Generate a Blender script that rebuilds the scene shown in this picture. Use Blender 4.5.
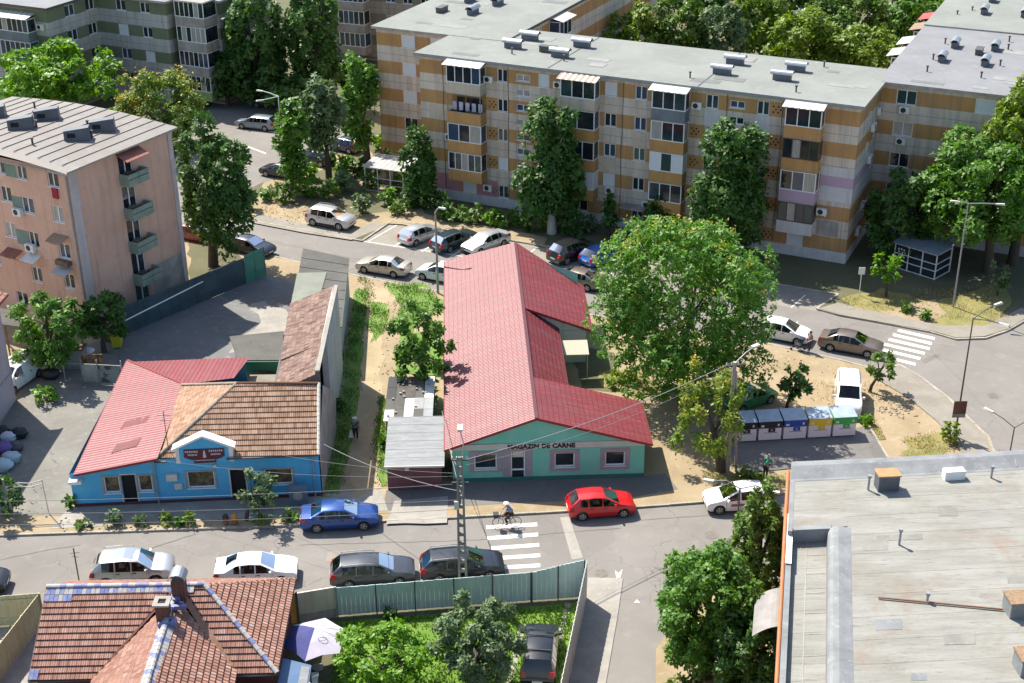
import bpy, math, random
import numpy as np
from mathutils import Vector, Matrix
R = math.radians
random.seed(11)
rng = np.random.default_rng(11)
scene = bpy.context.scene
for o in list(bpy.data.objects):
    bpy.data.objects.remove(o)

# ------------------------------------------------------------------ camera
PITCH, ROLL, CAM_H, FPX = R(26.5), R(-0.45), 47.0, 1400.0
_r0, _u0 = Vector((1, 0, 0)), Vector((0, math.sin(PITCH), math.cos(PITCH)))
_fw = Vector((0, math.cos(PITCH), -math.sin(PITCH)))
_r = _r0*math.cos(ROLL) + _u0*math.sin(ROLL)
_u = _u0*math.cos(ROLL) - _r0*math.sin(ROLL)
cam_data = bpy.data.cameras.new('Camera')
cam = bpy.data.objects.new('Camera', cam_data)
scene.collection.objects.link(cam)
scene.camera = cam
_m = Matrix((_r, _u, -_fw)).transposed().to_4x4()
_m.translation = Vector((0, 0, CAM_H))
cam.matrix_world = _m
cam_data.sensor_width = 36.0
cam_data.lens = FPX/1024*36.0
cam_data.clip_start = 1.0
cam_data.clip_end = 3000.0

# ------------------------------------------------------------------ light
SUN_AZ, SUN_EL = 130.0, 52.8          # azimuth counter-clockwise from +X
world = bpy.data.worlds.new('World')
scene.world = world
world.use_nodes = True
wn = world.node_tree
sky = wn.nodes.new('ShaderNodeTexSky')
sky.sky_type = 'NISHITA'
sky.sun_disc = False
sky.sun_elevation = R(SUN_EL)
sky.sun_rotation = R((90-SUN_AZ) % 360)
sky.air_density = 1.0
sky.dust_density = 1.2
sky.ozone_density = 1.0
bg = wn.nodes['Background']
wn.links.new(sky.outputs[0], bg.inputs[0])
bg.inputs[1].default_value = 0.12
sd = bpy.data.lights.new('Sun', 'SUN')
sd.energy = 5.0
sd.angle = R(0.5)
sd.color = (1.0, 0.94, 0.84)
sun = bpy.data.objects.new('Sun', sd)
scene.collection.objects.link(sun)
_sd = Vector((-math.cos(R(SUN_AZ))*math.cos(R(SUN_EL)), -math.sin(R(SUN_AZ))*math.cos(R(SUN_EL)), -math.sin(R(SUN_EL))))
sun.rotation_euler = _sd.to_track_quat('-Z', 'Y').to_euler()
sun.location = (-40, 150, 90)
scene.view_settings.view_transform = 'Standard'
scene.view_settings.look = 'None'
scene.view_settings.exposure = 0.88
scene.view_settings.gamma = 1.0
scene.view_settings.use_curve_mapping = False
scene.render.engine = 'CYCLES'
scene.cycles.max_bounces = 5
scene.cycles.diffuse_bounces = 3
scene.cycles.glossy_bounces = 2
scene.cycles.transmission_bounces = 2
scene.cycles.transparent_max_bounces = 4

# ------------------------------------------------------------------ survey helpers
def G(px, py, z=0.0):
    """ground position (at height z) surveyed from the photograph"""
    d = _fw*FPX + _r*(px-512.0) - _u*(py-341.5)
    return Vector((0, 0, CAM_H)) + d*((z-CAM_H)/d.z)
def Gp(pts, z=0.0):
    return [G(a, b, z) for a, b in pts]
def proj(p):
    v = Vector(p)-Vector((0, 0, CAM_H)); k = FPX/v.dot(_fw)
    return 512+k*v.dot(_r), 341.5-k*v.dot(_u), k
GRID = -25.55                      # street grid of the upper road and the big blocks
_U = Vector((math.cos(R(GRID)), math.sin(R(GRID)), 0))
_V = Vector((-math.sin(R(GRID)), math.cos(R(GRID)), 0))
def TS(t, s, z=0.0):
    p = _U*t + _V*s
    return Vector((p.x, p.y, z))

# ------------------------------------------------------------------ mesh helpers
LINK = scene.collection.objects.link
SPLIT = {'pilaster','window_surround','side_window','pane','vent_pipe','post','notice','insulator','wall_box','roof_stone','painted_band','pink_painted_wall','painted_infill',
 'plinth','gutter','downpipe','balcony_door','stored_goods','laundry','upstand','parapet','felt_lap','roof_seam','roof_trim','eaves_trim','door_seam','door_handle','worn_roof_patch','side_lettering','side_cladding',
 'roof_bar','grille','cross_arm','lamp_arm','shaft','pedal','window_sticker','side_panel','tiled_roof','red_sheet_roof','wall','roof','foot','glazing','rail','door','white_cornice','notice','body_panel','aerial','porch_cover','flue','wheel_b','glazed_tile'} - {'glazed_tile','roof_stone','rail'}
class MB:
    def __init__(s):
        s.v = []; s.f = []; s.m = []; s.uv = []
    def face(s, pts, mi=0, uv=None):
        n = len(s.v)
        s.v += [(p[0], p[1], p[2]) for p in pts]
        s.f.append(tuple(range(n, n+len(pts)))); s.m.append(mi); s.uv.append(uv)
    def box(s, x0, x1, y0, y1, z0, z1, mi=0, M=None):
        c = [(x0,y0,z0),(x1,y0,z0),(x1,y1,z0),(x0,y1,z0),(x0,y0,z1),(x1,y0,z1),(x1,y1,z1),(x0,y1,z1)]
        if M is not None: c = [M @ Vector(p) for p in c]
        for q in ((3,2,1,0),(4,5,6,7),(0,1,5,4),(1,2,6,5),(2,3,7,6),(3,0,4,7)):
            s.face([c[i] for i in q], mi)
    def hexa(s, lo, hi, mi=0, mtop=None):
        """solid between two polygons (bottom, top) with equal vertex counts, counter-clockwise from above"""
        n = len(lo)
        s.face(list(reversed(lo)), mi); s.face(hi, mi if mtop is None else mtop)
        for i in range(n):
            j = (i+1) % n
            s.face([lo[i], lo[j], hi[j], hi[i]], mi)
    def prism(s, poly, z0, z1, mi=0, mtop=None):
        s.hexa([(p[0], p[1], z0) for p in poly], [(p[0], p[1], z1) for p in poly], mi, mtop)
    def bar(s, a, b, w, h=None, mi=0):
        a, b = Vector(a), Vector(b); h = h or w
        d = (b-a); L = d.length
        if L < 1e-6: return
        q = d.to_track_quat('X', 'Z').to_matrix().to_4x4(); q.translation = a
        s.box(0, L, -w/2, w/2, -h/2, h/2, mi, q)
    def tube(s, pts, rad, n=8, mi=0, cap=True):
        pts = [Vector(p) for p in pts]
        if not hasattr(rad, '__len__'): rad = [rad]*len(pts)
        rings = []
        for i, p in enumerate(pts):
            d = (pts[min(i+1, len(pts)-1)]-pts[max(i-1, 0)])
            q = d.to_track_quat('Z', 'Y').to_matrix()
            rings.append([p + q @ Vector((rad[i]*math.cos(2*math.pi*k/n), rad[i]*math.sin(2*math.pi*k/n), 0)) for k in range(n)])
        for a, b in zip(rings, rings[1:]):
            for k in range(n):
                j = (k+1) % n
                s.face([a[k], a[j], b[j], b[k]], mi)
        if cap:
            s.face(list(reversed(rings[0])), mi); s.face(rings[-1], mi)
    def lathe(s, prof, n=16, mi=0, M=None):
        """profile of (r, z) turned about Z"""
        M = M or Matrix()
        rg = [[M @ Vector((r*math.cos(2*math.pi*k/n), r*math.sin(2*math.pi*k/n), z)) for k in range(n)] for r, z in prof]
        for a, b in zip(rg, rg[1:]):
            for k in range(n):
                j = (k+1) % n
                s.face([a[k], a[j], b[j], b[k]], mi)
        s.face(list(reversed(rg[0])), mi); s.face(rg[-1], mi)
    def blob(s, c, r, n=6, mi=0, jit=.15):
        """irregular little stone or clod"""
        c = Vector(c); rings = []
        for i in range(1, n-1):
            th = math.pi*i/(n-1)
            rings.append([c+Vector((r[0]*math.sin(th)*math.cos(2*math.pi*k/n), r[1]*math.sin(th)*math.sin(2*math.pi*k/n), r[2]*math.cos(th)))*(1+random.uniform(-jit, jit)) for k in range(n)])
        top, bot = c+Vector((0,0,r[2])), c-Vector((0,0,r[2]))
        for k in range(n):
            j = (k+1) % n
            s.face([top, rings[0][k], rings[0][j]], mi); s.face([bot, rings[-1][j], rings[-1][k]], mi)
            for a, b in zip(rings, rings[1:]):
                s.face([a[k], b[k], b[j], a[j]], mi)
    def parts(s):
        """the connected pieces, each as a builder of its own"""
        par = list(range(len(s.f))); seen = {}
        def find(a):
            while par[a] != a: par[a] = par[par[a]]; a = par[a]
            return a
        for i, fc in enumerate(s.f):
            for k in fc:
                q = tuple(round(c, 3) for c in s.v[k])
                if q in seen: par[find(i)] = find(seen[q])
                else: seen[q] = i
        g = {}
        for i in range(len(s.f)): g.setdefault(find(i), []).append(i)
        out = []
        for ids in g.values():
            m = MB()
            for i in ids: m.face([s.v[k] for k in s.f[i]], s.m[i], s.uv[i])
            out.append(m)
        return out
    def build(s, name, mats, parent=None, smooth=None, world=False):
        if name in SPLIT and parent is not None:
            ps = s.parts()
            if 1 < len(ps) <= 60:
                return [q.build1(name, mats, parent, smooth, world) for q in ps][0]
        return s.build1(name, mats, parent, smooth, world)
    def build1(s, name, mats, parent=None, smooth=None, world=False):
        if not isinstance(mats, (list, tuple)): mats = [mats]
        me = bpy.data.meshes.new(name)
        v = s.v
        if world and parent is not None:
            L = root_loc(parent)
            v = [(p[0]-L[0], p[1]-L[1], p[2]-L[2]) for p in v]
        me.from_pydata(v, [], s.f)
        for m in mats: me.materials.append(m)
        me.polygons.foreach_set('material_index', s.m)
        if any(u is not None for u in s.uv):
            ul = me.uv_layers.new(name='UVMap'); buf = []
            for fc, u in zip(s.f, s.uv):
                if u is None: u = [(0, 0)]*len(fc)
                for q in u: buf += [q[0], q[1]]
            ul.data.foreach_set('uv', buf)
        if smooth is not None:
            import bmesh
            bm = bmesh.new(); bm.from_mesh(me)
            bmesh.ops.remove_doubles(bm, verts=bm.verts, dist=1e-4)
            bm.to_mesh(me); bm.free()
            me.shade_smooth(); me.set_sharp_from_angle(angle=R(smooth))
        me.update()
        o = bpy.data.objects.new(name, me); LINK(o)
        if parent is not None: o.parent = parent
        return o
def root_loc(o):
    while o.parent: o = o.parent
    return o.location
def tag(o, label=None, cat=None, group=None, kind=None):
    if label: o['label'] = label
    if cat: o['category'] = cat
    if group: o['group'] = group
    if kind: o['kind'] = kind
    return o
def thing(name, label, cat, loc=(0,0,0), rz=0.0, group=None):
    o = bpy.data.objects.new(name, None); LINK(o)
    o.location = loc; o.rotation_euler = (0, 0, rz); o.empty_display_size = .5
    return tag(o, label, cat, group)
def copy_tree(o, parent=None):
    c = o.copy(); LINK(c); c.parent = parent
    for ch in o.children: copy_tree(ch, c)
    return c

# ------------------------------------------------------------------ materials
def _nodes(name):
    m = bpy.data.materials.new(name); m.use_nodes = True
    return m, m.node_tree.nodes, m.node_tree.links, m.node_tree.nodes['Principled BSDF']
def _noise(N, L, vec, scale, detail=4, rough=.6, dist=0):
    n = N.new('ShaderNodeTexNoise'); n.inputs['Scale'].default_value = scale
    n.inputs['Detail'].default_value = detail; n.inputs['Roughness'].default_value = rough
    n.inputs['Distortion'].default_value = dist
    L.new(vec, n.inputs['Vector']); return n.outputs['Fac']
def _ramp(N, L, fac, a, b, ca=(0,0,0,1), cb=(1,1,1,1)):
    r = N.new('ShaderNodeValToRGB'); L.new(fac, r.inputs[0])
    r.color_ramp.elements[0].position = a; r.color_ramp.elements[0].color = ca
    r.color_ramp.elements[1].position = b; r.color_ramp.elements[1].color = cb
    return r.outputs[0]
def _mix(N, L, fac, a, b, mode='MIX'):
    m = N.new('ShaderNodeMix'); m.data_type = 'RGBA'; m.blend_type = mode
    if hasattr(fac, 'is_linked'): L.new(fac, m.inputs[0])
    else: m.inputs[0].default_value = fac
    for sock, v in ((m.inputs[6], a), (m.inputs[7], b)):
        if hasattr(v, 'is_linked'): L.new(v, sock)
        else: sock.default_value = (*v, 1)
    return m.outputs[2]
def _math(N, L, op, a, b=None):
    m = N.new('ShaderNodeMath'); m.operation = op
    for sock, v in zip(m.inputs, (a, b)):
        if v is None: continue
        if hasattr(v, 'is_linked'): L.new(v, sock)
        else: sock.default_value = v
    return m.outputs[0]
def _vec(N, L, coord='Object', scale=None):
    t = N.new('ShaderNodeTexCoord'); v = t.outputs[coord]
    if scale:
        mp = N.new('ShaderNodeMapping'); mp.inputs['Scale'].default_value = scale
        L.new(v, mp.inputs[0]); v = mp.outputs[0]
    return v
def _bump(N, L, P, h, strength, dist=.02):
    b = N.new('ShaderNodeBump'); b.inputs['Strength'].default_value = strength
    b.inputs['Distance'].default_value = dist
    L.new(h, b.inputs['Height']); L.new(b.outputs[0], P.inputs['Normal'])
def mat(name, c, c2=None, c3=None, s=.6, s2=8., r=.85, bump=0., bs=20., metal=0., spec=.5, coat=0., stretch=None, lo=.35, hi=.65, lo3=.55, hi3=.75, streak=None, cracks=0):
    m, N, L, P = _nodes(name)
    v = _vec(N, L, 'Object', stretch)
    col = None
    if c2 is not None:
        col = _mix(N, L, _ramp(N, L, _noise(N, L, v, s, 5, .62, .3), lo, hi), c, c2)
    if c3 is not None:
        col = _mix(N, L, _ramp(N, L, _noise(N, L, v, s2, 6, .7), lo3, hi3), col if col is not None else c, c3)
    if streak is not None:
        v2 = _vec(N, L, 'Object', (2.2, 2.2, .12))
        col = _mix(N, L, _math(N, L, 'MULTIPLY', _ramp(N, L, _noise(N, L, v2, 1.0, 5, .7), .5, .78), streak[1]), col if col is not None else c, streak[0])
    if col is not None: L.new(col, P.inputs['Base Color'])
    else: P.inputs['Base Color'].default_value = (*c, 1)
    P.inputs['Roughness'].default_value = r; P.inputs['Metallic'].default_value = metal
    P.inputs['Specular IOR Level'].default_value = spec
    P.inputs['Coat Weight'].default_value = coat; P.inputs['Coat Roughness'].default_value = .06
    if cracks:
        vo = N.new('ShaderNodeTexVoronoi'); vo.feature = 'DISTANCE_TO_EDGE'; vo.inputs['Scale'].default_value = cracks
        wv = N.new('ShaderNodeVectorMath'); wv.operation = 'ADD'; nz = N.new('ShaderNodeTexNoise'); nz.inputs['Scale'].default_value = 1.3; L.new(v, nz.inputs['Vector'])
        L.new(v, wv.inputs[0]); L.new(nz.outputs['Color'], wv.inputs[1]); L.new(wv.outputs[0], vo.inputs['Vector'])
        ln = _math(N, L, 'LESS_THAN', vo.outputs['Distance'], .006)
        msk = _ramp(N, L, _noise(N, L, v, .13, 3, .5), .46, .56)
        col = _mix(N, L, _math(N, L, 'MULTIPLY', _math(N, L, 'MULTIPLY', ln, msk), .6), col, tuple(x*.4 for x in c))
        sp_ = _ramp(N, L, _noise(N, L, v, 1.7, 2, .4), .7, .76)
        col = _mix(N, L, _math(N, L, 'MULTIPLY', sp_, .45), col, tuple(x*.55 for x in c))
        pt_ = N.new('ShaderNodeTexVoronoi'); pt_.inputs['Scale'].default_value = .16; pt_.distance = 'CHEBYCHEV'; L.new(v, pt_.inputs['Vector'])
        pr_ = N.new('ShaderNodeSeparateColor'); L.new(pt_.outputs['Color'], pr_.inputs[0])
        col = _mix(N, L, _math(N, L, 'MULTIPLY', _ramp(N, L, pr_.outputs[0], .55, .95), .3), col, tuple(x*.72 for x in c))
        L.new(col, P.inputs['Base Color'])
    if bump: _bump(N, L, P, _noise(N, L, v, bs, 4, .7), bump)
    return m
def band_mat(name, band, base, z0, period, hb, plinth, zp, joint=None):
    """painted storey bands on a panel block: z in the building's own frame"""
    m, N, L, P = _nodes(name)
    tc = N.new('ShaderNodeTexCoord'); sp = N.new('ShaderNodeSeparateXYZ'); L.new(tc.outputs['Object'], sp.inputs[0])
    zz = _math(N, L, 'SUBTRACT', sp.outputs[2], z0)
    md = _math(N, L, 'FLOORED_MODULO', zz, period)
    isb = _math(N, L, 'LESS_THAN', md, hb)
    v = tc.outputs['Object']
    n1 = _ramp(N, L, _noise(N, L, v, .45, 5, .6, .4), .3, .7)
    bcol = _mix(N, L, n1, band, tuple(x*.82 for x in band))
    ccol = _mix(N, L, n1, base, tuple(x*.84 for x in base))
    col = _mix(N, L, isb, ccol, bcol)
    cb = N.new('ShaderNodeCombineXYZ')
    L.new(_math(N, L, 'FLOOR', _math(N, L, 'DIVIDE', _math(N, L, 'ADD', sp.outputs[0], sp.outputs[1]), 3.3)), cb.inputs[0]); L.new(_math(N, L, 'FLOOR', _math(N, L, 'DIVIDE', zz, period)), cb.inputs[1]); L.new(isb, cb.inputs[2])
    wn_ = N.new('ShaderNodeTexWhiteNoise'); L.new(cb.outputs[0], wn_.inputs['Vector'])
    col = _mix(N, L, _math(N, L, 'MULTIPLY', wn_.outputs['Value'], .14), col, tuple(.5*x+.5*y*.55 for x, y in zip(band, base)))
    v2 = _vec(N, L, 'Object', (1.9, 1.9, .14))
    st = _ramp(N, L, _noise(N, L, v2, 1.0, 6, .75), .44, .72)
    col = _mix(N, L, _math(N, L, 'MULTIPLY', st, .6), col, (.17, .14, .11))
    # panel joints
    j1 = _math(N, L, 'LESS_THAN', _math(N, L, 'ABSOLUTE', _math(N, L, 'SUBTRACT', md, hb+.72)), .025)
    xm = _math(N, L, 'FLOORED_MODULO', _math(N, L, 'ADD', sp.outputs[0], sp.outputs[1]), 3.3)
    j2 = _math(N, L, 'LESS_THAN', xm, .03)
    jj = _math(N, L, 'MULTIPLY', _math(N, L, 'MAXIMUM', j1, j2), .55)
    col = _mix(N, L, jj, col, (.1, .085, .07))
    pl = _math(N, L, 'LESS_THAN', sp.outputs[2], zp)
    col = _mix(N, L, pl, col, plinth)
    L.new(col, P.inputs['Base Color']); P.inputs['Roughness'].default_value = .9
    _bump(N, L, P, _noise(N, L, v, 14, 4, .7), .25)
    return m
def tile_mat(name, cols, tw, th, r=.8, spec=.3, mortar=(.05,.03,.025), wave=.6, msize=.012, metal=0.0, dirt=None, sheets=None):
    """tiles from the slope's own UV in metres: a brick texture gives each tile its tint, a sine its pan"""
    m, N, L, P = _nodes(name)
    uv = _vec(N, L, 'UV')
    b = N.new('ShaderNodeTexBrick'); L.new(uv, b.inputs['Vector'])
    b.offset = 0.0; b.inputs['Scale'].default_value = 1.0
    b.inputs['Color1'].default_value = (0,0,0,1); b.inputs['Color2'].default_value = (1,1,1,1)
    b.inputs['Mortar'].default_value = (0,0,0,1); b.inputs['Mortar Size'].default_value = msize
    b.inputs['Mortar Smooth'].default_value = .3; b.inputs['Bias'].default_value = 0.0
    b.inputs['Brick Width'].default_value = tw; b.inputs['Row Height'].default_value = th
    rp = N.new('ShaderNodeValToRGB'); L.new(b.outputs['Color'], rp.inputs[0])
    e = rp.color_ramp.elements
    e[0].position = 0; e[0].color = (*cols[0], 1); e[1].position = 1; e[1].color = (*cols[-1], 1)
    for i, c in enumerate(cols[1:-1]):
        q = e.new((i+1)/(len(cols)-1)); q.color = (*c, 1)
    n = _ramp(N, L, _noise(N, L, uv, .8, 5, .65), .35, .7)
    col = _mix(N, L, _math(N, L, 'MULTIPLY', n, .5), rp.outputs[0], dirt or tuple(x*.6 for x in cols[0]))
    if sheets:
        sq = N.new('ShaderNodeSeparateXYZ'); L.new(uv, sq.inputs[0]); cb = N.new('ShaderNodeCombineXYZ')
        L.new(_math(N, L, 'FLOOR', _math(N, L, 'DIVIDE', sq.outputs[0], sheets[0])), cb.inputs[0]); L.new(_math(N, L, 'FLOOR', _math(N, L, 'DIVIDE', sq.outputs[1], sheets[1])), cb.inputs[1])
        wn_ = N.new('ShaderNodeTexWhiteNoise'); L.new(cb.outputs[0], wn_.inputs['Vector'])
        col = _mix(N, L, _math(N, L, 'MULTIPLY', wn_.outputs['Value'], .35), col, tuple(x*.62 for x in cols[0]))
        mp = N.new('ShaderNodeMapping'); mp.inputs['Scale'].default_value = (2.2, .16, 1); L.new(uv, mp.inputs[0])
        col = _mix(N, L, _math(N, L, 'MULTIPLY', _ramp(N, L, _noise(N, L, mp.outputs[0], 1.0, 6, .75), .48, .72), .5), col, (.2, .12, .11))
        sm = _math(N, L, 'LESS_THAN', _math(N, L, 'FLOORED_MODULO', sq.outputs[0], sheets[0]), .035)
        col = _mix(N, L, _math(N, L, 'MULTIPLY', sm, .5), col, mortar)
    col = _mix(N, L, b.outputs['Fac'], col, mortar)
    L.new(col, P.inputs['Base Color'])
    P.inputs['Roughness'].default_value = r; P.inputs['Specular IOR Level'].default_value = spec
    P.inputs['Metallic'].default_value = metal
    sp = N.new('ShaderNodeSeparateXYZ'); L.new(uv, sp.inputs[0])
    w = _math(N, L, 'SINE', _math(N, L, 'MULTIPLY', sp.outputs[0], 2*math.pi/tw))
    h = _math(N, L, 'SUBTRACT', w, b.outputs['Fac'])
    if wave: _bump(N, L, P, h, wave, .03)
    return m
def leaf_mat(name, c1, c2, c3, trans=.25, r=.5):
    m, N, L, P = _nodes(name)
    g = N.new('ShaderNodeNewGeometry')
    rp = N.new('ShaderNodeValToRGB'); L.new(g.outputs['Random Per Island'], rp.inputs[0])
    e = rp.color_ramp.elements
    e[0].position = 0; e[0].color = (*c1, 1); e[1].position = 1; e[1].color = (*c3, 1)
    q = e.new(.55); q.color = (*c2, 1)
    v = _vec(N, L, 'Object')
    col = _mix(N, L, _math(N, L, 'MULTIPLY', _ramp(N, L, _noise(N, L, v, .9, 3, .5), .4, .65), .55), rp.outputs[0], c3)
    L.new(col, P.inputs['Base Color']); P.inputs['Roughness'].default_value = r
    P.inputs['Specular IOR Level'].default_value = .35
    t = N.new('ShaderNodeBsdfTranslucent'); mx = N.new('ShaderNodeMixShader')
    hs = N.new('ShaderNodeHueSaturation'); hs.inputs['Value'].default_value = 1.5; hs.inputs['Saturation'].default_value = 1.1
    L.new(col, hs.inputs['Color']); L.new(hs.outputs[0], t.inputs['Color'])
    mx.inputs[0].default_value = trans
    L.new(P.outputs[0], mx.inputs[1]); L.new(t.outputs[0], mx.inputs[2])
    L.new(mx.outputs[0], N['Material Output'].inputs['Surface'])
    return m
def glass_mat(name, c, c2, r=.07):
    return mat(name, c, c2, s=.7, r=r, spec=.6)

M = {}
M['asphalt'] = mat('asphalt', (0.211,0.196,0.178), (0.174,0.161,0.144), (0.240,0.223,0.201), s=.22, s2=1.1, r=.92, bump=.25, bs=35, cracks=.35)
M['asphalt_fresh'] = mat('asphalt_fresh', (0.140,0.133,0.123), (0.168,0.158,0.146), (0.187,0.176,0.161), s=.4, s2=3., r=.92, bump=.25, bs=35, cracks=.4)
M['pavement'] = mat('pavement', (0.254,0.234,0.197), (0.205,0.184,0.152), (0.295,0.262,0.213), s=.5, s2=2.5, r=.92, bump=.3, bs=25)
M['concrete'] = mat('concrete', (0.320,0.300,0.264), (0.240,0.224,0.196), (0.368,0.344,0.304), s=.8, s2=5., r=.9, bump=.3, bs=25)
M['kerb'] = mat('kerb', (0.370,0.339,0.282), (0.246,0.220,0.176), (0.440,0.405,0.343), s=1.2, s2=6., r=.9, bump=.3, bs=20)
M['earth'] = mat('earth', (0.328,0.254,0.156), (0.254,0.193,0.111), (0.385,0.316,0.209), s=.35, s2=2.2, r=.95, bump=.5, bs=12)
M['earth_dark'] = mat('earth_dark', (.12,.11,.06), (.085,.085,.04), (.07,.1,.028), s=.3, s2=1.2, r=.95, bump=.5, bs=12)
M['courtyard_asphalt_shade'] = mat('courtyard_asphalt_shade', (.17,.17,.165), (.13,.13,.128), (.26,.245,.21), s=.3, s2=1.4, r=.92, bump=.35, bs=18)  # dark asphalt, with the pink block's shade also put into its tone
M['yard'] = mat('yard', (0.212,0.200,0.174), (0.162,0.151,0.132), (0.289,0.259,0.208), s=.3, s2=1.8, r=.92, bump=.35, bs=18, cracks=.4)
M['path'] = mat('path', (0.383,0.306,0.187), (0.306,0.238,0.140), (0.442,0.365,0.238), s=.5, s2=3., r=.95, bump=.4, bs=15)
M['weed'] = mat('weed', (.085,.19,.02), (.15,.21,.045), (.06,.13,.015), s=.9, s2=3., r=.95, bump=.6, bs=14)
M['drygrass'] = mat('drygrass', (0.255,0.212,0.076), (0.162,0.162,0.047), (0.340,0.281,0.136), s=.6, s2=2.5, r=.95, bump=.6, bs=14)
M['lawn'] = mat('lawn', (.09,.19,.012), (.13,.22,.02), (.055,.13,.012), s=.8, s2=3., r=.9, bump=.6, bs=18)
M['paint'] = mat('road_paint', (.78,.76,.71), (.6,.58,.53), (.35,.335,.31), s=1.5, s2=7., r=.8, lo3=.6, hi3=.72)
M['white'] = mat('white_paint', (.76,.76,.74), (.66,.66,.63), s=1.5, r=.6)
M['upvc'] = mat('white_frame', (.8,.8,.79), r=.4)
M['darkframe'] = mat('dark_frame', (.045,.035,.03), r=.5)
M['brownframe'] = mat('brown_frame', (.1,.045,.03), r=.5)
M['glass'] = glass_mat('window_glass', (.012,.017,.022), (.03,.04,.05))
M['glass_blue'] = glass_mat('window_glass_bluish', (.03,.06,.11), (.05,.085,.13))
M['glass_teal'] = glass_mat('window_glass_teal', (.02,.045,.05), (.05,.08,.085))
M['curtain'] = mat('curtained_glass', (.42,.4,.36), (.28,.27,.25), s=2.5, r=.15, stretch=(6,6,.6))
M['shutter'] = mat('roller_shutter', (.72,.73,.76), (.66,.67,.7), s=4., r=.5, stretch=(.3,.3,8))
M['dark'] = mat('dark_interior', (.012,.012,.013), r=.9)
M['blackplastic'] = mat('black_plastic', (.02,.02,.021), r=.5)
M['metal'] = mat('galvanised', (.45,.46,.47), (.34,.35,.36), s=2., r=.38, metal=.85)
M['greymetal'] = mat('grey_painted_metal', (.3,.31,.31), (.24,.25,.25), s=1.5, r=.5)
M['darkmetal'] = mat('dark_metal', (.06,.06,.062), (.09,.08,.075), s=2., r=.5)
M['bark'] = mat('bark', (.1,.08,.06), (.055,.043,.032), s=4., r=.95, bump=.6, bs=15, stretch=(3,3,.5))
M['limebark'] = mat('limewashed_bark', (.55,.52,.47), (.4,.37,.32), s=4., r=.95)
M['rust'] = mat('rusty_metal', (.3,.12,.05), (.18,.075,.035), s=2., r=.8)
M['wood'] = mat('weathered_wood', (.2,.14,.085), (.13,.09,.055), s=2., r=.9)
M['cable'] = mat('cable', (.22,.22,.22), r=.7)
# ================================================================== facade helpers
class Face:
    """a wall plane in a building's own frame: t along, z up, off outwards"""
    def __init__(s, o, d):
        s.o = o; l = math.hypot(*d); s.d = (d[0]/l, d[1]/l); s.n = (s.d[1], -s.d[0])
    def p(s, t, z, off=0.0):
        return (s.o[0]+s.d[0]*t+s.n[0]*off, s.o[1]+s.d[1]*t+s.n[1]*off, z)
    def box(s, mb, t0, t1, z0, z1, a, b, mi=0):
        lo = [s.p(t0,z0,b), s.p(t1,z0,b), s.p(t1,z0,a), s.p(t0,z0,a)]
        hi = [s.p(t0,z1,b), s.p(t1,z1,b), s.p(t1,z1,a), s.p(t0,z1,a)]
        mb.hexa(lo, hi, mi)
def wall(mb, F, t0, t1, z0, z1, ops=(), depth=.14, mi=0, mrev=None):
    xs = sorted({t0, t1, *[q for o in ops for q in o[:2]]}); zs = sorted({z0, z1, *[q for o in ops for q in o[2:4]]})
    inside = lambda a, b: any(o[0]-1e-6 <= a and b <= o[1]+1e-6 for o in ops)
    for xa, xb in zip(xs, xs[1:]):
        run = None
        for za, zb in zip(zs, zs[1:]):
            xm, zm = (xa+xb)/2, (za+zb)/2
            hole = any(o[0] < xm < o[1] and o[2] < zm < o[3] for o in ops)
            if hole:
                if run: mb.face([F.p(xa,run[0]), F.p(xb,run[0]), F.p(xb,run[1]), F.p(xa,run[1])], mi); run = None
            else:
                run = (run[0], zb) if run else (za, zb)
        if run: mb.face([F.p(xa,run[0]), F.p(xb,run[0]), F.p(xb,run[1]), F.p(xa,run[1])], mi)
    mr = mi if mrev is None else mrev
    for a, b, c, d in [o[:4] for o in ops]:
        mb.face([F.p(a,c,0), F.p(b,c,0), F.p(b,c,-depth), F.p(a,c,-depth)], mr)
        mb.face([F.p(a,d,-depth), F.p(b,d,-depth), F.p(b,d,0), F.p(a,d,0)], mr)
        mb.face([F.p(a,c,-depth), F.p(a,d,-depth), F.p(a,d,0), F.p(a,c,0)], mr)
        mb.face([F.p(b,c,0), F.p(b,d,0), F.p(b,d,-depth), F.p(b,c,-depth)], mr)
def gpick():
    return M[random.choice(['glass','glass','glass','glass_teal','glass_blue','curtain'])]
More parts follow.
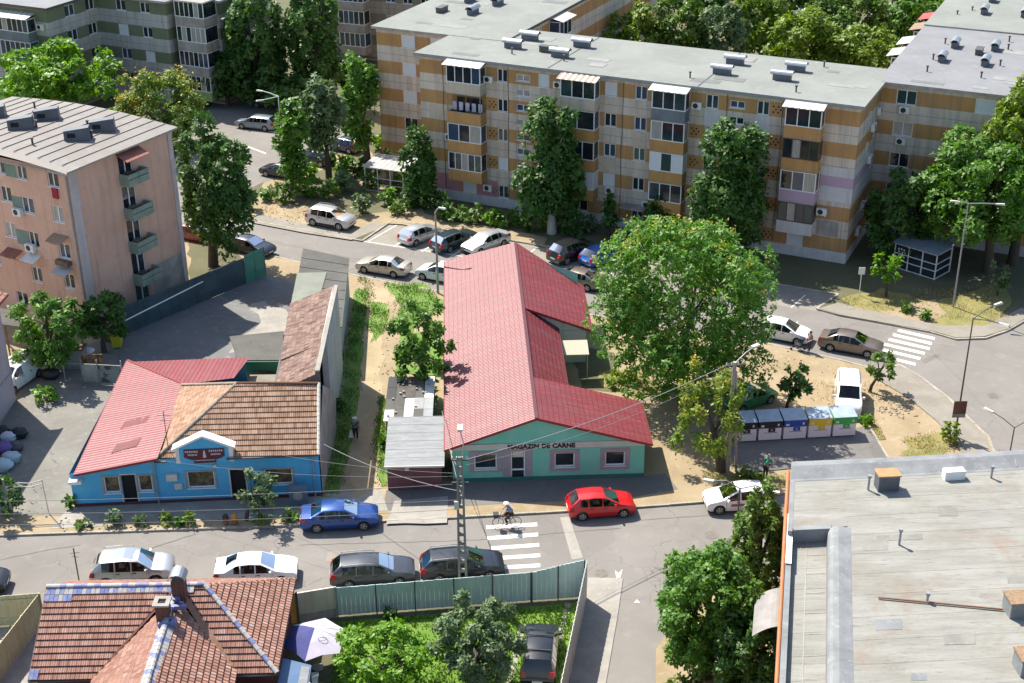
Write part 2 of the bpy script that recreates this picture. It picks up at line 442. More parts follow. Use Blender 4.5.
def window(par, F, t0, t1, z0, z1, kind='2', fm=None, gm=None, sill=True, dep=.14):
    fm = fm or M['upvc']; mb = MB(); w = .07
    F.box(mb, t0, t1, z0, z0+w, -dep+.005, -dep+.07); F.box(mb, t0, t1, z1-w, z1, -dep+.005, -dep+.07)
    F.box(mb, t0, t0+w, z0+w, z1-w, -dep+.005, -dep+.07); F.box(mb, t1-w, t1, z0+w, z1-w, -dep+.005, -dep+.07)
    if kind in '23':
        k = int(kind)
        for i in range(1, k):
            c = t0+(t1-t0)*i/k
            F.box(mb, c-.045, c+.045, z0+w, z1-w, -dep+.007, -dep+.075)
    elif kind == 'd':
        c = t0+(t1-t0)*.5; F.box(mb, t0+w, t1-w, z0+.75, z0+.85, -dep+.007, -dep+.072)
    if sill: F.box(mb, t0-.05, t1+.05, z0-.05, z0-.002, -dep+.01, .06)
    fr = mb.build('door' if kind == 'd' else 'window', fm, par)
    if kind == 's':
        mb = MB(); n = max(4, int((z1-z0)/.16))
        for i in range(n):
            a = z0+w+.0+(z1-z0-2*w)*i/n; b = z0+w+(z1-z0-2*w)*(i+1)/n
            F.box(mb, t0+w, t1-w, a+.006, b-.006, -dep+.01, -dep+.05)
        mb.build('roller_shutter', M['shutter'], fr)
    else:
        mb = MB(); mb.face([F.p(t0+w,z0+w,-dep+.02), F.p(t1-w,z0+w,-dep+.02), F.p(t1-w,z1-w,-dep+.02), F.p(t0+w,z1-w,-dep+.02)])
        mb.build('pane', gm or gpick(), fr)
    return fr
def air_con(par, F, t, z):
    mb = MB(); F.box(mb, t-.42, t+.42, z, z+.58, .05, .36); F.box(mb, t-.36, t-.31, z-.1, z, 0, .36); F.box(mb, t+.31, t+.36, z-.1, z, 0, .36)
    ac = mb.build('air_conditioner', M['white'], par)
    mb = MB(); n = 14; c = F.p(t-.08, z+.29, .368)
    pts = [F.p(t-.08+.23*math.cos(2*math.pi*k/n), z+.29+.23*math.sin(2*math.pi*k/n), .366) for k in range(n)]
    mb.face(pts); mb.build('fan_grille', M['blackplastic'], ac)
def balcony(par, F, t0, t1, zf, prot=1.1, kind='white', pm=None, n=4, awn=None, gm=None, lower=.9, top=2.62, ops=None):
    pm = pm or M['white']; mb = MB(); z1 = zf+lower; zt = zf+top
    F.box(mb, t0-.02, t1+.02, zf-.1, zf+.03, -.05, prot+.02)
    F.box(mb, t0, t1, zf+.03, z1, prot-.09, prot)
    F.box(mb, t0, t0+.09, zf+.03, z1, 0, prot-.09); F.box(mb, t1-.09, t1, zf+.03, z1, 0, prot-.09)
    b = mb.build('balcony', pm, par)
    fm = {'white': M['upvc'], 'dark': M['darkframe'], 'brown': M['brownframe'], 'open': M['greymetal'], 'shut': M['upvc']}[kind]
    mb = MB(); a, c = prot-.1, prot-.02
    if kind == 'open':
        for q in (t0+.03, t1-.08): F.box(mb, q, q+.05, z1, zt, a, c)
        F.box(mb, t0, t1, z1, z1+.05, a-.01, c+.01)
        mb.build('railing', fm, b)
        mb = MB(); mb.face([F.p(t0,zf+.04,.02), F.p(t1,zf+.04,.02), F.p(t1,zt,.02), F.p(t0,zt,.02)])
        mb.build('back_wall', M['ochre_dark'], b)
        mb = MB(); F.box(mb, t0+.5, t0+1.3, zf+.1, zf+2.1, .025, .06); F.box(mb, t0+1.5, t1-.4, zf+.9, zf+2.1, .025, .06)
        mb.build('balcony_door', M['glass'], b)
        mb = MB()
        for i in range(5):
            x = t0+.35+i*(t1-t0-.8)/4
            mb.hexa([F.p(x,zf+1.0,prot-.5),F.p(x+.4,zf+1.05,prot-.5),F.p(x+.4,zf+1.05,prot-.47),F.p(x,zf+1.0,prot-.47)], [F.p(x,zf+1.8,prot-.5),F.p(x+.4,zf+1.8,prot-.5),F.p(x+.4,zf+1.8,prot-.47),F.p(x,zf+1.8,prot-.47)])
        mb.build('laundry', M['laundry'], b)
    else:
        w = .08
        F.box(mb, t0, t1, z1, z1+w, a, c); F.box(mb, t0, t1, zt-w, zt, a, c)
        for i in range(n+1):
            q = t0+(t1-t0-w)*i/n; F.box(mb, q, q+w, z1+w, zt-w, a+.003, c+.003)
        for q in (t0, t1-w):
            F.box(mb, q+.004, q+w-.004, z1, z1+w, 0, a); F.box(mb, q+.004, q+w-.004, zt-w, zt, 0, a); F.box(mb, q+.004, q+w-.004, z1+w, zt-w, .0, .07)
        mb.build('glazing_frame', fm, b)
        for i in range(n):
            mb = MB(); q0 = t0+w+(t1-t0-w)*i/n; q1 = t0+(t1-t0-w)*(i+1)/n
            mb.face([F.p(q0,z1+w,c-.03), F.p(q1,z1+w,c-.03), F.p(q1,zt-w,c-.03), F.p(q0,zt-w,c-.03)])
            if i == 0:
                for q in (t0+.03, t1-.03): mb.face([F.p(q,z1+w,.07), F.p(q,z1+w,a), F.p(q,zt-w,a), F.p(q,zt-w,.07)])
            g = gm or (M['shutter'] if kind == 'shut' else gpick())
            if kind == 'shut' and i % 3 == 1: g = M['glass']
            mb.build('pane', g, b)
    # roof over the balcony
    if awn:
        mb = MB(); k = 14; L0, L1 = t0-.2, t1+.2
        for i in range(k):
            p, q = L0+(L1-L0)*i/k, L0+(L1-L0)*(i+1)/k
            lo = [F.p(p,zt+.06,prot+.45), F.p(q,zt+.06,prot+.45), F.p(q,zt+.42,.02), F.p(p,zt+.42,.02)]
            mb.hexa(lo, [(x[0],x[1],x[2]+.04+.015*(i % 2)) for x in lo], i % 2)
        mb.build('awning', [M[awn[0]], M[awn[1]]], b)
    else:
        mb = MB(); F.box(mb, t0-.03, t1+.03, zt+.004, zt+.07, 0, prot+.03); mb.build('balcony_soffit', M['concrete'], b)
    return b
def vent_motif(par, F, t, z):
    mb = MB()
    for i in range(4):
        for j in range(3):
            if (i+j) % 2 == 0: F.box(mb, t+i*.2, t+i*.2+.13, z+j*.24, z+j*.24+.15, 0, .012)
    mb.build('vent_grille', M['dark'], par)
def roof_vent(par, t, d, z, ang=0.0, hood=True, s=1.0):
    """ventilation stack under a bent sheet hood"""
    Mx = Matrix.Translation((t, d, z)) @ Matrix.Rotation(ang, 4, 'Z') @ Matrix.Scale(s, 4)
    mb = MB(); mb.box(-.75, .75, -.3, .3, -.02, .5, 0, Mx); mb.box(-.8, .8, -.35, .35, .5, .58, 0, Mx)
    v = mb.build('roof_vent', M['ventbox' if hood else 'darkmetal'], par)
    if hood:
        mb = MB(); n = 8
        for i in range(n):
            a0, a1 = math.pi*(i/n), math.pi*((i+1)/n)
            P = lambda x, a, r: Mx @ Vector((x, r*math.cos(a), .55+r*.8*math.sin(a)))
            mb.face([P(-.95,a0,.42), P(.95,a0,.42), P(.95,a1,.42), P(-.95,a1,.42)][::-1])
            mb.face([P(-.95,a0,.4), P(.95,a0,.4), P(.95,a1,.4), P(-.95,a1,.4)])
        mb.build('vent_hood', M['metal'], v)
def felt_roof(par, poly_t, z, m, edge=.22, step=0., name='roof', th=.25, mi_edge=None):
    """flat roof slab over a polygon in the building's frame"""
    mb = MB(); mb.prism(poly_t, z-th, z, 1, 0)
    return mb.build(name, [m, M['fascia']], par)

M['ventbox'] = mat('dark_vent_box', (.085,.095,.115), (.12,.13,.145), s=2., r=.6)
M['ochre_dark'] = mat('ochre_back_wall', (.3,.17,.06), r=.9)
M['laundry'] = mat('laundry', (.55,.55,.6), (.3,.33,.5), s=1.2, r=.9)
M['fascia'] = mat('weathered_fascia', (.42,.385,.34), (.28,.25,.22), s=.8, r=.9, streak=((.14,.12,.1), .6))
M['felt'] = mat('grey_felt_roof', (0.216,0.228,0.208), (0.176,0.188,0.172), (0.256,0.264,0.240), s=.25, s2=1.5, r=.88, bump=.2, bs=10)
M['felt_blue'] = mat('bluish_felt_roof', (.2,.205,.213), (.165,.17,.178), (.24,.242,.247), s=.3, s2=1.5, r=.85, bump=.2, bs=10)
M['felt_dark'] = mat('dark_felt_patch', (0.162,0.170,0.162), (0.128,0.136,0.128), s=1., r=.9)
M['felt_lap'] = mat('pale_felt_patch', (0.248,0.256,0.240), (0.200,0.208,0.196), s=1., r=.9)
M['ochre_bands'] = band_mat('ochre_banded_panels', (.53,.285,.1), (.7,.605,.5), 1.03, 2.745, 1.24, (.46,.46,.47), 1.03)
M['green_bands'] = band_mat('green_banded_panels', (.165,.2,.11), (.52,.51,.48), 2.08, 2.76, 1.27, (.3,.3,.29), 0.3)
M['beige_bands'] = band_mat('beige_banded_panels', (.24,.22,.15), (.42,.36,.29), 2.08, 2.76, 1.27, (.33,.32,.3), 0.3)
M['ochre'] = mat('ochre_paint', (.54,.3,.11), (.46,.25,.085), s=.8, r=.9, streak=((.14,.1,.07), .5))
M['creamp'] = mat('cream_paint', (.6,.51,.4), (.5,.42,.32), s=.8, r=.9, streak=((.16,.13,.1), .5))
M['lilac'] = mat('lilac_paint', (.5,.36,.46), (.44,.31,.4), s=.6, r=.9)
M['pinkp'] = mat('pink_paint', (.52,.24,.26), (.45,.2,.22), s=.6, r=.9)
M['whitewall'] = mat('white_wall', (.62,.61,.6), (.52,.51,.5), s=.6, r=.9, streak=((.2,.18,.15), .4))
M['awn_white'] = mat('white_awning_sheet', (.72,.7,.64), (.6,.57,.5), s=1.5, r=.5)
M['awn_brown'] = mat('brown_awning_sheet', (.3,.2,.13), r=.6)
M['awn_grey'] = mat('grey_awning_sheet', (.42,.41,.39), r=.5)
M['awn_rust'] = mat('rusty_awning_sheet', (.33,.12,.08), (.22,.08,.06), s=2., r=.7)
M['awn_red'] = mat('red_awning_sheet', (.42,.08,.07), r=.6)

# ================================================================== ochre blocks
az = R(GRID)
oA = Vector((-8.25, 125.57, 0)); LM = 40.2; HT = 13.85
blk = thing('apartment_block', 'long ochre and cream banded block of five storeys with glazed balconies, behind the red roof', 'apartment block', oA, az)
Fm = Face((0, 0), (1, 0)); ops = []; wins = []
zf = lambda k: 1.03 + 2.745*k
cols = [(7.88,8.9,'2'), (11.88,12.95,'2'), (18.22,19.34,'2'), (21.0,22.1,'2'), (27.32,28.4,'2'), (31.72,32.75,'2')]
for k in range(5):
    for a, b, kd in cols:
        z0, z1 = zf(k)+.02, zf(k)+1.2
        if a > 20 and a < 22 and k == 0: z0, z1 = .15, 2.2
        ops.append((a, b, z0, z1)); wins.append((a, b, z0, z1, 's' if ((a in (11.88, 18.22)) and k in (4, 1)) or (a == 7.88 and k == 1) else kd))
for a, b in ((9.75, 11.1), (29.4, 30.68)):
    for k in range(7):
        z0 = 12.33-1.372*k; ops.append((a, b, z0, z0+.62)); wins.append((a, b, z0, z0+.62, '2'))
for a, b in ((4.2,5.6), (15.2,16.8), (23.6,25.2), (35.1,36.5)):
    ops.append((a, b, 1.05, 2.25)); wins.append((a, b, 1.05, 2.25, 's' if a in (4.2, 35.1) else '2'))
mb = MB()
wall(mb, Fm, 0, LM, 0, HT-.25, ops)
Fr = Face((LM, 0), (0, 1)); Fl = Face((0, 11.2), (0, -1)); Fb = Face((LM, 11.2), (-1, 0))
rops = [(3.6,4.75,11.1,12.3), (3.6,4.75,8.35,9.55), (3.7,4.8,5.6,6.8), (3.7,4.8,2.85,4.05), (6.0,6.9,9.5,11.2), (6.0,6.9,6.7,8.4)]
wall(mb, Fr, 0, 11.2, 0, HT-.25, rops)
wall(mb, Fl, 0, 11.2, 0, HT-.25); wall(mb, Fb, 0, LM, 0, HT-.25)
mb.build('facade', M['ochre_bands'], blk)
for w in wins: window(blk, Fm, *w)
for w in rops: window(blk, Fr, *w, kind=random.choice('22s'))
# plinth, painted patches
mb = MB(); Fm.box(mb, .0, LM+.04, 0, 1.02, .002, .05); Fr.box(mb, 0, 7.6, 0, 1.02, .002, .05)
mb.build('plinth', M['whitewall'], blk)
mb = MB(); Fm.box(mb, 37.5, LM+.012, 6.5, 8.4, .002, .014, 0); Fr.box(mb, 0, 7.6, 6.5, 8.4, .002, .014, 0)
Fm.box(mb, 37.5, LM+.014, 6.72, 7.62, .014, .018, 1); Fr.box(mb, 0.01, 7.6, 6.72, 7.62, .014, .018, 1)
Fm.box(mb, 37.5, LM+.012, 5.45, 6.495, .002, .014, 0); Fr.box(mb, 0.0, 7.6, 5.45, 6.495, .002, .014, 0)
mb.build('painted_band', [M['whitewall'], M['lilac']], blk)
mb = MB(); Fm.box(mb, .02, 3.2, 1.03, 2.6, .002, .012); Fm.box(mb, 5.7, 7.8, 1.03, 2.6, .002, .012); Fm.box(mb, 3.2, 4.1, 1.03, 2.6, .002, .012)
mb.build('pink_painted_wall', M['pinkp'], blk)
for t in (7.05, 26.15, 33.05):
    for k in range(4 if t < 30 else 5): vent_motif(blk, Fm, t, zf(k)+.3)
P4 = [('ochre','white',4), ('creamp','open',3), ('ochre','white',3), ('ochre','white',4)]
for (a, b), spec in zip(((3.33,6.74), (14.5,17.75), (22.92,25.92), (34.4,37.4)), (
        [('ochre','white',5), ('ochre','white',3), ('ochre','open',3), ('creamp','white',4)],
        [('ochre','shut',3), ('ochre','white',3), ('ochre','white',2), ('creamp','white',3)],
        [('ochre','white',3), ('ochre','shut',3), ('ochre','white',3), ('greyp','white',3)],
        [('whitewall','brown',4), ('lilac','white',3), ('ochre','brown',4), ('ochre','white',3)])):
    for k, (pm, kd, n) in enumerate(spec):
        M.setdefault('greyp', mat('grey_parapet_paint', (.2,.22,.24), (.14,.155,.17), s=1., r=.9))
        top = k == 3
        aw = None
        if top: aw = ('awn_brown', 'awn_white') if a == 14.5 else ('awn_white', 'awn_grey')
        balcony(blk, Fm, a, b, 2.63+2.745*k, 1.15, kd, M[pm], n, aw, lower=.93, top=2.5 if top else 2.62)
for t, z in ((7.1,11.9), (13.9,12.2), (26.6,11.9), (3.0,6.0), (6.9,1.6), (19.0,3.2), (37.9,4.2), (22.5,2.4)): air_con(blk, Fm, t, z)
for t, z in ((5.2,10.3), (5.2,7.5), (4.4,3.6), (3.4,1.6), (7.1,11.2)): air_con(blk, Fr, t, z)
felt_roof(blk, [(-.35,-.4), (LM+.35,-.4), (LM+.35,7.7), (LM-.0,11.5), (-.35,11.5)], HT, M['felt'])
mb = MB()
for t in (12.9, 26.6): mb.bar((t, -.38, HT+.012), (t+.1, 11.4, HT+.012), .1, .03)
mb.build('roof_seam', M['darkmetal'], blk)
mb = MB(); mb.box(-.36, LM+.36, -.46, -.4, HT-.2, HT+.04); mb.build('gutter', M['greymetal'], blk)
def roof_patches(par, x0, x1, y0, y1, z, n, seed):
    rr = random.Random(seed)
    for i in range(n):
        a, b, l, w_ = rr.uniform(x0,x1-2), rr.uniform(y0,y1-1.5), rr.uniform(.8,3.), rr.uniform(.5,1.4); mb = MB()
        mb.box(a, min(x1,a+l), b, min(y1,b+w_), z-.01, z+.012+.001*i); mb.build('felt_patch', M['felt_dark' if rr.random() < .5 else 'felt_lap'], par)
def at_roof(px, py, o, a, z=HT):
    d = G(px, py, z) - o; c, s = math.cos(a), math.sin(a)
    return d.x*c + d.y*s, -d.x*s + d.y*c
for px, py, h in ((513,48,1), (530,40,1), (560,57,1), (582,47,1), (548,52,0), (722,74,1), (735,64,1), (782,80,1), (796,71,1)):
    t, d = at_roof(px, py, oA, az); roof_vent(blk, t, d, HT, 0, bool(h))
mb = MB()
for px, py in ((512,54), (564,61), (690,78), (796,92), (824,67)):
    t, d = at_roof(px, py, oA, az); mb.lathe([(.07,HT-.02), (.07,HT+.45), (.12,HT+.46), (.12,HT+.56)], 8, 0, Matrix.Translation((t, d, 0)))
mb.build('vent_pipe', M['darkmetal'], blk)
roof_patches(blk, .5, LM-.5, .5, 11, HT, 16, 3)
for a, b, z0, z1, mm in ((27.25,28.5,10.5,11.93,'whitewall'), (31.65,32.85,10.5,11.93,'whitewall'), (18.15,19.4,5.05,6.4,'creamp'), (20.9,22.2,7.8,9.15,'creamp'), (27.2,28.5,5.0,6.45,'fascia'), (37.55,39.4,2.35,3.7,'fascia'), (.9,3.1,7.75,9.2,'creamp'), (12.0,13.0,7.8,9.2,'whitewall')):
    mb = MB(); Fm.box(mb, a, b, z0, z1, .002, .02); mb.build('insulation_panel', M[mm], blk)
mb = MB()
for t in (2.4, 8.95, 19.9, 29.2, 33.9):
    pts = [Fm.p(t+random.uniform(-.05,.05), z, .03) for z in np.linspace(13.4, 1.2, 9)]; mb.tube(pts, .025, 5)
mb.build1('facade_cable', M['darkmetal'], blk); blk.children[-1]['kind'] = 'stuff'
# entrance hood
mb = MB(); Fm.box(mb, 20.3, 22.6, 2.35, 2.47, 0, 1.3); mb.build('entrance_canopy', M['concrete'], blk)

# back wing on the left
oW = Vector((-13.0, 135.5, 0))
bw = thing('apartment_block', 'ochre banded block with white roller shutters behind the left end of the long block', 'apartment block', oW, az)
Ff = Face((0, 0), (1, 0)); Fs = Face((13.9, 0), (0, 1)); mb = MB(); ops = []; kinds = []
for k in range(5):
    ops.append((2.75, 4.28, zf(k)+.02, zf(k)+1.24)); kinds.append('s' if k > 1 else '2')
    ops.append((5.95, 7.4, zf(k)+.02, zf(k)+1.24)); kinds.append('s')
    ops.append((10.5, 12., zf(k)+.02, zf(k)+1.24)); kinds.append('2')
wall(mb, Ff, 0, 13.9, 0, HT-.25, ops)
sops = [(4.5,5.2,zf(k),zf(k)+1.2) for k in (3, 4)] + [(7.5,8.6,zf(k),zf(k)+1.2) for k in (3, 4)] + [(2.,3.,zf(k),zf(k)+1.2) for k in (3, 4)]
wall(mb, Fs, 0, 42, 0, HT-.25, sops); wall(mb, Face((0, 42), (0, -1)), 0, 42, 0, HT-.25); wall(mb, Face((13.9, 42), (-1, 0)), 0, 13.9, 0, HT-.25)
mb.build('facade', M['ochre_bands'], bw)
for o, kd in zip(ops, kinds): window(bw, Ff, *o, kind=kd)
for o in sops: window(bw, Fs, *o)
for k in (2, 3): balcony(bw, Fs, 10.2, 13.2, 2.63+2.745*k, 1.2, 'white', M['whitewall'], 3, ('awn_white','awn_grey') if k == 3 else None, top=2.5 if k == 3 else 2.62)
balcony(bw, Fs, 3.4, 5.2, 2.63+2.745*3-1.6, 1.0, 'white', M['ochre'], 2, ('awn_red','awn_red'))
air_con(bw, Fs, 6.4, 12.)
felt_roof(bw, [(-.35,-.4), (14.2,-.4), (14.2,42.4), (-.35,42.4)], HT+.04, M['felt'])
mb = MB(); Fs.box(mb, 0, 42, HT-.1, HT+.12, .31, .4); mb.build('gutter', M['darkmetal'], bw)
for px, py, h in ((442,12,0), (470,2,1), (498,5,1), (473,14,1)):
    t, d = at_roof(px, py, oW, az); roof_vent(bw, t, d, HT, R(90), bool(h))

roof_patches(bw, .5, 13.5, .5, 20, HT+.04, 8, 4)
# right wing
oR = oA + _U*LM + _V*7.7
rw = thing('apartment_block', 'ochre banded block with a bluish flat roof, at the right edge behind large trees', 'apartment block', oR, az)
mb = MB(); ops = []; kinds = []
for k in range(5):
    ops.append((1.33, 3.0, zf(k)+.0, zf(k)+1.24)); kinds.append('2')
    ops.append((7.75, 9.4, zf(k)+.0, zf(k)+1.24)); kinds.append('s' if k in (4, 2) else '2')
wall(mb, Face((0,0),(1,0)), 0, 14.5, 0, HT-.25, ops)
wall(mb, Face((14.5,0),(0,1)), 0, 60, 0, HT-.25); wall(mb, Face((0,60),(0,-1)), 0, 60, 0, HT-.25); wall(mb, Face((14.5,60),(-1,0)), 0, 14.5, 0, HT-.25)
mb.build('facade', M['ochre_bands'], rw)
for o, kd in zip(ops, kinds): window(rw, Face((0,0),(1,0)), *o, kind=kd)
for k in (4, 3): air_con(rw, Face((0,0),(1,0)), 2.15, zf(k)-.68)
felt_roof(rw, [(-.0,-.4), (14.9,-.4), (14.9,20.4), (-.35,20.4), (-.35,4)], HT+.02, M['felt_blue'])
felt_roof(rw, [(-.35,20.4), (14.9,20.4), (14.9,60), (-.35,60)], HT+.16, M['felt'])
roof_patches(rw, .8, 14, .5, 19, HT+.02, 9, 5)
Fl = Face((0, 60), (0, -1))
for a, aw in ((47.8,'awn_grey'), (43.4,'awn_white'), (37.5,'awn_brown'), (33,'awn_red')):
    balcony(rw, Fl, a, a+2.6, 2.63+2.745*3, 1.2, 'white', M['whitewall'], 3, (aw, aw), top=2.5)
for px, py, h in ((942,61,1), (955,47,1), (985,65,1), (995,50,1), (979,54,0), (984,15,1), (992,3,1), (1024,18,1)):
    t, d = at_roof(px, py, oR, az); roof_vent(rw, t, d, HT+(.02 if py > 30 else .16), R(90), bool(h), .9)
mb = MB()
for px, py in ((927,72), (933,60), (945,44), (981,78), (1000,66), (1008,50), (1009,42), (957,16), (972,12)):
    t, d = at_roof(px, py, oR, az); mb.lathe([(.07,HT-.02), (.07,HT+.45), (.12,HT+.46), (.12,HT+.56)], 8, 0, Matrix.Translation((t, d, 0)))
mb.build('vent_pipe', M['darkmetal'], rw)

# ================================================================== green banded block (upper left)
oG = Vector((-50.25, 152.05, 0))
gb = thing('apartment_block', 'dark green and grey banded block with glazed balconies, at the upper left', 'apartment block', oG, az)
HG = 12.0
A0, A1, A2, A3 = (-12, 0), (0, 0), (0, 8.0), (9.75, 8.0)
A4 = (9.75, 10.6); A5 = (15.0, 10.6)
zb = lambda k: 2.08+2.76*k
FA = Face(A0, (1,0)); FB = Face(A1, (0,1)); FC = Face(A2, (1,0)); FD = Face(A3, (0,1)); FE = Face(A4, (1,0)); mb = MB()
opsB = [(2.8,4.35,zb(k),zb(k)+1.25) for k in range(4)] + [(6.2,7.6,zb(k),zb(k)+1.25) for k in range(4)]
opsC = [(2.75,4.15,zb(k),zb(k)+1.22) for k in range(4)] + [(6.15,7.5,zb(k)+.03,zb(k)+1.2) for k in range(4)]
wall(mb, FA, 0, 12, 0, HG-.2); wall(mb, FB, 0, 8, 0, HG-.2, opsB); wall(mb, FC, 0, 9.75, 0, HG-.2, opsC)
wall(mb, FD, 0, 2.6, 0, HG-.2); wall(mb, FE, 0, 5.2, 0, HG-.2); wall(mb, Face(A5, (0,1)), 0, 10, 0, HG-.2)
wall(mb, Face((15,20.6),(-1,0)), 0, 27, 0, HG-.2); wall(mb, Face((-12,20.6),(0,-1)), 0, 20.6, 0, HG-.2)
mb.build('facade', M['green_bands'], gb)
for o in opsB: window(gb, FB, *o, kind=random.choice('222s'))
for i, o in enumerate(opsC): window(gb, FC, *o, kind='s' if i in (2, 5) else '2')
for k in range(3):
    balcony(gb, FA, 5.8, 10.2, .9+2.76*k+2.0, 1.3, 'white', M['greyp'], 6, ('awn_white','awn_grey') if k == 2 else None, top=2.4 if k == 2 else 2.62)
M['limegreen'] = mat('light_green_paint', (.3,.42,.16), (.25,.36,.13), s=.8, r=.9)
for k in range(4):
    balcony(gb, FE, 1.0, 4.9, 1.2+2.76*k, 2.4, 'white', M['limegreen'] if k == 0 else M['fascia'], 6, None, top=2.62)
air_con(gb, FA, 11.0, 9.6)
felt_roof(gb, [(-12.3,-.4), (.4,-.4), (.4,7.6), (10.1,7.6), (10.1,10.3), (15.4,10.3), (15.4,20.9), (-12.3,20.9)], HG, M['felt_blue'])
mb = MB(); mb.box(-12.3, .4, -.47, -.4, HG-.2, HG+.1); mb.box(.4, .47, -.47, 7.5, HG-.2, HG+.1); mb.build('gutter', M['darkmetal'], gb)

# ================================================================== beige block far behind
oF = Vector((-24.0, 176.5, 0))
fb = thing('apartment_block', 'beige and olive banded block far back between dark trees and the ochre block', 'apartment block', oF, R(-22))
mb = MB(); F1 = Face((-4, 0), (1, 0)); ops = []
for k in range(5):
    ops += [(a, a+b, zb(k), zb(k)+1.2) for a, b in ((2.2,.9), (5.0,1.3), (13.5,1.3), (15.8,1.3), (18.2,1.3))]
wall(mb, F1, 0, 30, 0, 14.6, ops); wall(mb, Face((26,0),(0,1)), 0, 11, 0, 14.6); wall(mb, Face((26,11),(-1,0)), 0, 30, 0, 14.6); wall(mb, Face((-4,11),(0,-1)), 0, 11, 0, 14.6)
mb.build('facade', M['beige_bands'], fb)
for o in ops: window(fb, F1, *o)
for k in range(4): balcony(fb, F1, 7.6, 11.2, 1.2+2.76*k, 1.6, 'white', M['fascia'], 5, None)
felt_roof(fb, [(-4.3,-.4), (26.4,-.4), (26.4,11.4), (-4.3,11.4)], 14.8, M['felt'])

# ================================================================== pink block (left)
oP = Vector((-31.87, 95.54, 0)); azp = R(61.0)
pb = thing('apartment_block', 'salmon pink block with small green balconies and a grey sheet roof, left edge', 'apartment block', oP, azp)
M['salmon'] = mat('salmon_render', (.68,.44,.325), (.59,.365,.265), (.45,.31,.24), s=.35, s2=1.6, r=.92, bump=.2, bs=20, streak=((.22,.15,.11), .45))
M['pilaster'] = mat('pale_pilaster', (.55,.5,.48), (.45,.4,.38), s=.7, r=.9, streak=((.2,.17,.15), .4))
M['greenpaint'] = mat('green_panel_paint', (.2,.27,.22), (.15,.21,.17), s=.8, r=.9)
M['palegreen'] = mat('pale_green_balcony', (.27,.34,.27), (.2,.26,.21), s=1., r=.9, streak=((.1,.09,.07), .6))
GLn, HP = 11.0, 13.4
Fg = Face((0, 0), (1, 0)); Fw = Face((0, 17), (0, -1))    # gable; long side seen at the far left
# long side: t measured from the corner, so flip
class FaceL(Face): pass
def L(t): return 17-t
gops = [(5.05,6.6,.3,2.35)] + [(5.05,6.5,1.25+2.73*k+1.75,1.25+2.73*k+3.75) for k in range(4)]
lw = []
for a, b, z0, z1, kd in ((1.0,2.1,11.85,13.1,'2'), (1.02,2.15,9.1,10.35,'2'), (1.0,2.1,6.2,7.4,'2'), (1.03,2.06,3.75,4.95,'2'),
                         (4.0,5.2,9.25,10.5,'2'), (6.2,7.3,9.8,11.0,'2'), (4.1,5.1,6.5,7.75,'2'), (6.4,7.5,6.9,8.1,'2'), (4.2,5.2,11.9,13.1,'2'), (6.4,7.5,12.0,13.1,'2'),
                         (6.4,7.6,1.1,2.3,'2'), (4.4,5.4,3.6,4.8,'2'), (8.6,9.8,6.9,8.1,'2'), (8.6,9.8,4.2,5.4,'2'), (8.8,10,9.7,10.9,'2'), (1.2,2.2,1.0,2.2,'2'), (3.2,4.2,1.0,2.2,'2')):
    lw.append((L(b), L(a), z0, z1, kd))
mb = MB()
wall(mb, Fg, 0, GLn, 0, HP-.1, gops); wall(mb, Fw, 0, 17, 0, HP-.1, [w[:4] for w in lw])
wall(mb, Face((GLn,0),(0,1)), 0, 17, 0, HP-.1); wall(mb, Face((GLn,17),(-1,0)), 0, GLn, 0, HP-.1)
mb.build('facade', M['salmon'], pb)
for o in gops: window(pb, Fg, *o, kind='2', sill=False)
for o in lw: window(pb, Fw, *o)
mb = MB(); Fg.box(mb, 0.0, .75, 0, HP-.1, .002, .1); Fg.box(mb, GLn-.45, GLn, 0, HP-.1, .002, .1); mb.build('pilaster', M['pilaster'], pb)
mb = MB(); Fg.box(mb, 7.2, GLn-.46, .02, 3.1, .002, .02); mb.build('bare_render', M['fascia'], pb)
mb = MB(); mb.tube([Fw.p(L(.12), HP-.2, .1), Fw.p(L(.12), 0, .1)], .07, 8); mb.build('downpipe', M['greymetal'], pb)
mb = MB()
for a, b, z0, z1 in ((5.2,6.2,9.3,10.4), (5.1,6.4,6.5,7.7), (5.25,6.4,11.9,13.0)): Fw.box(mb, L(b), L(a), z0, z1, .002, .012)
mb.build('painted_infill', M['greenpaint'], pb)
for k in range(4):
    zf2 = 2.55+2.73*k; mb = MB()
    Fg.box(mb, 4.95, 7.2, zf2-.16, zf2, -.02, .95)
    Fg.box(mb, 4.95, 7.2, zf2+.002, zf2+.36, .86, .95); Fg.box(mb, 4.95, 7.2, zf2+.42, zf2+.78, .86, .95)
    for a in (4.95, 7.1): Fg.box(mb, a, a+.1, zf2+.002, zf2+.78, 0, .857)
    b = mb.build('balcony', M['palegreen'], pb)
    mb = MB(); Fg.box(mb, 5.3, 6.0, zf2+.01, zf2+.8, .1, .6); Fg.box(mb, 6.4, 6.9, zf2+.01, zf2+.6, .2, .7)
    mb.build('stored_goods', random.choice([M['wood'], M['darkmetal'], M['whitewall']]), b)
mb = MB(); lo = [Fg.p(4.85,12.6,1.15), Fg.p(7.3,12.6,1.15), Fg.p(7.3,13.05,.02), Fg.p(4.85,13.05,.02)]
mb.hexa(lo, [(p[0],p[1],p[2]+.05) for p in lo]); mb.build('awning', M['awn_rust'], pb)
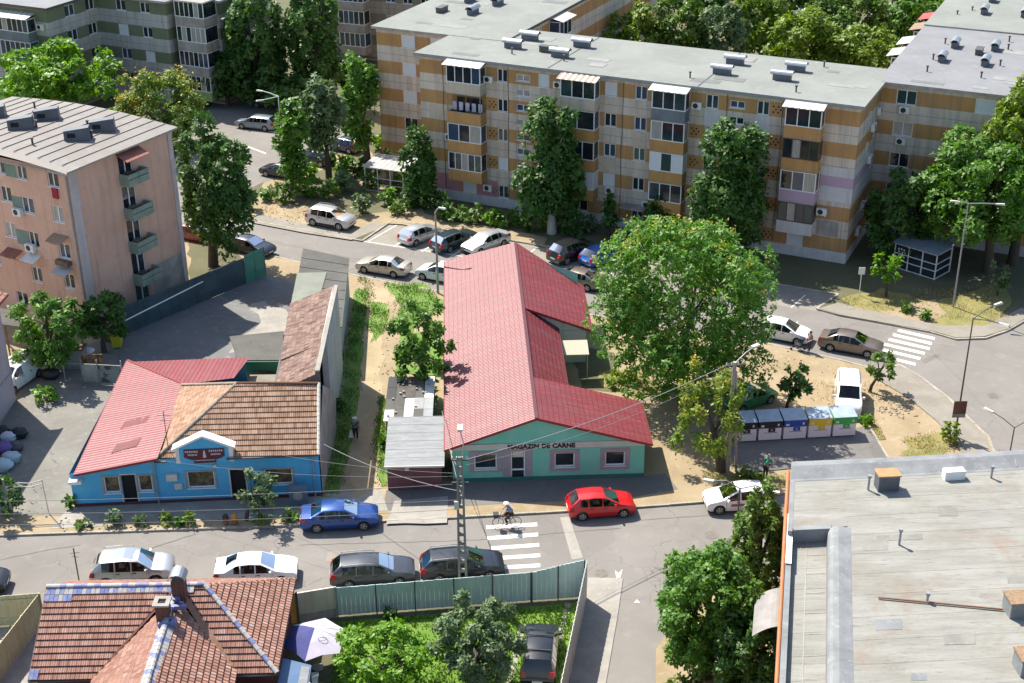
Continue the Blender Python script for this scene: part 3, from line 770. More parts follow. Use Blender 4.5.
for (a, b, z, m) in ((.85,2.4,7.75,'awn_brown'), (.85,2.4,5.2,'awn_grey'), (4.0,5.5,5.6,'awn_white'), (6.0,7.6,5.6,'awn_rust'), (8.4,9.8,8.6,'awn_brown')):
    mb = MB(); lo = [Fw.p(L(b),z,.95), Fw.p(L(a),z,.95), Fw.p(L(a),z+.32,.02), Fw.p(L(b),z+.32,.02)]
    mb.hexa(lo, [(p[0],p[1],p[2]+.05) for p in lo])
    mb.bar(Fw.p(L(b)+.1,z,.9), Fw.p(L(b)+.1,z-.6,.03), .04); mb.bar(Fw.p(L(a)-.1,z,.9), Fw.p(L(a)-.1,z-.6,.03), .04)
    mb.build('awning', M[m], pb)
for t, z in ((5.6,9.45), (4.9,6.7)): air_con(pb, Fw, L(t), z-.5)
mb = MB(); Fw.box(mb, L(2.2), L(.95), 5.75, 6.15, .02, .5); mb.build('window_box', M['wood'], pb)
mb = MB(); Fw.box(mb, L(1.75), L(1.2), 11.0, 11.8, .03, .12); mb.build('laundry', mat('red_cloth', (.35,.02,.04), r=.9), pb)
# sheet roof, ribs running back
M['sheet'] = mat('grey_roof_sheet', (0.197,0.180,0.163), (0.163,0.146,0.133), (0.129,0.116,0.102), s=.5, s2=2., r=.7, streak=None)
def lift(x, y): return HP + .02 + .75*math.sin(math.pi*min(1, max(0, (y+.4)/17.8)))*.6
mb = MB(); nx, ny = 20, 14
for i in range(nx):
    for j in range(ny):
        q = []
        for a, b in ((i,j),(i+1,j),(i+1,j+1),(i,j+1)):
            x = -.4+(GLn+.8)*a/nx; y = -.45+17.9*b/ny
            q.append((x, y, lift(x, y) + (-.16*max(0, 1-(x+.4)/.9) if x < .5 else 0)))
        mb.face(q)
rf = mb.build('roof', M['sheet'], pb)
mb = MB(); mb.box(-.4, GLn+.4, -.45, -.38, HP-.12, HP+.02); mb.box(-.42, -.36, -.45, 17.4, HP-.3, HP-.13); mb.build('roof_edge', M['fascia'], rf)
mb = MB()
for j in range(1, 15):
    y = -.45+17.9*j/15
    pts = [(x, y, lift(x, y)+.035) for x in np.linspace(.3, GLn+.35, 6)]
    for a, b in zip(pts, pts[1:]): mb.bar(a, b, .045, .05)
mb.build('roof_rib', M['sheet'], rf)
M['stackslate'] = mat('dark_sheet_stack', (.07,.08,.095), (.1,.11,.13), s=2., r=.5)
for px, py in ((22,130), (48,121), (78,139), (103,130), (-6,117)):
    t, d = at_roof(px, py, oP, azp, HP+.3)
    z = lift(t, d)
    mb = MB(); Mx = Matrix.Translation((t, d, z-.1)) @ Matrix.Rotation(-azp+R(10), 4, 'Z')
    mb.hexa([Mx @ Vector(p) for p in ((-.95,-.5,0),(.95,-.5,0),(.95,.5,0),(-.95,.5,0))], [Mx @ Vector(p) for p in ((-.95,-.4,.85),(.9,-.4,1.05),(.9,.4,1.05),(-.95,.4,.85))])
    c = mb.build('chimney', M['stackslate'], pb)
    mb = MB(); mb.hexa([Mx @ Vector(p) for p in ((-.7,-.52,.35),(-.1,-.52,.35),(-.1,-.42,.7),(-.7,-.42,.7))], [Mx @ Vector(p) for p in ((-.7,-.5,.37),(-.1,-.5,.37),(-.1,-.4,.72),(-.7,-.4,.72))])
    mb.build('vent_opening', M['dark'], c)
mb = MB()
for px, py in ((35,109), (35,119), (37,129), (88,128), (92,137), (33,146)):
    t, d = at_roof(px, py, oP, azp, HP+.3); mb.lathe([(.08,lift(t,d)-.1), (.08,lift(t,d)+.45), (.13,lift(t,d)+.46), (.13,lift(t,d)+.55)], 8, 0, Matrix.Translation((t, d, 0)))
mb.build('vent_pipe', M['darkmetal'], pb)
# ================================================================== tiled slopes as real overlapping courses
def tile_slope(mb, pts, row=.35, lift=.04, mi=0, mj=None, under=None, pick=None):
    """pts[0]->pts[1] is the lower edge; every course is tilted up over the one below"""
    P = [Vector(p) for p in pts]
    n = Vector((0,0,0))
    for i in range(len(P)):
        n += P[i].cross(P[(i+1) % len(P)])
    n.normalize()
    if n.z < 0: n = -n
    u = (P[1]-P[0]); u -= n*u.dot(n); u.normalize(); v = n.cross(u)
    if v.z < -1e-4: u = -u; v = -v
    Q = [((p-P[0]).dot(u), (p-P[0]).dot(v)) for p in P]
    def clip(poly, val, keep_above):
        out = []
        for i in range(len(poly)):
            a, b = poly[i], poly[(i+1) % len(poly)]
            ia = (a[1] >= val-1e-9) == keep_above or abs(a[1]-val) < 1e-9
            ib = (b[1] >= val-1e-9) == keep_above or abs(b[1]-val) < 1e-9
            if ia: out.append(a)
            if ia != ib:
                k = (val-a[1])/(b[1]-a[1]); out.append((a[0]+(b[0]-a[0])*k, val))
        return out
    v0, v1 = min(q[1] for q in Q), max(q[1] for q in Q)
    k = 0; a = v0
    while a < v1-1e-6:
        b = min(a+row, v1)
        c = clip(clip(Q, a, True), b, False)
        if len(c) >= 3:
            off = lambda vv: lift*(1-(vv-a)/row)+.004
            m3 = pick(k) if pick else mi
            mb.face([P[0]+u*x+v*y+n*off(y) for x, y in c], m3, [(x, y-v0) for x, y in c])
            lo = sorted(x for x, y in c if abs(y-a) < 1e-6)
            if len(lo) >= 2:
                x0, x1 = lo[0], lo[-1]
                mb.face([P[0]+u*x0+v*a+n*-.01, P[0]+u*x1+v*a+n*-.01, P[0]+u*x1+v*a+n*off(a), P[0]+u*x0+v*a+n*off(a)], mi if mj is None else mj, [(x0, a-v0), (x1, a-v0), (x1, a-v0+.01), (x0, a-v0+.01)])
        a += row; k += 1
def caps(par, name, a, b, m, r=.11, L=.38, alt=None):
    """a row of ridge tiles"""
    a, b = Vector(a), Vector(b); d = b-a; n = max(1, int(d.length/L)); mbs = MB()
    q = d.to_track_quat('Y', 'Z').to_matrix().to_4x4()
    for i in range(n):
        c = a+d*((i+.0)/n); q.translation = c; l = d.length/n*1.06
        for k in range(5):
            a0, a1 = math.pi*k/5, math.pi*(k+1)/5
            f = lambda an, y, rr: q @ Vector((rr*math.cos(an), y, rr*.8*math.sin(an)))
            mbs.face([f(a0,0,r*1.12), f(a0,l,r), f(a1,l,r), f(a1,0,r*1.12)], 0 if not alt else alt[i % len(alt)])
        mbs.face([f(math.pi*k/5, 0, r*1.12) for k in range(6)], 0)
    return mbs.build(name, m, par, world=True)
def tree_free(): pass

M['shoptile'] = tile_mat('red_metal_tile', [(.19,.022,.03), (.21,.026,.035), (.23,.034,.043)], .2, .35, r=.5, spec=.5, mortar=(.08,.012,.016), wave=.45, msize=.011, dirt=(.16,.055,.058), sheets=(1.1,4.2))
M['redtrim'] = mat('dark_red_trim', (.2,.015,.02), r=.5)
M['mint'] = mat('mint_green_render', (.16,.5,.38), (.21,.55,.43), (.3,.55,.45), s=.5, s2=1.5, r=.85, bump=.15, bs=20)
M['mintlow'] = mat('dark_green_plinth', (.03,.15,.12), r=.8)
M['mauve'] = mat('mauve_window_surround', (.36,.29,.32), (.3,.24,.27), s=1.5, r=.85)
M['offwhite'] = mat('off_white_board', (.58,.57,.5), (.5,.48,.42), s=1., r=.8)
M['sheet_old'] = mat('faded_fibre_sheet', (0.102,0.099,0.089), (0.073,0.071,0.063), (0.139,0.132,0.119), s=.5, s2=3., r=.9, streak=((.1,.1,.085), .4))
M['cream_sheet'] = mat('cream_sheet', (.4,.37,.28), r=.7)

# ------------------------------------------------------------------ butcher's shop
oS = Vector((-3.75, 74.4, 0)); aS = R(2.3)
shop = thing('shop_building', 'mint green butcher shop with a big red metal tile roof, in the middle', 'shop', oS, aS)
W = 11.95; Zr, Ze = 4.75, 2.68; XR = 5.2
Ff = Face((0,0),(1,0)); mb = MB()
wops = [(1.35,2.75,1.0,2.05), (3.62,4.5,.06,2.25), (6.35,7.6,1.0,2.0), (9.5,10.75,1.0,2.0)]
wall(mb, Ff, 0, W, 0, 2.6, wops, .16)
mb.face([Ff.p(0,2.6), Ff.p(W,2.6), Ff.p(XR,4.62)])
wall(mb, Face((W,0),(0,1)), 0, 4.9, 0, 2.6); wall(mb, Face((W,4.9),(-1,0)), 0, 4.7, 0, 2.6)
wall(mb, Face((7.25,4.9),(0,1)), 0, 11, 0, 2.95); wall(mb, Face((7.25,15.9),(1,0)), 0, 2.5, 0, 2.75); wall(mb, Face((9.75,15.9),(0,1)), 0, 7.4, 0, 2.75)
wall(mb, Face((9.75,23.3),(-4.6,4.2)), 0, 6.2, 0, 3.9); wall(mb, Face((5.1,27.5),(-5.2,1.2)), 0, 5.3, 0, 2.6); wall(mb, Face((0,28.7),(0,-1)), 0, 28.7, 0, 2.6)
mb.face([(5.3,15.9,2.75), (9.75,15.9,2.75), (5.3,15.9,4.6)])
mb.build('wall', M['mint'], shop)
mb = MB(); mb.face([(5.5,15.86,2.7),(9.7,15.86,2.7),(9.7,15.86,2.78),(5.5,15.86,4.5)]); Face((7.25,15.84),(1,0)).box(mb, 0, 2.5, .02, 2.7, 0, .02); mb.build('white_gable', M['whitewall'], shop)
mb = MB(); Ff.box(mb, -.02, W+.02, 0, .38, .002, .03); mb.build('plinth', M['mintlow'], shop)
sur = [(1.05,3.1,.8,2.3), (3.15,4.95,.42,2.5), (6.05,7.9,.72,2.25), (9.2,11.05,.72,2.25)]
mb = MB()
for (a, b, c, d), o in zip(sur, wops):
    for q in ((a,o[0],c,d), (o[1],b,c,d), (o[0],o[1],c,o[2]), (o[0],o[1],o[3],d)):
        if q[1] > q[0] and q[3] > q[2]: Ff.box(mb, q[0]+.001, q[1]-.001, q[2], q[3], .002, .035)
mb.build('window_surround', M['mauve'], shop)
for o in (wops[0], wops[2], wops[3]): window(shop, Ff, *o, kind='1', gm=M['glass'])
d_ = window(shop, Ff, *wops[1], kind='d', gm=M['glass'], sill=False)
mb = MB(); Ff.box(mb, 3.72, 4.4, 1.75, 2.17, -.11, -.09); mb.build('door_notice', M['offwhite'], d_)
mb = MB(); Ff.box(mb, -.02, W+.02, 2.42, 2.8, .003, .06); sb = mb.build('sign_band', M['offwhite'], shop)
M['signblack'] = mat('black_lettering', (.012,.012,.012), r=.6)
def lettering(par, text, loc, size, rot, m, name='lettering', ext=.01, align='LEFT', sx=1.0):
    c = bpy.data.curves.new(name, 'FONT'); c.body = text; c.size = size; c.extrude = ext; c.align_x = align; c.space_character = sx; c.offset = .02
    c.materials.append(m)
    tmp = bpy.data.objects.new(name, c); LINK(tmp)
    dg = bpy.context.evaluated_depsgraph_get(); dg.update()
    me = bpy.data.meshes.new_from_object(tmp.evaluated_get(dg)); bpy.data.objects.remove(tmp)
    o = bpy.data.objects.new(name, me); LINK(o); o.parent = par; o.location = loc; o.rotation_euler = rot
    return o
lettering(sb, 'MAGAZIN DE CARNE', (3.42, -.075, 2.455), .42, (R(90), 0, 0), M['signblack'], sx=1.05)
mb = MB()
tile_slope(mb, [(-.45,29,Ze), (-.45,-.38,Ze), (XR,-.38,Zr), (XR,27.7,Zr)], .35, .022)
rl = mb.build('roof', M['shoptile'], shop)
mb = MB()
tile_slope(mb, [(12.35,-.38,Ze), (12.35,5.0,Ze), (XR,5.0,Zr), (XR,-.38,Zr)], .35, .022)
tile_slope(mb, [(7.7,5.0,2.95), (7.7,15.8,2.95), (XR,15.8,Zr-.01), (XR,5.0,Zr-.01)], .35, .022)
tile_slope(mb, [(10.15,15.55,2.8), (10.15,23.4,2.8), (XR,27.7,Zr), (XR,15.55,Zr)], .35, .022)
mb.build('roof', M['shoptile'], shop)
mb = MB()
for a, b in (((-.45,-.4,Ze-.05),(XR,-.4,Zr-.05)), ((12.35,-.4,Ze-.05),(XR,-.4,Zr-.05)), ((10.15,15.53,2.72),(XR,15.53,Zr-.06)), ((12.35,5.02,Ze-.06),(XR+1.5,5.02,Zr-.5))): mb.bar(a, b, .05, .16)
for a, b in (((-.47,-.4,Ze-.06),(-.47,29,Ze-.06)), ((12.38,-.4,Ze-.06),(12.38,5,Ze-.06)), ((7.72,5,2.88),(7.72,15.8,2.88)), ((10.18,15.5,2.74),(10.18,23.4,2.74))): mb.bar(a, b, .09, .1)
mb.build('roof_trim', M['redtrim'], shop)
mb = MB(); mb.bar((XR,-.4,Zr+.02), (XR,27.7,Zr+.02), .22, .05); mb.build('ridge_cap', M['shoptile'], shop)
mb = MB()   # soffits, closed underneath
mb.face([(-.45,0,Ze-.07),(-.02,0,Ze-.07),(-.02,28,Ze-.07),(-.45,28,Ze-.07)]); mb.build('soffit', M['redtrim'], shop)
mb = MB(); lo = [(7.75,13.0,2.1),(9.7,13.0,2.1),(9.7,14.6,2.45),(7.75,14.6,2.45)]; mb.hexa(lo, [(a,b,c+.08) for a,b,c in lo])
for x in (7.9, 9.6): mb.bar((x,13.1,0), (x,13.1,2.1), .07)
mb.build('lean_to_roof', M['cream_sheet'], shop)

# ------------------------------------------------------------------ patchwork shed + maroon garage
shed = thing('shed', 'low shed roofed with a patchwork of black, grey and white sheets, beside the dirt path', 'shed', (-8.2, 78.3, 0), R(1))
mb = MB(); mb.box(.05, 3.0, .0, 5.6, 0, 2.3); mb.build('wall', M['wood'], shed)
pm = [M['blackplastic'], M['sheet_old'], mat('tar_paper', (.07,.065,.06), (.12,.1,.085), s=1.5, r=.9), mat('pale_sheet', (.55,.55,.54), (.45,.45,.43), s=1., r=.6), M['greymetal']]
pat = [[3,1,3,1,4],[1,1,3,4,4],[0,1,2,1,3],[0,1,2,1,3]]
mb = MB()
for j in range(4):
    for i in range(5):
        mb.box(-.1+.63*i+.005, -.1+.63*(i+1)-.005, -.15+1.5*j, -.15+1.5*(j+1)-.01, 2.34+.012*((i+j) % 3), 2.4+.012*((i*2+j) % 4), pat[j][i])
mb.build('roof', pm, shed)
mb = MB()
for i in range(14): mb.box(*(lambda x, y: (x, x+.14, y, y+.12))(random.uniform(0,2.7), random.uniform(0,5.5)), 2.44, 2.53)
mb.build('roof_stone', M['fascia'], shed)
gar = thing('garage', 'maroon double garage with a pale grey sheet roof, next to the butcher shop', 'garage', (-7.75, 73.55, 0), R(1.5))
M['maroon'] = mat('maroon_doors', (.17,.065,.075), (.13,.05,.055), s=.9, r=.8, streak=((.09,.04,.04), .5))
M['palesheet'] = mat('pale_grey_sheet', (.25,.26,.265), (.18,.19,.195), (.33,.335,.34), s=1.2, s2=3., r=.75, stretch=(.6,2.2,1))
mb = MB(); mb.box(.0, 3.35, 0, 4.9, 0, 2.14); mb.build('wall', M['maroon'], gar)
mb = MB(); mb.box(.12, 1.62, -.03, -.002, .05, 2.0); mb.box(1.7, 3.22, -.03, -.002, .05, 2.0); mb.build('door', M['maroon'], gar)
mb = MB(); mb.box(1.1, 1.35, -.045, -.031, 1.5, 1.75); mb.build('notice', M['offwhite'], gar)
mb = MB(); tile_slope(mb, [(-.12,-.6,2.16), (3.55,-.6,2.16), (3.55,4.95,2.5), (-.12,4.95,2.5)], .92, .012)
mb.build('roof', M['palesheet'], gar)
mb = MB(); mb.box(-.12, 3.55, -.66, -.6, 2.08, 2.2); mb.build('gutter', M['offwhite'], gar)

# ------------------------------------------------------------------ blue corner house
oB = Vector((-26.73, 71.98, 0))
bh = thing('house', 'bright blue low shop house with a white pediment, red sheet roof and brown tiled roof', 'house', oB, 0)
M['blue'] = mat('bright_blue_render', (.07,.38,.64), (.1,.42,.67), (.17,.44,.63), s=.5, s2=2., r=.85, bump=.15, bs=20)
M['bluedark'] = mat('maroon_plinth', (.12,.035,.035), (.08,.03,.03), s=1.2, r=.85)
M['redsheet'] = tile_mat('red_ribbed_sheet', [(.21,.032,.042), (.225,.036,.046), (.245,.043,.054)], .3, .5, r=.5, spec=.5, mortar=(.11,.018,.024), wave=.3, msize=.012, dirt=(.18,.07,.07), sheets=(1.0,6.0))
M['redworn'] = mat('worn_red_panel', (.15,.03,.034), (.125,.026,.028), s=2., r=.7)
M['tan_tile'] = tile_mat('tan_clay_tile', [(.32,.18,.115), (.44,.28,.19), (.52,.35,.245), (.37,.22,.145)], .24, .36, r=.9, spec=.2, mortar=(.12,.065,.04), wave=.7, msize=.018)
M['old_tile'] = tile_mat('old_brown_tile', [(.17,.11,.09), (.26,.17,.14), (.33,.235,.195), (.11,.08,.07)], .24, .34, r=.95, spec=.15, mortar=(.07,.04,.03), wave=.6)
Fb = Face((0,0), (14.94, 1.01)); LB = 14.97
bops = [(1.95,2.9,.95,2.1), (3.02,3.85,.08,2.2), (4.0,4.85,.95,2.1), (6.95,8.6,1.05,2.2), (9.55,10.45,.08,2.25), (11.6,13.3,1.05,2.15)]
mb = MB(); wall(mb, Fb, 0, 5.1, 0, 2.45, bops[:3], .18); wall(mb, Fb, 5.1, LB, 0, 3.2, bops[3:], .18)
mb.face([Fb.p(0,2.45), Fb.p(5.1,2.45), Fb.p(5.1,3.3)])
wall(mb, Face(Fb.p(LB,0)[:2], (0,1)), 0, 8.1, 0, 3.2); wall(mb, Face((0,14.4),(0,-1)), 0, 14.4, 0, 2.45)
wall(mb, Face(Fb.p(LB,0)[:2], (-.02,1)), 0, .01, 0, 3.2)
hw = Fb.p(LB, 0)
wall(mb, Face((8.2,14.4),(-1,0)), 0, 8.2, 0, 2.5)
mb.build('wall', M['blue'], bh)
mb = MB(); Fb.box(mb, 0, LB, 0, .3, .002, .05); mb.build('plinth', M['bluedark'], bh)
for o, k in zip(bops, ('1','n','1','1','n','1')):
    if k == 'n':
        mb = MB(); mb.face([Fb.p(o[0],o[2],-.17), Fb.p(o[1],o[2],-.17), Fb.p(o[1],o[3],-.17), Fb.p(o[0],o[3],-.17)])
        fr = mb.build('door', M['dark'], bh)
        mb = MB()
        for a, b in ((o[0]-.08,o[0]), (o[1],o[1]+.08)): Fb.box(mb, a, b, o[2]-.05, o[3], .002, .03)
        Fb.box(mb, o[0]-.08, o[1]+.08, o[3], o[3]+.08, .002, .03); mb.build('door_frame', M['offwhite'], fr)
    else:
        gm = mat('shop_window_display', (.03,.03,.028), (.16,.13,.07), (.3,.27,.2), s=3., s2=5., r=.12, lo3=.6, hi3=.7)
        w_ = window(bh, Fb, *o, kind='1', gm=gm, dep=.16)
        mb = MB()
        for a, b, c, d in ((o[0]-.12,o[0],o[2]-.1,o[3]+.1), (o[1],o[1]+.12,o[2]-.1,o[3]+.1), (o[0],o[1],o[3],o[3]+.1)): Fb.box(mb, a, b, c, d, .002, .035)
        mb.build('window_surround', M['greymetal'], w_)
# pediment
mb = MB(); q = [Fb.p(6.75,3.0,.25), Fb.p(9.65,3.0,.25), Fb.p(9.65,4.0,.25), Fb.p(8.2,4.72,.25), Fb.p(6.75,4.0,.25)]; q2 = [Fb.p(6.75,3.0,-.3), Fb.p(9.65,3.0,-.3), Fb.p(9.65,4.0,-.3), Fb.p(8.2,4.72,-.3), Fb.p(6.75,4.0,-.3)]
mb.hexa(q2, q); Fb.box(mb, 6.3, 9.2, .31, 2.995, .003, .06) if False else None
pd = mb.build('pediment', M['blue'], bh)
mb = MB()
for a, b in ((Fb.p(6.35,4.0,.1), Fb.p(8.2,4.88,.1)), (Fb.p(10.05,4.0,.1), Fb.p(8.2,4.88,.1))): mb.bar(a, b, .7, .13)
for t in (6.48, 9.66): mb.hexa([Fb.p(t,2.95,.2),Fb.p(t+.25,2.95,.2),Fb.p(t+.25,2.95,-.3),Fb.p(t,2.95,-.3)], [Fb.p(t,4.0,.3),Fb.p(t+.25,4.0,.3),Fb.p(t+.25,4.0,-.3),Fb.p(t,4.0,-.3)])
mb.build('white_cornice', M['white'], pd)
M['signred'] = mat('dark_red_sign', (.12,.018,.025), (.07,.012,.03), s=1.5, r=.6)
M['signpale'] = mat('pale_sign_lettering', (.55,.5,.5), r=.6)
mb = MB(); n = 14
for i in range(n):
    a, b = 7.0+2.4*i/n, 7.0+2.4*(i+1)/n
    h = lambda t: 3.75-.5*(1-((t-8.2)/1.2)**2)**.5 if abs(t-8.2) < 1.2 else 3.75
    Fb.box(mb, a, b, min(h(a),h(b))-.12, 3.95, .26, .3)
Fb.box(mb, 7.55, 8.85, 2.98, 3.14, .26, .31)
sg = mb.build('shop_sign', M['signred'], pd)
mb = MB()
for a, b, z in ((7.07,7.87,3.72), (7.23,7.8,3.5), (8.5,9.35,3.74), (8.6,9.2,3.5)):
    k = 7
    for i in range(k):
        t = a+(b-a)*i/k; Fb.box(mb, t, t+(b-a)/k*.62, z+.02*random.random(), z+.13, .301, .31)
Fb.box(mb, 7.6, 8.8, 3.16, 3.2, .301, .32)
mb.hexa([Fb.p(8.11,3.35,.302),Fb.p(8.31,3.35,.302),Fb.p(8.31,3.35,.301),Fb.p(8.11,3.35,.301)], [Fb.p(8.17,3.85,.312),Fb.p(8.25,3.85,.312),Fb.p(8.25,3.85,.301),Fb.p(8.17,3.85,.301)])
mb.build('sign_lettering', M['signpale'], sg)
mb = MB(); Fb.box(mb, 5.75, 6.4, 1.75, 2.2, .01, .25); Fb.box(mb, 6.15, 6.6, 1.05, 1.45, .01, .08); Fb.box(mb, 8.6, 8.8, 2.5, 2.7, .01, .1); mb.build('wall_box', M['offwhite'], bh)
mb = MB(); mb.tube([Fb.p(14.6,3.1,.08), Fb.p(14.6,.1,.08)], .05, 8); mb.tube([Fb.p(5.1,3.1,.08), Fb.p(5.1,.1,.08)], .05, 8); mb.build('downpipe', M['greymetal'], bh)
mb = MB(); Fb.box(mb, .0, .75, 1.95, 2.15, .01, .5); mb.build('meter_box', M['white'], bh)
# roofs (surveyed in world coordinates)
w = lambda x, y, z: Vector((x, y, z))
RL0, RR0, RR1, RL1, RB1, RB2 = w(-26.3,72.0,2.6), w(-21.25,72.2,3.55), w(-21.6,81.2,3.55), w(-26.75,86.6,2.6), w(-18.5,82.3,3.55), w(-18.3,86.9,2.6)
mb = MB()
tile_slope(mb, [RL0-w(0,.35,0), RL1, RR1, RR0-w(0,.35,0)][::1], .5, .012)
mb.build('red_sheet_roof', M['redsheet'], bh, world=True)
mb = MB(); tile_slope(mb, [RB2, RL1, RR1, RB1], .5, .008); mb.build('red_sheet_roof', M['redsheet'], bh, world=True)
mb = MB()
for px, py, a, b in ((135,423,1.6,.9), (126,447,1.5,1.0)):
    c = G(px, py, 3.0); 
    f = lambda x, y: w(x, y, 2.6+(x+26.45)/5.1*.95+.03)
    mb.face([f(c.x-a/2,c.y-b/2-.2), f(c.x+a/2,c.y-b/2+.15), f(c.x+a/2+.1,c.y+b/2+.15), f(c.x-a/2+.1,c.y+b/2-.2)])
mb.build('worn_roof_patch', M['redworn'], bh, world=True)
mb = MB(); mb.bar(RL0-w(0,.38,.05), RR0-w(0,.38,.05), .06, .16); mb.bar(RL0-w(.03,.38,.05), RL1-w(.03,0,.05), .08, .12); mb.bar(RL1+w(0,0,.03), RR1+w(0,0,.03), .16, .04); mb.build('roof_trim', M['redtrim'], bh, world=True)
AP, HB, HL, RE = w(-17.05,76.4,6.15), w(-21.5,72.35,3.25), w(-21.7,81.0,3.6), w(-12.0,76.3,6.15)
ER = w(-11.75,72.55,3.25)
mb = MB(); tile_slope(mb, [HB, ER, RE, AP], .36, .034, 0, 1); mb.build('tiled_roof', [M['tan_tile'], mat('tile_edge', (.24,.14,.09), r=.95)], bh, world=True)
mb = MB(); tile_slope(mb, [HL, HB, AP], .36, .03); tile_slope(mb, [w(-11.95,80.8,3.3), w(-18.4,80.8,3.3), AP, RE], .36, .03); tile_slope(mb, [w(-18.4,80.8,3.3), HL, AP], .36, .03)
mb.build('tiled_roof', M['tan_tile'], bh, world=True)
M['ridge_grey'] = mat('lichen_ridge_tile', (.33,.26,.2), (.2,.17,.13), s=3., r=.95)
caps(bh, 'hip_tile', HB+w(0,0,.03), AP+w(0,0,.03), M['ridge_grey']); caps(bh, 'ridge_tile', AP+w(0,0,.03), RE+w(0,0,.03), M['tan_tile']); caps(bh, 'hip_tile', HL+w(0,0,.03), AP+w(0,0,.03), M['ridge_grey'])
mb = MB(); gx = -11.72
mb.face([w(gx,73.0,0), w(gx,80.8,0), w(gx,80.8,3.2), w(gx,76.3,6.05), w(gx,73.0,3.2)][::1]); mb.build('gable_wall', M['fascia'], bh, world=True)
caps(bh, 'verge_tile', ER+w(.02,0,.05), RE+w(.05,0,.05), M['offwhite'], .1, .3)
mb = MB(); mb.tube([Fb.p(9.5,3.22,.35), Fb.p(LB,3.2,.35)], .06, 8); mb.tube([Fb.p(5.2,3.2,.35), Fb.p(5.9,3.2,.35)], .06, 8); mb.build('gutter', M['darkmetal'], bh)
mb = MB(); c = G(167,440,4.2)-oB; mb.tube([c+w(0,0,-.6), c+w(0,0,2.0)], .025, 6); mb.bar(c+w(-.4,0,1.7), c+w(.4,0,1.7), .025); mb.bar(c+w(-.3,0,1.35), c+w(.35,0,1.35), .025); mb.build('tv_aerial', M['darkmetal'], bh)

# ------------------------------------------------------------------ annex behind it
an = thing('annex', 'long annex with old brown tile roof and tall grey boundary wall, behind the blue house', 'annex', (-14, 83, 0), 0)
mb = MB()
mb.prism([(-12.5,80.9),(-12.05,80.9),(-13.0,102.3),(-13.3,102.3)], 0, 3.36)
pw = [w(-12.35,76.7,0), w(-11.95,76.7,0), w(-12.2,89.6,0), w(-12.55,89.6,0)]
mb.hexa([p+w(0,4.2,0) if i < 2 else p for i, p in enumerate(pw)], [p+w(0,4.2 if i < 2 else 0,6.7) for i, p in enumerate(pw)])
mb.build('boundary_wall', mat('grey_boundary_wall', (.48,.51,.5), (.4,.42,.41), (.56,.58,.56), s=.5, s2=1.2, r=.9, streak=((.17,.17,.15), .6)), an, world=True)
mb = MB(); mb.hexa([p+w(0,0,6.705) for p in (w(-12.22,76.8,0),w(-11.93,76.8,0),w(-12.18,89.7,0),w(-12.45,89.7,0))], [p+w(0,0,6.82) for p in (w(-12.22,76.8,0),w(-11.93,76.8,0),w(-12.18,89.7,0),w(-12.45,89.7,0))])
mb.build('wall_coping', M['concrete'], an, world=True)
mb = MB(); tile_slope(mb, [w(-15.66,89.8,5.35), w(-15.0,80.9,5.35), w(-12.3,80.9,6.62), w(-12.42,89.8,6.62)], .34, .035); tile_slope(mb, [w(-15.0,80.9,5.35), w(-14.85,76.6,5.35), w(-12.2,76.6,6.62), w(-12.3,80.9,6.62)], .34, .035)
mb.build('tiled_roof', M['old_tile'], an, world=True)
mb = MB(); mb.prism([(-14.85,80.9),(-12.56,80.9),(-12.8,89.6),(-15.35,89.6)], 0, 5.25); mb.build('wall', M['fascia'], an, world=True)
mb = MB(); mb.bar(w(-15.55,89.8,5.28), w(-14.9,76.6,5.28), .12, .1); mb.build('gutter', M['darkmetal'], an, world=True)
mb = MB(); mb.hexa([w(-15.9,89.7,3.5), w(-12.1,89.85,3.42), w(-12.85,102.3,3.42), w(-16.75,104.2,3.5)], [w(-15.9,89.7,3.56), w(-12.1,89.85,3.48), w(-12.85,102.3,3.48), w(-16.75,104.2,3.56)])
for k in range(1, 8): mb.bar(w(-15.9-.11*k,89.7+1.8*k,3.58), w(-12.3-.06*k,89.7+1.6*k,3.5), .06, .03)
mb.build('fibre_sheet_roof', M['sheet_old'], an, world=True)
mb = MB(); mb.hexa([w(-16.2,92.4,3.585), w(-14.3,92.6,3.54), w(-14.3,99.4,3.54), w(-16.55,99.2,3.585)], [w(-16.2,92.4,3.61), w(-14.3,92.6,3.565), w(-14.3,99.4,3.565), w(-16.55,99.2,3.61)])
mb.build('plastic_roof_panel', mat('greenish_plastic_sheet', (.175,.19,.145), (.14,.15,.115), s=1., r=.6), an, world=True)
mb = MB(); mb.prism([(-15.8,89.8),(-12.8,89.8),(-13.2,101.9),(-16.5,103.8)], 0, 3.4); mb.build('wall', M['wood'], an, world=True)
gs = thing('shed', 'small yard shed with a grey sheet roof and green front board, beside the dark yard', 'shed', (-18.3, 89, 0), 0)
mb = MB(); mb.prism([(-19.1,87.15),(-16.25,87.15),(-16.5,91.3),(-20.1,90.6)], 0, 2.2); mb.build('wall', M['wood'], gs, world=True)
mb = MB(); mb.hexa([w(-19.2,87.05,2.24), w(-16.1,87.05,2.24), w(-16.6,91.5,2.3), w(-20.4,90.7,2.3)], [w(-19.2,87.05,2.3), w(-16.1,87.05,2.3), w(-16.6,91.5,2.38), w(-20.4,90.7,2.38)])
mb.build('roof', M['sheet_old'], gs, world=True)
mb = MB(); mb.box(-19.1, -16.25, 86.9, 87.0, 1.5, 2.24); mb.build('front_board', mat('green_board', (.02,.14,.075), r=.7), gs, world=True)
yr = thing('lean_to', 'flat grey sheet lean to roof between the red sheet roof and the old brown tiles', 'lean-to', (-16.8, 83.5, 0), 0)
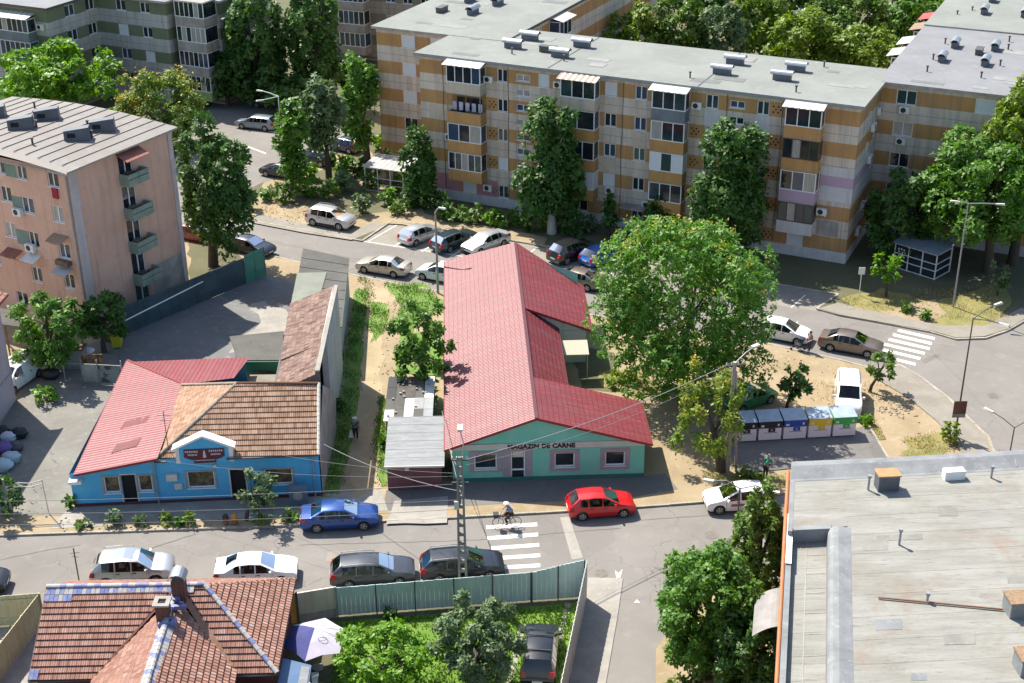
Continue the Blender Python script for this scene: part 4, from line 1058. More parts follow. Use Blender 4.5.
mb = MB(); mb.hexa([w(-18.2,82.4,1.5), w(-15.1,81.2,1.5), w(-15.3,86.5,1.4), w(-18.3,86.5,1.4)], [w(-18.2,82.4,1.57), w(-15.1,81.2,1.57), w(-15.3,86.5,1.47), w(-18.3,86.5,1.47)])
mb.build('roof', mat('brown_grey_sheet', (.24,.22,.18), (.17,.155,.13), s=.8, r=.9), yr, world=True)
mb = MB(); mb.prism([(-18.1,82.5),(-15.2,81.3),(-15.35,86.3),(-18.2,86.3)], 0, 1.38); mb.build('wall', M['fascia'], yr, world=True)

# ------------------------------------------------------------------ tiled house, bottom left
th = thing('house', 'red clay tiled house with blue and white ridge tiles and two chimneys, bottom left', 'house', (-17, 56.5, 0), 0)
M['redtile'] = tile_mat('red_clay_tile', [(.24,.115,.085), (.34,.175,.13), (.41,.235,.18), (.29,.14,.105), (.46,.3,.24)], .21, .33, r=.85, spec=.25, mortar=(.08,.032,.024), wave=.75, dirt=(.2,.12,.09))
M['tile_blue'] = mat('cobalt_tile', (.09,.12,.3), (.22,.24,.38), s=4., r=.5)
M['tile_white'] = mat('white_tile', (.42,.4,.38), (.3,.28,.27), s=4., r=.6)
M['tileedge'] = mat('red_tile_edge', (.1,.04,.028), r=.95)
M['flash'] = mat('brown_flashing', (.2,.1,.06), (.28,.16,.1), s=2., r=.7)
Rg0, Rg1 = w(-23.05,56.5,5.5), w(-15.3,56.6,5.5)
FL, FR, BR, BL = w(-23.15,52.5,3.0), w(-11.35,52.9,3.0), w(-11.5,60.5,3.0), w(-23.15,60.4,3.0)
WR0, WR1 = w(-16.65,55.9,5.35), w(-16.4,44.0,5.35); VL, VR = w(-20.1,52.55,3.0), w(-13.35,52.85,3.0)
WEL, WER = w(-20.0,44,3.0), w(-12.8,44,3.0)
mb = MB()
tile_slope(mb, [FL, VL, WR0+w(-.1,.6,.15), Rg0], .33, .05, 0, 1)
tile_slope(mb, [VR, FR, Rg1, WR0+w(.2,.65,.15)], .33, .05, 0, 1)
mb.build('tiled_roof', [M['redtile'], M['tileedge']], th, world=True)
mb = MB(); tile_slope(mb, [FR, BR, Rg1], .33, .05, 0, 1); tile_slope(mb, [BR, BL, Rg0, Rg1], .33, .05, 0, 1)
mb.build('tiled_roof', [M['redtile'], M['tileedge']], th, world=True)
mb = MB(); tile_slope(mb, [WEL, VL, WR0, WR1][::-1][1:] + [WR1] if False else [VL, WEL, WR1, WR0], .33, .05, 0, 1); tile_slope(mb, [WER, VR, WR0, WR1], .33, .05, 0, 1)
mb.build('tiled_roof', [M['redtile'], M['tileedge']], th, world=True)
caps(th, 'ridge_tile', Rg0+w(0,0,.03), Rg1+w(0,0,.03), [M['tile_white'], M['tile_blue']], .13, .33, [0,0,1,0,1,1,0,1,0])
caps(th, 'hip_tile', FR+w(0,0,.03), Rg1+w(0,0,.03), [M['tile_white'], M['tile_blue']], .12, .36, [0,0,1,0,0,1])
caps(th, 'wing_ridge_tile', WR1+w(0,0,.03), WR0+w(0,0,.03), [M['tile_white'], M['tile_blue']], .15, .28, [0,1,0,0])
# single glazed tiles laid beside the ridges
def lay(base, u, vdir, n, wdt, hgt, mats, row=0):
    mb = MB(); nn = u.cross(vdir).normalized()
    if nn.z < 0: nn = -nn
    for i in range(n):
        p = base+u*(i*wdt)
        q = [p, p+u*wdt*.92, p+u*wdt*.92+vdir*hgt, p+vdir*hgt]
        mb.hexa([a+nn*.045 for a in q], [a+nn*.075 for a in q], mats[i % len(mats)])
    return mb
sl = (Rg0-FL).normalized(); ux = w(1,.01,0).normalized()
lay(Rg0-sl*.42+ux*.05, ux, sl, 33, .22, .34, [1,1,0,1,0,0]).build('glazed_tile', [M['tile_white'], M['tile_blue']], th, world=True)
lay(Rg0-sl*.78+ux*.05, ux, sl, 6, .22, .34, [1,1,1,0]).build('glazed_tile', [M['tile_white'], M['tile_blue']], th, world=True)
lay(FL+ux*.02+sl*.02, ux, sl, 2, .22, .5, [1]).build('glazed_tile', [M['tile_white'], M['tile_blue']], th, world=True)
sw = (WR0-WER+w(0,-8.9,0)); uy = w(-.02,1,0).normalized(); sr = w(-.82,0,.57).normalized(); sq = w(.82,0,.57).normalized()
lay(WR1-sr*.42+w(0,1,0), uy, sr, 36, .25, .36, [0,0,1,0]).build('glazed_tile', [M['tile_white'], M['tile_blue']], th, world=True)
lay(WR1-sq*.42+w(0,1,0), uy, sq, 36, .25, .36, [0,1,0,0,0]).build('glazed_tile', [M['tile_white'], M['tile_blue']], th, world=True)
mb = MB(); mb.bar(VL+w(0,0,.03), WR0+w(-.1,.3,.1), .14, .03); mb.build('valley', M['tileedge'], th, world=True)
mb = MB(); mb.bar(VR+w(0,0,.06), WR0+w(.2,.3,.12), .34, .03); mb.build('valley', M['flash'], th, world=True)
mb = MB(); mb.prism([(-22.9,52.9),(-11.7,53.3),(-11.85,60.1),(-22.9,60.0)], 0, 2.95); mb.prism([(-19.6,44),(-13.2,44),(-13.6,53),(-19.7,53)], 0, 2.9)
mb.face([w(-22.95,52.9,2.95), w(-22.95,60,2.95), w(-22.95,56.5,5.35)]); mb.build('wall', mat('dark_red_wall', (.13,.04,.035), (.1,.03,.03), s=.8, r=.9), th, world=True)
mb = MB()
for a, b in ((FL,FR), (FR,BR), (FL,Rg0), (BL,Rg0)): mb.bar(a-w(0,0,.08), b-w(0,0,.08), .08, .1)
mb.build('eaves_trim', M['darkmetal'], th, world=True)
M['brick'] = tile_mat('chimney_brick', [(.12,.035,.025), (.18,.055,.035), (.14,.04,.03)], .25, .08, wave=0, mortar=(.16,.12,.1), msize=.01)
def chimney(x, y, zb, zt, s, hood):
    mb = MB()
    x0, x1, y0, y1 = x-s/2, x+s/2, y-s/2, y+s/2
    for a, b in (((x0,y0),(x1,y0)), ((x1,y0),(x1,y1)), ((x1,y1),(x0,y1)), ((x0,y1),(x0,y0))):
        mb.face([w(*a,zb), w(*b,zb), w(*b,zt), w(*a,zt)], 0, [(0,0),(s,0),(s,zt-zb),(0,zt-zb)])
    mb.face([w(x0,y0,zt),w(x1,y0,zt),w(x1,y1,zt),w(x0,y1,zt)], 0)
    c = mb.build('chimney', M['brick'], th, world=True)
    mb = MB()
    if hood:
        for i in range(8):
            a0, a1 = math.pi*i/8, math.pi*(i+1)/8; f = lambda a, yy, r: w(x+r*math.cos(a), yy, zt+.12+r*math.sin(a)*.9)
            mb.face([f(a0,y0-.12,.42), f(a0,y1+.12,.42), f(a1,y1+.12,.42), f(a1,y0-.12,.42)])
            mb.face([f(a0,y0-.12,.4), f(a1,y0-.12,.4), f(a1,y1+.12,.4), f(a0,y1+.12,.4)])
        mb.build('chimney_hood', M['metal'], c, world=True)
    else:
        for a in ((x0-.1,x1+.1,y0-.1,y0+.12), (x0-.1,x1+.1,y1-.12,y1+.1), (x0-.1,x0+.12,y0+.12,y1-.12), (x1-.12,x1+.1,y0+.12,y1-.12)): mb.box(*a, zt+.002, zt+.1)
        mb.build('chimney_collar', M['concrete'], c, world=True)
        mb = MB(); mb.box(x0+.1, x1-.1, y0+.1, y1-.1, zt+.003, zt+.02); mb.build('flue', M['dark'], c, world=True)
chimney(-16.35, 55.9, 4.6, 6.35, .62, True)
chimney(-16.8, 54.3, 4.4, 6.15, .6, False)
mb = MB()
for i in range(26):
    c = random.choice([w(-16.5,55.2,5.4), w(-16.75,53.7,5.35)])+w(random.uniform(-.5,.5), random.uniform(-.45,.3), random.uniform(-.03,.06))
    mb.box(c.x, c.x+.22, c.y, c.y+.16, c.z-.12, c.z+.1)
mb.build('glazed_flashing', M['tile_blue'], th, world=True)
mb = MB(); mb.box(-12.9, -11.9, 51.9, 52.7, 2.35, 2.5); mb.build('porch_cover', M['white'], th, world=True)
bs = thing('lean_to', 'blue sheet lean to with a pale skylight strip, between the tiled house and the parasol', 'lean-to', (-11, 52.5, 0), 0)
mb = MB(); mb.hexa([w(-11.4,51.2,2.3), w(-9.9,51.2,2.0), w(-10.0,54.6,2.0), w(-11.4,54.8,2.3)], [w(-11.4,51.2,2.36), w(-9.9,51.2,2.06), w(-10.0,54.6,2.06), w(-11.4,54.8,2.36)])
mb.build('roof', mat('blue_sheet', (.06,.13,.24), (.09,.16,.27), s=1.2, r=.6), bs, world=True)
mb = MB(); mb.hexa([w(-10.45,51.3,2.18), w(-10.0,51.3,2.09), w(-10.05,54.4,2.09), w(-10.45,54.4,2.18)], [w(-10.45,51.3,2.2), w(-10.0,51.3,2.11), w(-10.05,54.4,2.11), w(-10.45,54.4,2.2)]); mb.build('skylight', M['palesheet'], bs, world=True)
mb = MB()
for x, y in ((-9.98,51.3), (-10.05,54.4)): mb.bar(w(x,y,0), w(x,y,2.0), .08)
mb.build('post', M['wood'], bs, world=True)

# ------------------------------------------------------------------ flat roofed building, bottom right
ZF = 9.0
oF2 = G(791, 465.5, ZF)
fr = thing('flat_roof_building', 'large building with a pale grey bitumen felt flat roof, filling the bottom right corner', 'building', (oF2.x, oF2.y, 0), 0)
ub = Vector((math.cos(R(3.8)), math.sin(R(3.8)), 0)); ul = Vector((math.cos(R(-101.8)), math.sin(R(-101.8)), 0))
pt = lambda a, b, z: Vector((oF2.x, oF2.y, 0)) + ub*a + ul*b + Vector((0, 0, z))
def felt_mat():
    m, N, L, P = _nodes('pale_bitumen_felt')
    v = _vec(N, L, 'Object', (.25, 1.6, 1)); v2 = _vec(N, L, 'Object')
    c = _mix(N, L, _ramp(N, L, _noise(N, L, v, .9, 6, .65), .3, .7), (.2,.196,.172), (.29,.285,.255))
    c = _mix(N, L, _ramp(N, L, _noise(N, L, v2, .35, 6, .7), .5, .75), c, (.2,.18,.145))
    c = _mix(N, L, _ramp(N, L, _noise(N, L, _vec(N, L, 'Object', (.6,2.5,1)), 2.2, 6, .75), .55, .75), c, (.13,.13,.122))
    c = _mix(N, L, _math(N, L, 'MULTIPLY', _ramp(N, L, _noise(N, L, v2, .22, 4, .7, .6), .56, .68), .4), c, (.22,.13,.08))
    L.new(c, P.inputs['Base Color']); P.inputs['Roughness'].default_value = .85
    _bump(N, L, P, _math(N, L, 'ADD', _noise(N, L, v, 1.3, 5, .7), _math(N, L, 'MULTIPLY', _noise(N, L, v2, 6, 5, .75), .3)), .6, .12); return m
M['bitumen'] = felt_mat()
M['felt_worn'] = mat('worn_felt', (.24,.235,.21), (.18,.175,.155), (.3,.295,.265), s=.8, s2=3., r=.9, bump=.4, bs=10)
M['bluegrey'] = mat('grey_upstand_felt', (0.230,0.238,0.242), (0.162,0.170,0.174), (0.297,0.306,0.302), s=.8, s2=2.5, r=.85, bump=.3, bs=8)
mb = MB(); tile_slope(mb, [pt(2.9,34,ZF), pt(34,34,ZF), pt(34,1.1,ZF), pt(2.9,1.1,ZF)], 1.55, .007); tile_slope(mb, [pt(.2,5.9,ZF), pt(2.9,5.9,ZF), pt(2.9,1.1,ZF), pt(.2,1.1,ZF)], 1.55, .007)
mb.build('roof', M['bitumen'], fr, world=True)
mb = MB(); tile_slope(mb, [pt(.28,34,ZF-.7), pt(1.95,34,ZF-.7), pt(1.95,6.1,ZF-.7), pt(.28,6.1,ZF-.7)], 1.55, .008); mb.build('roof_gutter', M['bitumen'], fr, world=True)
mb = MB()
mb.hexa([pt(.02,34,0), pt(34,34,0), pt(34,.0,0), pt(.02,.0,0)], [pt(.02,34,ZF-.78), pt(34,34,ZF-.78), pt(34,.0,ZF-.78), pt(.02,.0,ZF-.78)])
mb.build('wall', mat('orange_brick_wall', (.34,.13,.06), (.28,.1,.05), s=1.5, r=.9), fr, world=True)
mb = MB(); rr = random.Random(8)
for i in range(9):
    a, b, l1, l2 = rr.uniform(3.4,14), rr.uniform(2.5,20), rr.uniform(.5,2.2), rr.uniform(.3,.9)
    mb.hexa([pt(a,b+l2,ZF+.004), pt(a+l1,b+l2+.05,ZF+.004), pt(a+l1,b,ZF+.004), pt(a,b,ZF+.004)], [pt(a,b+l2,ZF+.016+.001*i), pt(a+l1,b+l2+.05,ZF+.016+.001*i), pt(a+l1,b,ZF+.016+.001*i), pt(a,b,ZF+.016+.001*i)])
q_ = mb.parts()
for k, m_ in enumerate(q_): m_.build1('felt_patch', M['bluegrey'] if k % 3 == 0 else M['felt_worn'], fr, None, True)
# rounded upstands
def swept(path, prof, mi=0, mb=None):
    mb = mb or MB()
    for (a, b) in zip(path, path[1:]):
        for p, q in zip(prof, prof[1:]):
            mb.face([a(*p), b(*p), b(*q), a(*q)], mi)
    return mb
mb = swept([lambda x, z: pt(x,34,ZF+z), lambda x, z: pt(x,6.05,ZF+z)], [(1.95,-.7),(1.97,-.1),(2.05,.04),(2.2,.13),(2.45,.15),(2.75,.08),(3.05,.02)])
mb.hexa([pt(0.28,6.1,ZF-.72), pt(2.0,6.1,ZF-.72), pt(2.0,5.7,ZF-.72), pt(0.28,5.7,ZF-.72)], [pt(0.28,6.1,ZF+.06), pt(2.1,6.1,ZF+.06), pt(2.1,5.7,ZF+.03), pt(0.28,5.7,ZF+.03)])
mb.build('upstand', M['bluegrey'], fr, world=True)
pr = [(-.02,-.3),(-.02,.22),(.12,.3),(.55,.3),(.95,.16),(1.4,.025),(1.6,.02)]
mb = swept([lambda x, z: pt(0,x,ZF+z), lambda x, z: pt(5,x,ZF+z), lambda x, z: pt(11,x-.15,ZF+z), lambda x, z: pt(18,x-.4,ZF+z), lambda x, z: pt(34,x-.6,ZF+z)], pr)
mb.build('upstand', M['bluegrey'], fr, world=True)
mb = MB()
for k in range(14): mb.bar(pt(1.2+k*2.1,.15,ZF+.3), pt(1.25+k*2.1,1.2,ZF+.09), .025, .012)
for k in range(8): mb.bar(pt(1.0,7.2+k*1.5,ZF-.685), pt(1.9,7.2+k*1.5,ZF-.685), .03, .015)
mb.bar(pt(.98,6.15,ZF-.685), pt(.98,34,ZF-.685), .035, .015)
mb.build('felt_lap', M['fascia'], fr, world=True)
mb = MB(); mb.bar(pt(.12,6.1,ZF-.5), pt(.12,34,ZF-.5), .26, .36); mb.bar(pt(.12,0,ZF-.1), pt(.12,6.1,ZF-.1), .22, .24); mb.build('parapet', M['bluegrey'], fr, world=True)
mb = MB(); mb.tube([pt(-.12,0,ZF-.35), pt(-.12,34,ZF-.5)], .09, 8); mb.build('gutter_pipe', mat('orange_gutter', (.45,.16,.06), (.36,.13,.05), s=1.5, r=.7), fr, world=True)
mb = MB(); mb.box(-.14, .14, 0, 4.2, 0, .05, 0, Matrix.Translation(pt(.12,8.4,ZF-.28)) @ Matrix.Rotation(R(168.2), 4, 'Z') @ Matrix.Translation((0,-4.2,0))); mb.build('coping_board', M['white'], fr, world=True)
def rbox(name, px, py, sx, sy, h, m, rot=4, z=ZF, top=None):
    c = G(px, py, z); mb = MB(); Mx = Matrix.Translation(c) @ Matrix.Rotation(R(rot), 4, 'Z')
    mb.box(-sx/2, sx/2, -sy/2, sy/2, -.1, h, 0, Mx); o = mb.build(name, m, fr, world=True)
    if top:
        mb = MB(); mb.box(-sx/2-.05, sx/2+.05, -sy/2-.05, sy/2+.05, h+.002, h+.08, 0, Mx); mb.build('chimney_cap', top, o, world=True)
    return o
rbox('chimney', 886, 488, 1.05, .7, .85, M['stackslate'], 4, top=M['rust'] if False else mat('orange_brick_cap', (.4,.25,.12), (.32,.19,.09), s=3., r=.9))  # shade of the front face is put into the dark box colour
rbox('chimney', 1020, 612, 1.3, .9, .75, M['bluegrey'], 4, top=mat('brown_gravel_cap', (.2,.13,.08), (.3,.2,.12), s=6., r=.95))
rbox('chimney', 1030, 670, 1.2, .9, .8, M['bluegrey'], 4, top=mat('brown_gravel_cap2', (.2,.13,.08), (.3,.2,.12), s=6., r=.95))
rbox('roof_hatch', 953, 478, 1.05, .45, .5, M['white'], 6)
mb = MB()
for px, py, h in ((899,545,.75), (927,602,.35), (991,478,.55), (868,490,.7)):
    c = G(px, py, ZF); mb.lathe([(.06,-.1), (.06,h), (.1,h+.01), (.1,h+.16)], 8, 0, Matrix.Translation(c))
mb.build('vent_pipe', M['greymetal'], fr, world=True)
mb = MB(); mb.tube([G(878,599,ZF)+w(0,0,.09), G(1003,611,ZF)+w(0,0,.09)], .045, 8); mb.build('roof_pipe', M['flash'], fr, world=True)
mb = MB()
Mx = Matrix.Translation(pt(-.75, 8.8, 4.2))
aw = [pt(-1.15,7.3,6.1), pt(-.05,7.3,6.1), pt(-.05,10.2,6.1), pt(-1.15,10.2,6.1)]
for i in range(6):
    f = lambda k: (-.05-1.25*k/6, 6.5-.5*(k/6)**2)
    (a0, z0), (a1, z1) = f(i), f(i+1)
    mb.hexa([pt(a1,7.2,z1), pt(a0,7.2,z0), pt(a0,10.2,z0), pt(a1,10.2,z1)], [pt(a1,7.2,z1+.03), pt(a0,7.2,z0+.03), pt(a0,10.2,z0+.03), pt(a1,10.2,z1+.03)])
mb.build('awning', mat('grey_polycarbonate', (.26,.25,.24), (.2,.19,.18), s=1.5, r=.5), fr, world=True)

# ------------------------------------------------------------------ pale pink house at the left edge
ph = thing('house', 'pale pink rendered house with a red tiled eave, cut off by the left edge', 'house', (-36, 84, 0), 0)
M['palepink'] = mat('pale_pink_render', (.5,.4,.41), (.44,.345,.355), s=.5, r=.9, streak=((.25,.2,.2), .4))
mb = MB(); mb.prism([(-34.56,85.6),(-35.12,70.6),(-46,71),(-46,86)][::-1], 0, 8.0); mb.build('wall', M['palepink'], ph, world=True)
mb = MB(); mb.bar(w(-34.53,85.6,2.3), w(-35.09,70.7,2.3), .06, .1); mb.build('string_course', M['fascia'], ph, world=True)
mb = MB(); tile_slope(mb, [w(-34.0,86.1,7.95), w(-34.6,70.2,7.95), w(-40,70.6,10.2), w(-40,86.3,10.2)], .34, .04); mb.build('roof', M['redtile'], ph, world=True)
mb = MB(); mb.bar(w(-34.0,86.1,7.9), w(-34.6,70.2,7.9), .1, .12); mb.build('gutter', M['redtrim'], ph, world=True)
lt = thing('lean_to', 'grey corrugated lean to roof in front of the pink block, behind the small white car', 'lean-to', (-35, 92.5, 0), 0)
mb = MB(); q = [G(2,325,2.6), G(24,328,2.3), G(17,311,2.6), G(-6,308,2.8)]; mb.hexa(q, [p+w(0,0,.06) for p in q]); mb.build('roof', M['sheet_old'], lt, world=True)
mb = MB()
for p in q: mb.bar(w(p.x*.995,p.y,0), w(p.x*.995,p.y,p.z-.02), .1)
mb.build('post', M['wood'], lt, world=True)
# ================================================================== ground, roads, pavements
def sheet(name, pts, z, m, skirt=0.0):
    mb = MB(); P = [(p[0], p[1], z) for p in pts]
    a = sum(P[i][0]*P[(i+1) % len(P)][1]-P[(i+1) % len(P)][0]*P[i][1] for i in range(len(P)))
    if a < 0: P = P[::-1]
    mb.face(P, 0)
    if skirt:
        n = len(P)
        for i in range(n):
            a, b = P[i], P[(i+1) % n]
            mb.face([(a[0],a[1],z-skirt), (b[0],b[1],z-skirt), b, a], 0)
    return tag(mb.build(name, m), kind='structure')
def wobble(pts, amp=.25, step=1.0, seed=0):
    """a hand-drawn edge: resample the outline and roughen it"""
    rr = random.Random(seed); out = []
    P = [Vector((p[0], p[1], 0)) for p in pts]
    for a, b in zip(P, P[1:]+P[:1]):
        n = max(1, int((b-a).length/step))
        for i in range(n):
            q = a+(b-a)*i/n; out.append(q+Vector((rr.uniform(-amp,amp), rr.uniform(-amp,amp), 0)))
    return out
def kerb(pts, z=.125, wd=.15, name='kerb', lo=-.05):
    mb = MB(); P = [Vector((p[0], p[1], 0)) for p in pts]
    for a, b in zip(P, P[1:]):
        d = b-a; n = max(1, int(round(d.length/1.0)))
        for i in range(n):
            p, q = a+d*(i/n), a+d*((i+1)/n); e = (q-p).normalized()
            p2, q2 = p+e*.008, q-e*.008; s = Vector((-e.y, e.x, 0))*wd/2; dz = random.uniform(-.012, .012)
            mb.hexa([p2-s+Vector((0,0,lo)), q2-s+Vector((0,0,lo)), q2+s+Vector((0,0,lo)), p2+s+Vector((0,0,lo))], [p2-s+Vector((0,0,z+dz)), q2-s+Vector((0,0,z+dz)), q2+s+Vector((0,0,z+dz)), p2+s+Vector((0,0,z+dz))])
    return tag(mb.build(name, M['kerb']), kind='structure')
Z1 = .10
sheet('ground', [(-900,-200), (900,-200), (900,1600), (-900,1600)], -.06, M['earth_dark'])
K1 = [(-75,66.3), (-30.4,69.0), (-15.1,69.7), (-4.8,70.4), (7.5,71.5), (11.6,72.0), (17.1,73.0), (24,74.1), (28.5,75.2), (30.4,76.6)]
CURVE = [tuple(G(*q)[:2]) for q in ((996,459), (988,438), (968,419), (947,398), (920,378), (900,366))]
LOWK = [tuple(G(874,370)[:2]), tuple(G(840,361)[:2]), tuple(G(760,343)[:2]), tuple(TS(-51.6,90.6)[:2]), tuple(TS(-57.6,90.6)[:2]), tuple(TS(-67.6,91.3)[:2]), tuple(TS(-110,91.3)[:2])]
sheet('road', [(-75,62), (-27,62.3), (-9.6,62.0), (4.0,63.2), (9.5,63.2), (34,65.5), (90,69), (90,80), (34,77.8), *reversed(K1)], 0.0, M['asphalt'])
sheet('side_street', [(6.1,64.4), (4.6,55.5), (2.4,44), (6.0,44), (7.1,55.5), (7.4,57.7), (9.5,63.4)], .004, M['asphalt'])
sheet('upper_road', [*[tuple(TS(t,s)[:2]) for t, s in ((-110,97.3), (-61,97.3), (-61,97.3), (-22,99.9), (-12.6,99.7), (-8,99.2), (-8,90))], *LOWK], .004, M['asphalt'])
UPC = [tuple(G(*q)[:2]) for q in ((798,307), (836,315), (900,327), (930,332.5), (956,340), (985,339), (1008,331), (1030,318), (1060,300))]
sheet('road_junction', [CURVE[-1], *[tuple(G(*q)[:2]) for q in ((890,340), (930,332.5), (956,340), (985,339), (1008,331), (1030,318), (1060,300))], (60,108), (85,95), (85,78), (33,76.9), *CURVE], .008, M['asphalt'])
BAY = [tuple(TS(t,s)[:2]) for t, s in ((-61,97.2), (-61,102.6), (-20.4,103.4), (-21.2,99.8))]
sheet('parking_bays', BAY, .006, M['pavement'])
# block islands, a kerb's height above the roads
I1 = [*K1, *CURVE, *LOWK, (-95,110), (-95,66)]
sheet('block_ground', I1, Z1, M['earth'], .2)
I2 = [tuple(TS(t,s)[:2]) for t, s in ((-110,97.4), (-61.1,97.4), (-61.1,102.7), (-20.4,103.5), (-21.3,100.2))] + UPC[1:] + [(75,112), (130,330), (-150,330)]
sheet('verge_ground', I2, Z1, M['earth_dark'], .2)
kerb([p for p in K1[:-1]]); kerb(CURVE+LOWK, wd=.2); kerb([TS(-110,97.35), TS(-61.1,97.35), TS(-61.05,102.65), TS(-20.4,103.45), TS(-21.3,100.1)]+UPC[1:], wd=.17)
# surfaces laid on the islands
s_ = Z1+.004
sheet('yard_paving', wobble([(-70,70.6), (-27,71.0), (-26.9,86.8), (-18.5,87.2), (-15.8,89), (-16.4,104.6), (-20.6,107.0), (-30,96.2), (-34.3,91.5), (-34.6,76.5), (-70,75)], .12, 1.5, 1), s_, M['yard'])
sheet('courtyard_shade_paving', wobble([(-26.4,86.9), (-18.5,87.3), (-17.2,92.5), (-17.0,104), (-20.8,106.6), (-29.9,96.0), (-29,90)], .2, 1.3, 31), s_+.004, M['courtyard_asphalt_shade'])  # dark paving sheet that also paints the shade of the pink block
sheet('courtyard_painted_sun', wobble(Gp([(232,352), (262,318), (248,305), (262,300), (292,312), (283,345), (250,350)], Z1), .3, .9, 32), s_+.008, M['concrete'])  # pale sheet: the sunlit part of the yard is put into its colour
sheet('garden_painted_shade', wobble(Gp([(186,300), (190,240), (225,245), (244,262), (246,280), (200,298)], Z1), .2, 1, 51), s_+.003, M['earth_dark'])  # garden earth; the shade under the round tree is painted in by this dark sheet
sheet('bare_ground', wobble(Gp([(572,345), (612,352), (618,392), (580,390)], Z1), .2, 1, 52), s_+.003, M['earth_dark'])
sheet('shopfront_paving', wobble([(-8,71.2), (-7.8,73.6), (-3.9,74.3), (8.4,75), (9.6,75.2), (10.2,73.4), (7.4,72.6), (-3.6,71.6)], .06, 1.5, 2), s_+.004, M['asphalt_fresh'])
sheet('pavement', wobble([(-27.5,69.6), (-27,72), (-11.8,73.1), (-8.2,73.6), (-7.6,71.3), (-15,70.6)], .04, 2, 3), s_+.008, M['concrete'])
sheet('driveway', wobble(Gp([(395,502), (447,498), (447,524), (385,526)]), .08, 1, 4), s_+.012, M['concrete'])
sheet('dirt_path', wobble([(-9.9,72.6), (-8.3,73.6), (-8.9,80), (-9.4,90), (-10.1,98), (-8.9,102.9), (-11.5,104.5), (-11.6,96), (-10.7,88), (-10.6,80)], .22, 1.2, 5), s_+.012, M['path'])
sheet('grass_strip', wobble([(-11.7,73.2), (-10.7,73.3), (-10.6,80), (-10.9,90), (-11.4,97), (-11.6,103.5), (-12.7,104), (-12.1,90)], .15, 1.2, 6), s_+.016, M['weed'])
for k, q in enumerate(([(383,283), (428,284), (436,300), (420,318), (412,332), (396,330), (402,305)], [(372,302), (388,304), (387,326), (372,342), (368,330)], [(378,396), (387,398), (389,420), (388,486), (380,487), (377,440)], [(432,300), (444,300), (444,312), (428,310)], [(398,338), (440,330), (442,376), (395,372)])):
    sheet('weedy_grass', wobble(Gp(q, Z1), .25, .9, 20+k), s_+.02+.004*k, M['weed'])
for k, q in enumerate(([(905,440), (950,430), (962,446), (930,460), (900,462)], [(600,372), (640,372), (660,392), (640,398), (606,388)], [(838,298), (884,288), (930,302), (1000,284), (1012,305), (985,332), (930,326), (852,309)], [(858,415), (874,420), (884,440), (872,440)], [(700,470), (790,478), (790,488), (720,484)])):
    sheet('dry_grass', wobble(Gp(q, Z1), .35, .9, 40+k), s_+.024+.004*k, M['drygrass'])
sheet('container_pad', Gp([(726,442), (868,427), (889,462), (823,466), (738,474)], Z1), s_+.048, M['asphalt_fresh'])
kerb(Gp([(869,427), (890,462.5), (823,467)], Z1), .22, .14, 'pad_kerb', .05)
sheet('pavement', [*Gp([(874,371), (899,367), (919,379), (946,399.5), (966,420), (985,438.5), (992,460)]), *Gp([(966,462), (955,440), (935,420), (908,398), (874,378)], Z1)], s_+.052, M['pavement'])
sheet('pavement', wobble(Gp([(255,224), (306,234), (352,241), (384,228), (378,222), (350,233), (306,225), (255,214)]), .05, 2, 7), s_+.006, M['pavement'])
sheet('sandy_verge', wobble(Gp([(248,205), (262,196), (300,207), (330,203), (356,216), (420,208), (440,221), (500,229), (545,238), (545,246), (460,232), (388,224), (352,238), (306,230), (250,219)], Z1), .3, 1.2, 8), s_+.002, M['earth'])
sheet('sandy_verge', wobble(Gp([(370,150), (385,165), (384,200), (372,196), (350,170)], Z1), .3, 1.2, 9), s_+.003, M['earth'])
sheet('sandy_verge', wobble(Gp([(268,150), (262,190), (300,180), (330,165), (352,158), (340,152)], Z1), .3, 1.2, 10), s_+.004, M['earth'])
sheet('parking_lot', Gp([(200,215), (262,183), (285,176), (330,160), (352,138), (330,118), (292,96), (225,90), (190,130), (150,200)], Z1), s_+.012, M['asphalt'])
sheet('pavement', wobble(Gp([(819,309), (838,315), (900,326), (930,331), (956,338), (985,337), (1008,329), (1030,316), (1022,308), (985,326), (940,326), (860,309), (838,303)], Z1), .05, 2, 11), s_+.05, M['pavement'])
sheet('earth_patch', wobble(Gp([(880,312), (935,300), (950,315), (930,328), (900,325)], Z1), .3, 1, 12), s_+.044, M['earth'])
# in front: lane side, lawn, yards
sheet('lane_pavement', Gp([(588,578), (623,579), (618,614), (606,683), (600,730), (560,730), (586,600)]), .05, M['concrete'], .08)
sheet('lane_verge', wobble(Gp([(657,650), (655,683), (652,730), (790,730), (770,585), (690,590)]), .1, 1.5, 13), .03, M['earth'], .06)
sheet('lawn', Gp([(338,622), (580,603), (556,730), (330,730)]), .03, M['lawn'])
sheet('yard_paving', Gp([(290,624), (338,618), (330,740), (270,740)]), .02, M['earth_dark'])
sheet('yard_paving', Gp([(-60,636), (48,622), (48,740), (-60,740)]), .02, M['concrete'])
for (a, b) in (((522,628), (508,690)), ((568,606), (556,650))):
    mb = MB(); A, B = G(*a), G(*b); d = B-A; n = int(d.length/.5)
    for i in range(n):
        p = A+d*(i/n); mb.box(p.x-.16, p.x+.16, p.y-.21, p.y+.21, .0, .05)
    tag(mb.build('stepping_stones', M['concrete']), kind='structure')
